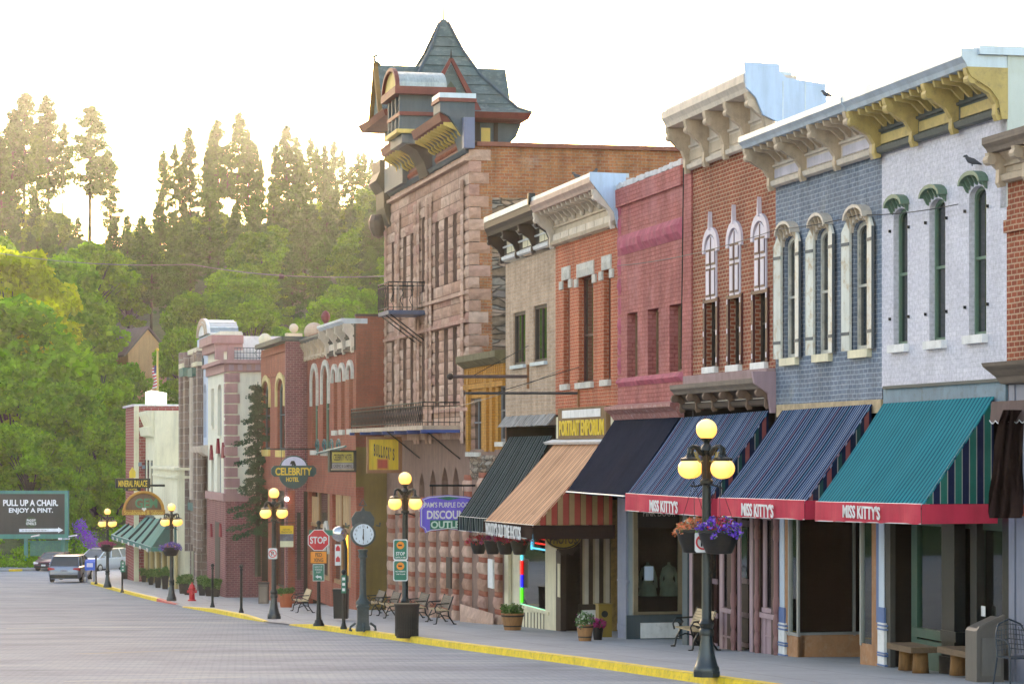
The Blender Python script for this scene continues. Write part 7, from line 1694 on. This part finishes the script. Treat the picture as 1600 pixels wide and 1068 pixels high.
for q in (-1, 1): g.tube([(q * (Rr + .02), 0, zc_ + .25), (q * (Rr + .12), 0, zc_ + .22), (q * (Rr + .13), 0, zc_ + .32)], .025, 5)
mk('crest', g, CL, r)
# bollard posts
def bollard():
    r = root('bollard', 'x', 'bollard', (0, 0, 0), I4); mk('post', G().lathe([(.1, 0), (.1, .04), (.075, .1), (.05, .2), (.045, 1.5), (.06, 1.52), (.06, 1.56), (.03, 1.6)], k=10), BLACK, r, smooth='auto'); mk('ball_top', G().ball((0, 0, 1.66), .075, 10, 8), BLACK, r, smooth=True); return r
bt_ = tree_of(bollard()); bt_ = (bt_[0], [(c, []) for c in bpy.data.objects if c.parent is bt_[0]])
BL = [(537, 982, 889, 'black ball topped post with a small green plate beside the clock'), (377, 957, 881, 'black ball topped post, right one of the pair by the crosswalk ramp'), (332, 948, 880, 'black ball topped post, left one of the pair by the crosswalk ramp'), (191, 925, 874, 'black ball topped post with a green plate right of the farthest lamp'), (150, 912, 867, 'thin black post left of the farthest lamp')]
for i, (px, yb, yt, l) in enumerate(BL):
    p = GP(px, yb, .14); k = (yb - yt) / FPX * p.y / 1.73; M = Matrix.Translation(p) @ Matrix.Diagonal((1, 1, k, 1))
    if i == 0: o = bt_[0]; o.matrix_world = M; setp(o, l, group='ball topped black posts')
    else: dup(bt_, None, M, label=l, group='ball topped black posts')
for px, ya, yb, Yp, l in ((537, 898, 926, GP(537, 982, .14).y, 'narrow green plate with white squares on the post beside the clock'), (192, 876, 893, GP(191, 925, .14).y, 'small green plate on the post right of the farthest lamp')):
    r = root('post_plate', l, 'sign', (0, 0, 0), Matrix.Translation(WP(px, (ya + yb) / 2, Yp - .07))); m_ = Yp / FPX; mk('plate', G().box(-3.8 * m_, 3.8 * m_, -.02, 0, -(yb - ya) / 2 * m_, (yb - ya) / 2 * m_), SG, r)
    for q in (-.3, 0, .3): mk('white_square', G().box(-.04, .04, -.026, -.021, (yb - ya) * m_ * q - .04, (yb - ya) * m_ * q + .04), WS, r)
# hydrant
p = GP(300, 938, .14); r = root('fire_hydrant', 'red fire hydrant on the pavement near the crosswalk ramp', 'fire hydrant', (0, 0, 0), Matrix.Translation(p))
HR = paint('hydrant_red', (.62, .02, .03), .4, .08, 3, .1); mk('barrel', G().lathe([(.19, 0), (.19, .05), (.13, .07), (.125, .5), (.17, .52), (.17, .57), (.13, .6), (.12, .68), (.06, .75), (.03, .77), (.03, .83)], k=16), HR, r, smooth='auto')
mk('side_nozzle', G().lathe([(.07, -.22), (.07, .22)], (0, 0, .42), 10, 0), HR, r); mk('front_nozzle', G().lathe([(.09, -.22), (.09, 0)], (0, 0, .38), 12, 1), HR, r)
# bins
BBR = paint('bin_brown', (.014, .008, .007), .5, .2, 2, .2, st=(8, 8, .5))
p = GP(634, 993, .14); mpx = p.y / FPX; w, h = 19.5 * mpx, 53 * mpx; r = root('barrel_bin', 'dark brown ribbed barrel bin in front of the second lamp', 'litter bin', (0, 0, 0), Matrix.Translation(p + Vector((0.05, -.55, 0))))
mk('barrel', G().lathe([(w * .84, 0), (w * .88, .05), (w * .9, h * .25), (w * .93, h * .26), (w * .98, h * .9), (w * 1.03, h * .93), (w * 1.03, h), (w * .9, h)], k=26), BBR, r, smooth='auto')
g = G(); [g.box(w * .9 * math.cos(a) - .012, w * .9 * math.cos(a) + .012, w * .93 * math.sin(a) - .02, w * .93 * math.sin(a) + .02, .05, h * .9) for a in np.linspace(math.pi, 2 * math.pi, 15)]; mk('rib', g, BLACK, r)
p = GP(533, 965, .14); mpx = p.y / FPX; w, h = 13 * mpx, 45 * mpx; r = root('dark_bin', 'black square litter bin behind the post beside the clock', 'litter bin', (0, 0, 0), Matrix.Translation(p)); mk('body', G().lathe([(w * 1.2, 0), (w * 1.3, h)], k=4, sq=True), BLACK, r); mk('rim', G().lathe([(w * 1.36, h - .04), (w * 1.36, h + .02)], k=4, sq=True), BLACK, r)
p = GP(412, 942, .14); mpx = p.y / FPX; r = root('stone_bin', 'brown panelled litter bin at the corner of the brick hotel', 'litter bin', (0, 0, 0), Matrix.Translation(p)); w, h = 7.5 * mpx, 33 * mpx
mk('body', G().box(-w, w, -w, w, 0, h * .92), paint('taupe_panel', (.17, .125, .10), .7), r); mk('lid', G().box(-w * 1.15, w * 1.1, -w * 1.1, w * 1.1, h * .92, h), BRN, r); mk('front_panel', G().box(-w * .75, w * .75, -w - .03, -w, h * .08, h * .8), paint('taupe_light', (.25, .19, .15), .7), r)
p = GP(196, 905, .14); mpx = p.y / FPX; r = root('far_bin', 'tapered black bin at the edge of the pavement by the far lamp', 'litter bin', (0, 0, 0), Matrix.Translation(p)); mk('body', G().lathe([(7 * mpx, 0), (9.5 * mpx, 22 * mpx), (8.5 * mpx, 22 * mpx)], k=4, sq=True), BLACK, r); mk('lid', G().lathe([(10 * mpx, 22 * mpx), (10 * mpx, 23 * mpx)], k=4, sq=True), BBR, r)
s = S(946, .25); r = root('brass_bin', 'upright brass coloured litter bin with a round opening beside the striped boards', 'litter bin', (s, .25, GZ(s, .25)))
h = 52 / FPX * YD(s, .25); BRS = paint('brass_paint', (.30, .19, .04), .35, .15, 1, 0, .5); mk('body', G().box(s, s + .34, .08, .42, GZ(s, .25), GZ(s, .25) + h * .96), BRS, r); mk('top', G().box(s - .02, s + .36, .06, .44, GZ(s, .25) + h * .96, GZ(s, .25) + h), BRS, r); mk('opening', G().lathe([(.01, -.012), (.085, -.012), (.085, 0), (.01, 0)], (s, .27, GZ(s, .25) + h * .7), 16, 0), BLACK, r)
# newspaper box
p = GP(141, 909, .14); r = root('newspaper_box', 'blue newspaper box on thin legs beside the silver minivan', 'newspaper box', (0, 0, 0), Matrix.Translation(p)); NB_ = paint('newspaper_blue', (.02, .12, .62), .4, .1, 1, 0)
mk('box', G().prism([(-.22, .75), (.3, .75), (.3, 1.25), (.1, 1.42), (-.22, 1.25)], 0, -.3, .32), NB_, r); mk('window', G().box(-.18, .2, -.24, -.221, .95, 1.2), LAV, r)
g = G(); [g.box(x, x + .05, y, y + .05, 0, .75) for x in (-.26, .2) for y in (-.15, .15)]; mks('leg', g, GREYP, r)
# benches
SLAT = paint('bench_slat', (.42, .30, .17), .6, .25, 4, .2, st=(1, 10, 10)); DSL = paint('bench_slat_dark', (.028, .026, .03), .6, .2, 4, .2)
def bench(sm, label_mat):
    r = root('park_bench', 'x', 'bench', (0, 0, 0), I4); L = 1.35
    for x in (0, L):
        g = G(); g.tube([(x, .26, 0), (x, .22, .05), (x, .2, .2), (x, .1, .38), (x, -.12, .42)], .022, 6); g.tube([(x, -.34, 0), (x, -.3, .05), (x, -.16, .25), (x, -.14, .42), (x, -.3, .86)], .024, 6)
        g.tube([(x, .24, .38), (x, .27, .5), (x, .2, .62), (x, -.18, .64)], .02, 6); g.tube([(x, .2, .2), (x, .0, .28), (x, -.16, .25)], .016, 5); g.tube([(x, .12, .62), (x, .04, .54), (x, .1, .48), (x, .16, .53)], .014, 5)
        g.box(x - .03, x + .03, .22, .32, 0, .03); g.box(x - .03, x + .03, -.4, -.3, 0, .03); mk('iron_end', g, BLACK, r)
    g = G()
    for i in range(6): y = .22 - i * .066; g.box(-.04, L + .04, y - .055, y, .415, .44)
    mks('seat_slat', g, SLAT, r)
    g = G()
    for i in range(6): u = i / 6; y = -.155 - .15 * u; z = .48 + .36 * u; g.cube8([(a, y + b - .02 * c, z + c * .052) for c in (0, 1) for a, b in ((-.04, 0), (L + .04, 0), (L + .04, .022), (-.04, .022))])
    out = mks('back_slat', g, sm, r)
    return r
def tree1(r): return (r, [(c, []) for c in bpy.data.objects if c.parent is r])
b1 = tree1(bench(SLAT, '')); b2 = tree1(bench(DSL, ''))
fl_ = lambda s, n, a=0: F @ Matrix.Translation((s, n, GZ(s, n))) @ Matrix.Rotation(R(a), 4, 'Z')
def bench_at(t, first, px, py, label, a=0):
    p = GP(px, py, .14); q = Finv @ p; M = fl_(q.x, q.y, a)
    if first: t[0].matrix_world = M; setp(t[0], label, group='iron and wood benches')
    else: dup(t, None, M, label=label, group='iron and wood benches')
bench_at(b1, True, 1098, 1016, 'iron bench with pale wooden slats behind the nearest street lamp')
bench_at(b1, False, 475, 957, 'pale slatted bench against the corner brick hotel, behind the stop sign')
bench_at(b2, True, 693, 975, 'dark backed bench in front of the stone columns, rightmost of the row'); bench_at(b2, False, 657, 969, 'dark backed bench in front of the stone columns, half behind the barrel bin')
bench_at(b2, False, 613, 965, 'dark backed bench between the clock and the barrel bin'); bench_at(b2, False, 590, 961, 'dark backed bench just right of the clock, farthest of the row')
# log benches, cabinet, chair at the right
LOG = paint('log_wood', (.22, .10, .03), .8, .35, 4, .8, st=(3, 3, .6), dirt=.6, dirtc=(.08, .04, .02)); SLB = paint('slab_wood', (.15, .09, .05), .75, .3, 4, .6, st=(.6, 6, 6))
for lb, px, n0, L in (('rustic log bench under the teal awning, left one', 1440, .35, 1.0), ('rustic log bench under the teal awning, right one beside the grey cabinet', 1527, .3, 1.1)):
    s = S(px, n0); z = GZ(s, n0); r = root('log_bench', lb, 'bench', (s, n0, z)); mk('seat', G().box(s - .15, s + L, n0 - .22, n0 + .25, z + .36, z + .46), SLB, r)
    for x in (s + .05, s + L - .3): mk('log_leg', G().lathe([(.145, 0), (.135, .12), (.13, .25), (.125, .355)], (x, n0, z), 16), LOG, r, smooth=True)
s, n = S(1548, .5), .5; z = GZ(s, n); r = root('grey_cabinet', 'grey beige metal cabinet with a slanted top beside the iron chair', 'cabinet', (s, n, z)); CB = paint('beige_metal', (.13, .11, .095), .45, .08, 2, .1)
mk('shell', G().prism([(n - .22, z), (n + .22, z), (n + .22, z + .80), (n + .18, z + .85), (n - .22, z + 1.02)], 0, s, s + .5), CB, r); mk('side_rim', G().prism([(n + .2, z + .02), (n + .25, z + .02), (n + .25, z + .82), (n + .2, z + .89), (n - .22, z + 1.07), (n - .22, z + 1.03), (n + .17, z + .86), (n + .2, z + .8)], 0, s - .03, s + .03), CB, r); mk('door_panel', G().box(s - .012, s - .0, n - .17, n + .15, z + .1, z + .7), paint('beige_metal_dark', (.16, .14, .125), .5), r)
p = Vector(((1592 - 800) / FPX * 39.6, 39.6, -B(39.6) + .14)); r = root('iron_chair', 'black wrought iron patio chair cut by the bottom right corner', 'chair', (0, 0, 0), Matrix.Translation(p) @ Matrix.Rotation(R(18), 4, 'Z')); CI = paint('blue_black_metal', (.03, .04, .055), .4)
g = G(); w = .28
for q in (-1, 1):
    mk('arm_leg', G().tube([(-w * q, -.24, 0), (-w * q, -.22, .55), (-w * q, -.18, .66), (-w * q, -.08, .70), (-w * q, .24, .72)], .014, 6), CI, r); mk('back_leg', G().tube([(-w * q, .3, 0), (-w * q * .95, .2, .42), (-w * q * .9, .27, .8), (-w * q * .7, .3, .92), (0, .32, 1.0)], .014, 6), CI, r)
mk('seat', G().box(-w, w, -.24, .22, .42, .44), CI, r); g = G()
for i in range(9): x = -w * .8 + w * 1.6 * i / 8; g.tube([(x, .22, .47), (x * .9, .28, .98 - abs(x) * .6)], .007, 4)
for i in range(6): z = .52 + i * .075; g.tube([(-w * .88, .24 + i * .012, z), (0, .25 + i * .012, z + .03), (w * .88, .24 + i * .012, z)], .006, 4)
mk('mesh_back', g, CI, r)
# planters
def planter(label, px, py, w, h, pot, kind='g', n=None, col=PGRN, gh=.25, sq=False, cat='planter'):
    p = GP(px, py, .14); m_ = p.y / FPX; W_2, H_ = w / 2 * m_, h * m_; r = root('planter', label, cat, (0, 0, 0), Matrix.Translation(p))
    g = G().lathe([(W_2 * .72, 0), (W_2 * .8, H_ * .3), (W_2, H_), (W_2 * .88, H_), (W_2 * .85, H_ * .85)], k=4 if sq else 20, sq=sq); o = mk('pot', g, pot, r, smooth=False if sq else 'auto')
    if kind == 'b': g = G(); g.lathe([(W_2 * .79, H_ * .22), (W_2 * .8, H_ * .3), (W_2 * .77, H_ * .3)], k=20); g.lathe([(W_2 * .98, H_ * .8), (W_2 * 1.0, H_ * .9), (W_2 * .9, H_ * .9)], k=20); mk('hoop', g, BRN, o)
    lv = []; [tuft(rs, (W_2 * rs.uniform(-.8, .8), W_2 * rs.uniform(-.8, .8), H_ + rs.uniform(0, gh)), .1 + .1 * gh, 26, .035 + .02 * (p.y > 90), lv) for _ in range(26)]; mk('plants', leaf_g(lv), col, r)
OAKB = paint('barrel_oak', (.36, .16, .06), .6, .25, 3, .3, st=(6, 6, .5)); TER = paint('terracotta', (.46, .12, .05), .7, .1, 2, .2); DPOT = paint('dark_pot', (.02, .013, .011), .6)
planter('half barrel planter with green plants at the foot of the stone columns', 801, 984, 36, 27, OAKB, 'b', gh=.16); planter('half barrel planter with white and pink flowers beside the brass bin', 914, 1001, 27, 27, OAKB, 'b', col=petals('mixed_white_flowers', [(0, (.06, .13, .03)), (.5, (.1, .18, .05)), (.72, (.6, .6, .52)), (.9, (.4, .05, .25))]), gh=.22)
planter('small dark tub with pink flowers behind the white flowered barrel', 934, 999, 18, 20, BBR, 'g', col=PMAG, gh=.12)
planter('large terracotta pot with low green plants by the corner hotel', 447, 948, 25, 22, TER, gh=.14)
for i, (px, py, w, h) in enumerate(((285, 927, 11, 17), (293, 929, 12, 18), (316, 930, 12, 17), (326, 931, 11, 15), (338, 932, 11, 15), (247, 918, 10, 18), (236, 913, 9, 13), (225, 909, 8, 11), (215, 907, 8, 10), (258, 920, 11, 22))):
    planter('dark square planter with green plants, ' + ('beside the hydrant' if px > 300 else 'by the brown pilaster building' if px > 270 else 'under the green shop awning') + f', number {i % 5 + 1} from the far end'.replace('number 1', 'first').replace('number 2', 'second').replace('number 3', 'third').replace('number 4', 'fourth').replace('number 5', 'fifth'), px, py, w * 1.35, h, DPOT, sq=True, gh=.35)
# conifer in the gap
rs3 = np.random.RandomState(12); lv = []; tr = G(); Yc = 119.4; base = WP(403, 900, Yc); top = (703 - 596) / FPX * Yc - base.z; tr.tube([(0, 0, 0), (0, 0, top)], [.16, .02], 6)
for i in range(60):
    t = (i + .5) / 60; z = top * (.22 + .76 * t); L = (1.15 * (1 - t) ** .6 + .25) * (.75 + .4 * math.sin(i * 1.7)); a = i * 2.4; e = Vector((math.cos(a) * L, math.sin(a) * L, z - .25 * L)); tr.tube([(0, 0, z), tuple(e * .5 + Vector((0, 0, z * .5 + .05))), tuple(e)], [.03, .02, .01], 4, False)
    for f in np.linspace(.25, 1, 7): c = Vector((0, 0, z)).lerp(e, f); tuft(rs3, (c.x, c.y, c.z), .24, 30, .055, lv, .6)
r = root('spruce_tree', 'dark drooping spruce in the gap beside the corner brick hotel', 'spruce', (0, 0, 0), Matrix.Translation(base)); mk('trunk', tr, BARK, r); mk('crown', leaf_g(lv), paint('spruce_green', (.03, .075, .03), .9, .3, 2, 0), r)
# pigeons
def bird(label, P, s_=1.0, rot=0):
    r = root('pigeon', label, 'bird', (0, 0, 0), Matrix.Translation(P) @ Matrix.Rotation(R(rot), 4, 'Z') @ Matrix.Diagonal((s_, s_, s_, 1)))
    g = G().tube([(-.19, 0, .02), (-.1, 0, .06), (-.02, 0, .09), (.06, 0, .12), (.11, 0, .17), (.12, 0, .2), (.16, 0, .2), (.19, 0, .19)], [.012, .035, .06, .058, .035, .032, .022, .004], 8); g.tube([(.0, .02, 0), (.0, .02, .06)], .006, 4); g.tube([(.0, -.02, 0), (.0, -.02, .06)], .006, 4)
    mk('body', g, paint('pigeon_grey', (.07, .07, .08), .7), r, smooth=True)
s = S(1519, .15); bird('dark pigeon perched on the rightmost green window hood', F @ Vector((s, .15, Z(259.5, s, .15))), .85, 150)
s = S(928, .2); bird('dark pigeon on the roof edge of the orange brick building', F @ Vector((s, .2, Z(277, s, .2))), 1.1, 60); s = S(903, .4); bird('dark bird flat on the tin cap of the orange brick building', F @ Vector((s, .4, Z(281, s, .4))), .9, 170)
s = S(1292, -.3); bird('small yellow brown bird on the roof edge of the slate blue building', F @ Vector((s, -.3, Z(153, s, -.3))), .7, 150)
# ------------------------------------------------------------ cars
CG = dark_glass('car_glass', (.03, .04, .045), .05); TYRE = paint('tyre_rubber', (.02, .02, .02), .8); RIM = paint('alloy_rim', (.45, .45, .47), .3, .05, 1, 0, .8)
def carpaint(name, col):
    t = NT(name); t.b.inputs['Base Color'].default_value = (*col, 1); t.b.inputs['Metallic'].default_value = .5; t.b.inputs['Roughness'].default_value = .3; t.b.inputs['Coat Weight'].default_value = .6; return t.m
def loft(secs, k0=None):
    """secs: list of (y, [(x,z)...]) same count"""
    g = G(); m = len(secs[0][1]); vs = [(x, y, z) for y, L in secs for x, z in L]
    fs = [(i * m + j, (i + 1) * m + j, (i + 1) * m + (j + 1) % m, i * m + (j + 1) % m) for i in range(len(secs) - 1) for j in range(m)]
    fs += [tuple(range(m)), tuple(range((len(secs) - 1) * m, len(secs) * m))[::-1]]; return g.add(vs, fs)
def car(name, label, P, yaw, W, L, belt, H, paintm, hood, cab, sedan=False):
    """local: front towards +y; belt(y) shoulder height; cab = (y rear bottom, y rear top, y front top, y front bottom)"""
    r = root(name, label, 'car', (0, 0, 0), Matrix.Translation(P) @ Matrix.Rotation(R(yaw), 4, 'Z')); h = W / 2
    def sec(y, top, w): return (y, [(-w * .86, .25), (w * .86, .25), (w * .97, .38), (w, .6), (w * .97, top - .08), (w * .86, top), (-w * .86, top), (-w * .97, top - .08), (-w, .6), (-w * .97, .38)])
    ys = [(-L / 2, belt - .18, h * .86), (-L / 2 + .08, belt - .02, h * .95), (-L / 2 + .4, belt, h), (-.3, belt, h), (cab[3] - .1, belt, h), (L / 2 - .6, hood + .03, h * .98), (L / 2 - .15, hood - .12, h * .93), (L / 2, hood - .35, h * .84)]
    body = mk('body', loft([sec(*q) for q in ys]), paintm, r, smooth='auto')
    a, b, c, d_ = cab; wt = h * .76
    def cs(y, z, w): return (y, z, w)
    g = G(); P0 = [(-h * .9, a, belt - .03), (h * .9, a, belt - .03), (wt, b, H - .04), (-wt, b, H - .04)]; P1 = [(-h * .9, d_, belt - .03), (h * .9, d_, belt - .03), (wt, c, H - .04), (-wt, c, H - .04)]
    g.add(P0 + P1, [(0, 1, 2, 3), (5, 4, 7, 6), (1, 5, 6, 2), (4, 0, 3, 7), (3, 2, 6, 7)]); mk('windows', g, CG, r)
    g = G(); m1 = (b + c) / 2; g.add([(-wt - .02, b - .05, H - .06), (wt + .02, b - .05, H - .06), (wt + .02, c + .03, H - .06), (-wt - .02, c + .03, H - .06), (-wt * .85, b + .1, H), (wt * .85, b + .1, H), (wt * .85, c - .15, H), (-wt * .85, c - .15, H)], [(0, 3, 2, 1), (4, 5, 6, 7), (0, 1, 5, 4), (1, 2, 6, 5), (2, 3, 7, 6), (3, 0, 4, 7)]); mk('roof', g, paintm, r, smooth='auto')
    g = G()
    for q in (-1, 1):
        for (y0, y1) in ((a, b), (d_, c), ((a + b) / 2 + L * .16, b + L * .17), ((c + d_) / 2 - L * .2, c - L * .14)): g.tube([(q * h * .91, y0, belt - .03), (q * (wt + .015), y1, H - .05)], .045, 5)
    mks('pillar', g, paintm, r)
    for x in (-1, 1):
        for y in (-L * .29, L * .31):
            t_ = mk('tyre', G().lathe([(.2, -.11), (.31, -.11), (.33, -.07), (.33, .07), (.31, .11), (.2, .11)], (x * (h - .1), y, .33), 20, 0), TYRE, r); mk('rim', G().lathe([(.02, -.06), (.2, -.03), (.2, .03), (.02, .06)], (x * (h - .02), y, .33), 14, 0), RIM, t_)
    mk('bumper', G().box(-h * .85, h * .85, -L / 2 - .04, -L / 2 + .2, .3, .52), BLACK, r); mk('plate', G().box(-.2, .2, -L / 2 - .03, -L / 2 - .003, .72, .86), GREYP, r)
    mk('front_bumper', G().box(-h * .8, h * .8, L / 2 - .15, L / 2 + .05, .28, .45), BLACK, r); mk('front_plate', G().box(-.17, .17, L / 2 + .02, L / 2 + .06, .42, .54), WS, r); mk('grille', G().box(-h * .5, h * .5, L / 2 - .1, L / 2 + .01, hood - .32, hood - .22), BLACK, r)
    TL = bpy.data.materials.get('tail_light') or paint('tail_light', (.45, .02, .03), .2, .05, 1, 0)
    g = G(); [g.prism([(q * h * .98, belt - .28), (q * h * .98, belt - .1), (q * h * .6, belt - .13), (q * h * .55, belt - .22)], 1, -L / 2 - .02, -L / 2 + .25) for q in (-1, 1)]; mks('tail_light', g, TL, r)
    g = G(); [g.prism([(q * h * .9, hood - .3), (q * h * .9, hood - .12), (q * h * .5, hood - .18), (q * h * .5, hood - .28)], 1, L / 2 - .25, L / 2 - .02) for q in (-1, 1)]; mks('headlight', g, WS, r)
    g = G(); [g.box(q * (h + .02), q * (h + .2), d_ - .5, d_ - .4, belt, belt + .13) for q in (-1, 1)]; mks('mirror', g, paintm, r)
    g = G(); [g.tube([(q * wt * .9, b + .15, H + .03), (q * wt * .9, c - .3, H + .03)], .02, 5) for q in (-1, 1)]
    if not sedan: mks('roof_rail', g, BLACK, r)
    return r
SILV = carpaint('silver_blue_car_paint', (.15, .18, .25)); SILV2 = carpaint('pale_silver_car_paint', (.55, .60, .66)); MARO = carpaint('maroon_car_paint', (.10, .015, .03))
p = GP(101, 910, 0); car('minivan', 'silver grey minivan seen from behind, driving away in the road', p + Vector((0, 2.4, 0)), -1, 2.1, 4.9, 1.08, 1.74, SILV, 1.0, (-2.36, -1.75, .5, 1.5))
p = GP(160, 893, 0); car('silver_minivan', 'pale silver minivan parked facing the camera behind the farthest lamp', p + Vector((-.2, 1, 0)), 152, 1.95, 4.8, 1.1, 1.76, SILV2, 1.0, (-2.3, -1.9, .5, 1.5))
p = GP(71, 892, 0); car('dark_sedan', 'dark maroon sedan half hidden behind the grey minivan', p + Vector((.4, 2, 0)), 168, 1.85, 4.7, .92, 1.4, MARO, .86, (-1.7, -1.0, .4, 1.2), True)
bpy.context.view_layer.update()
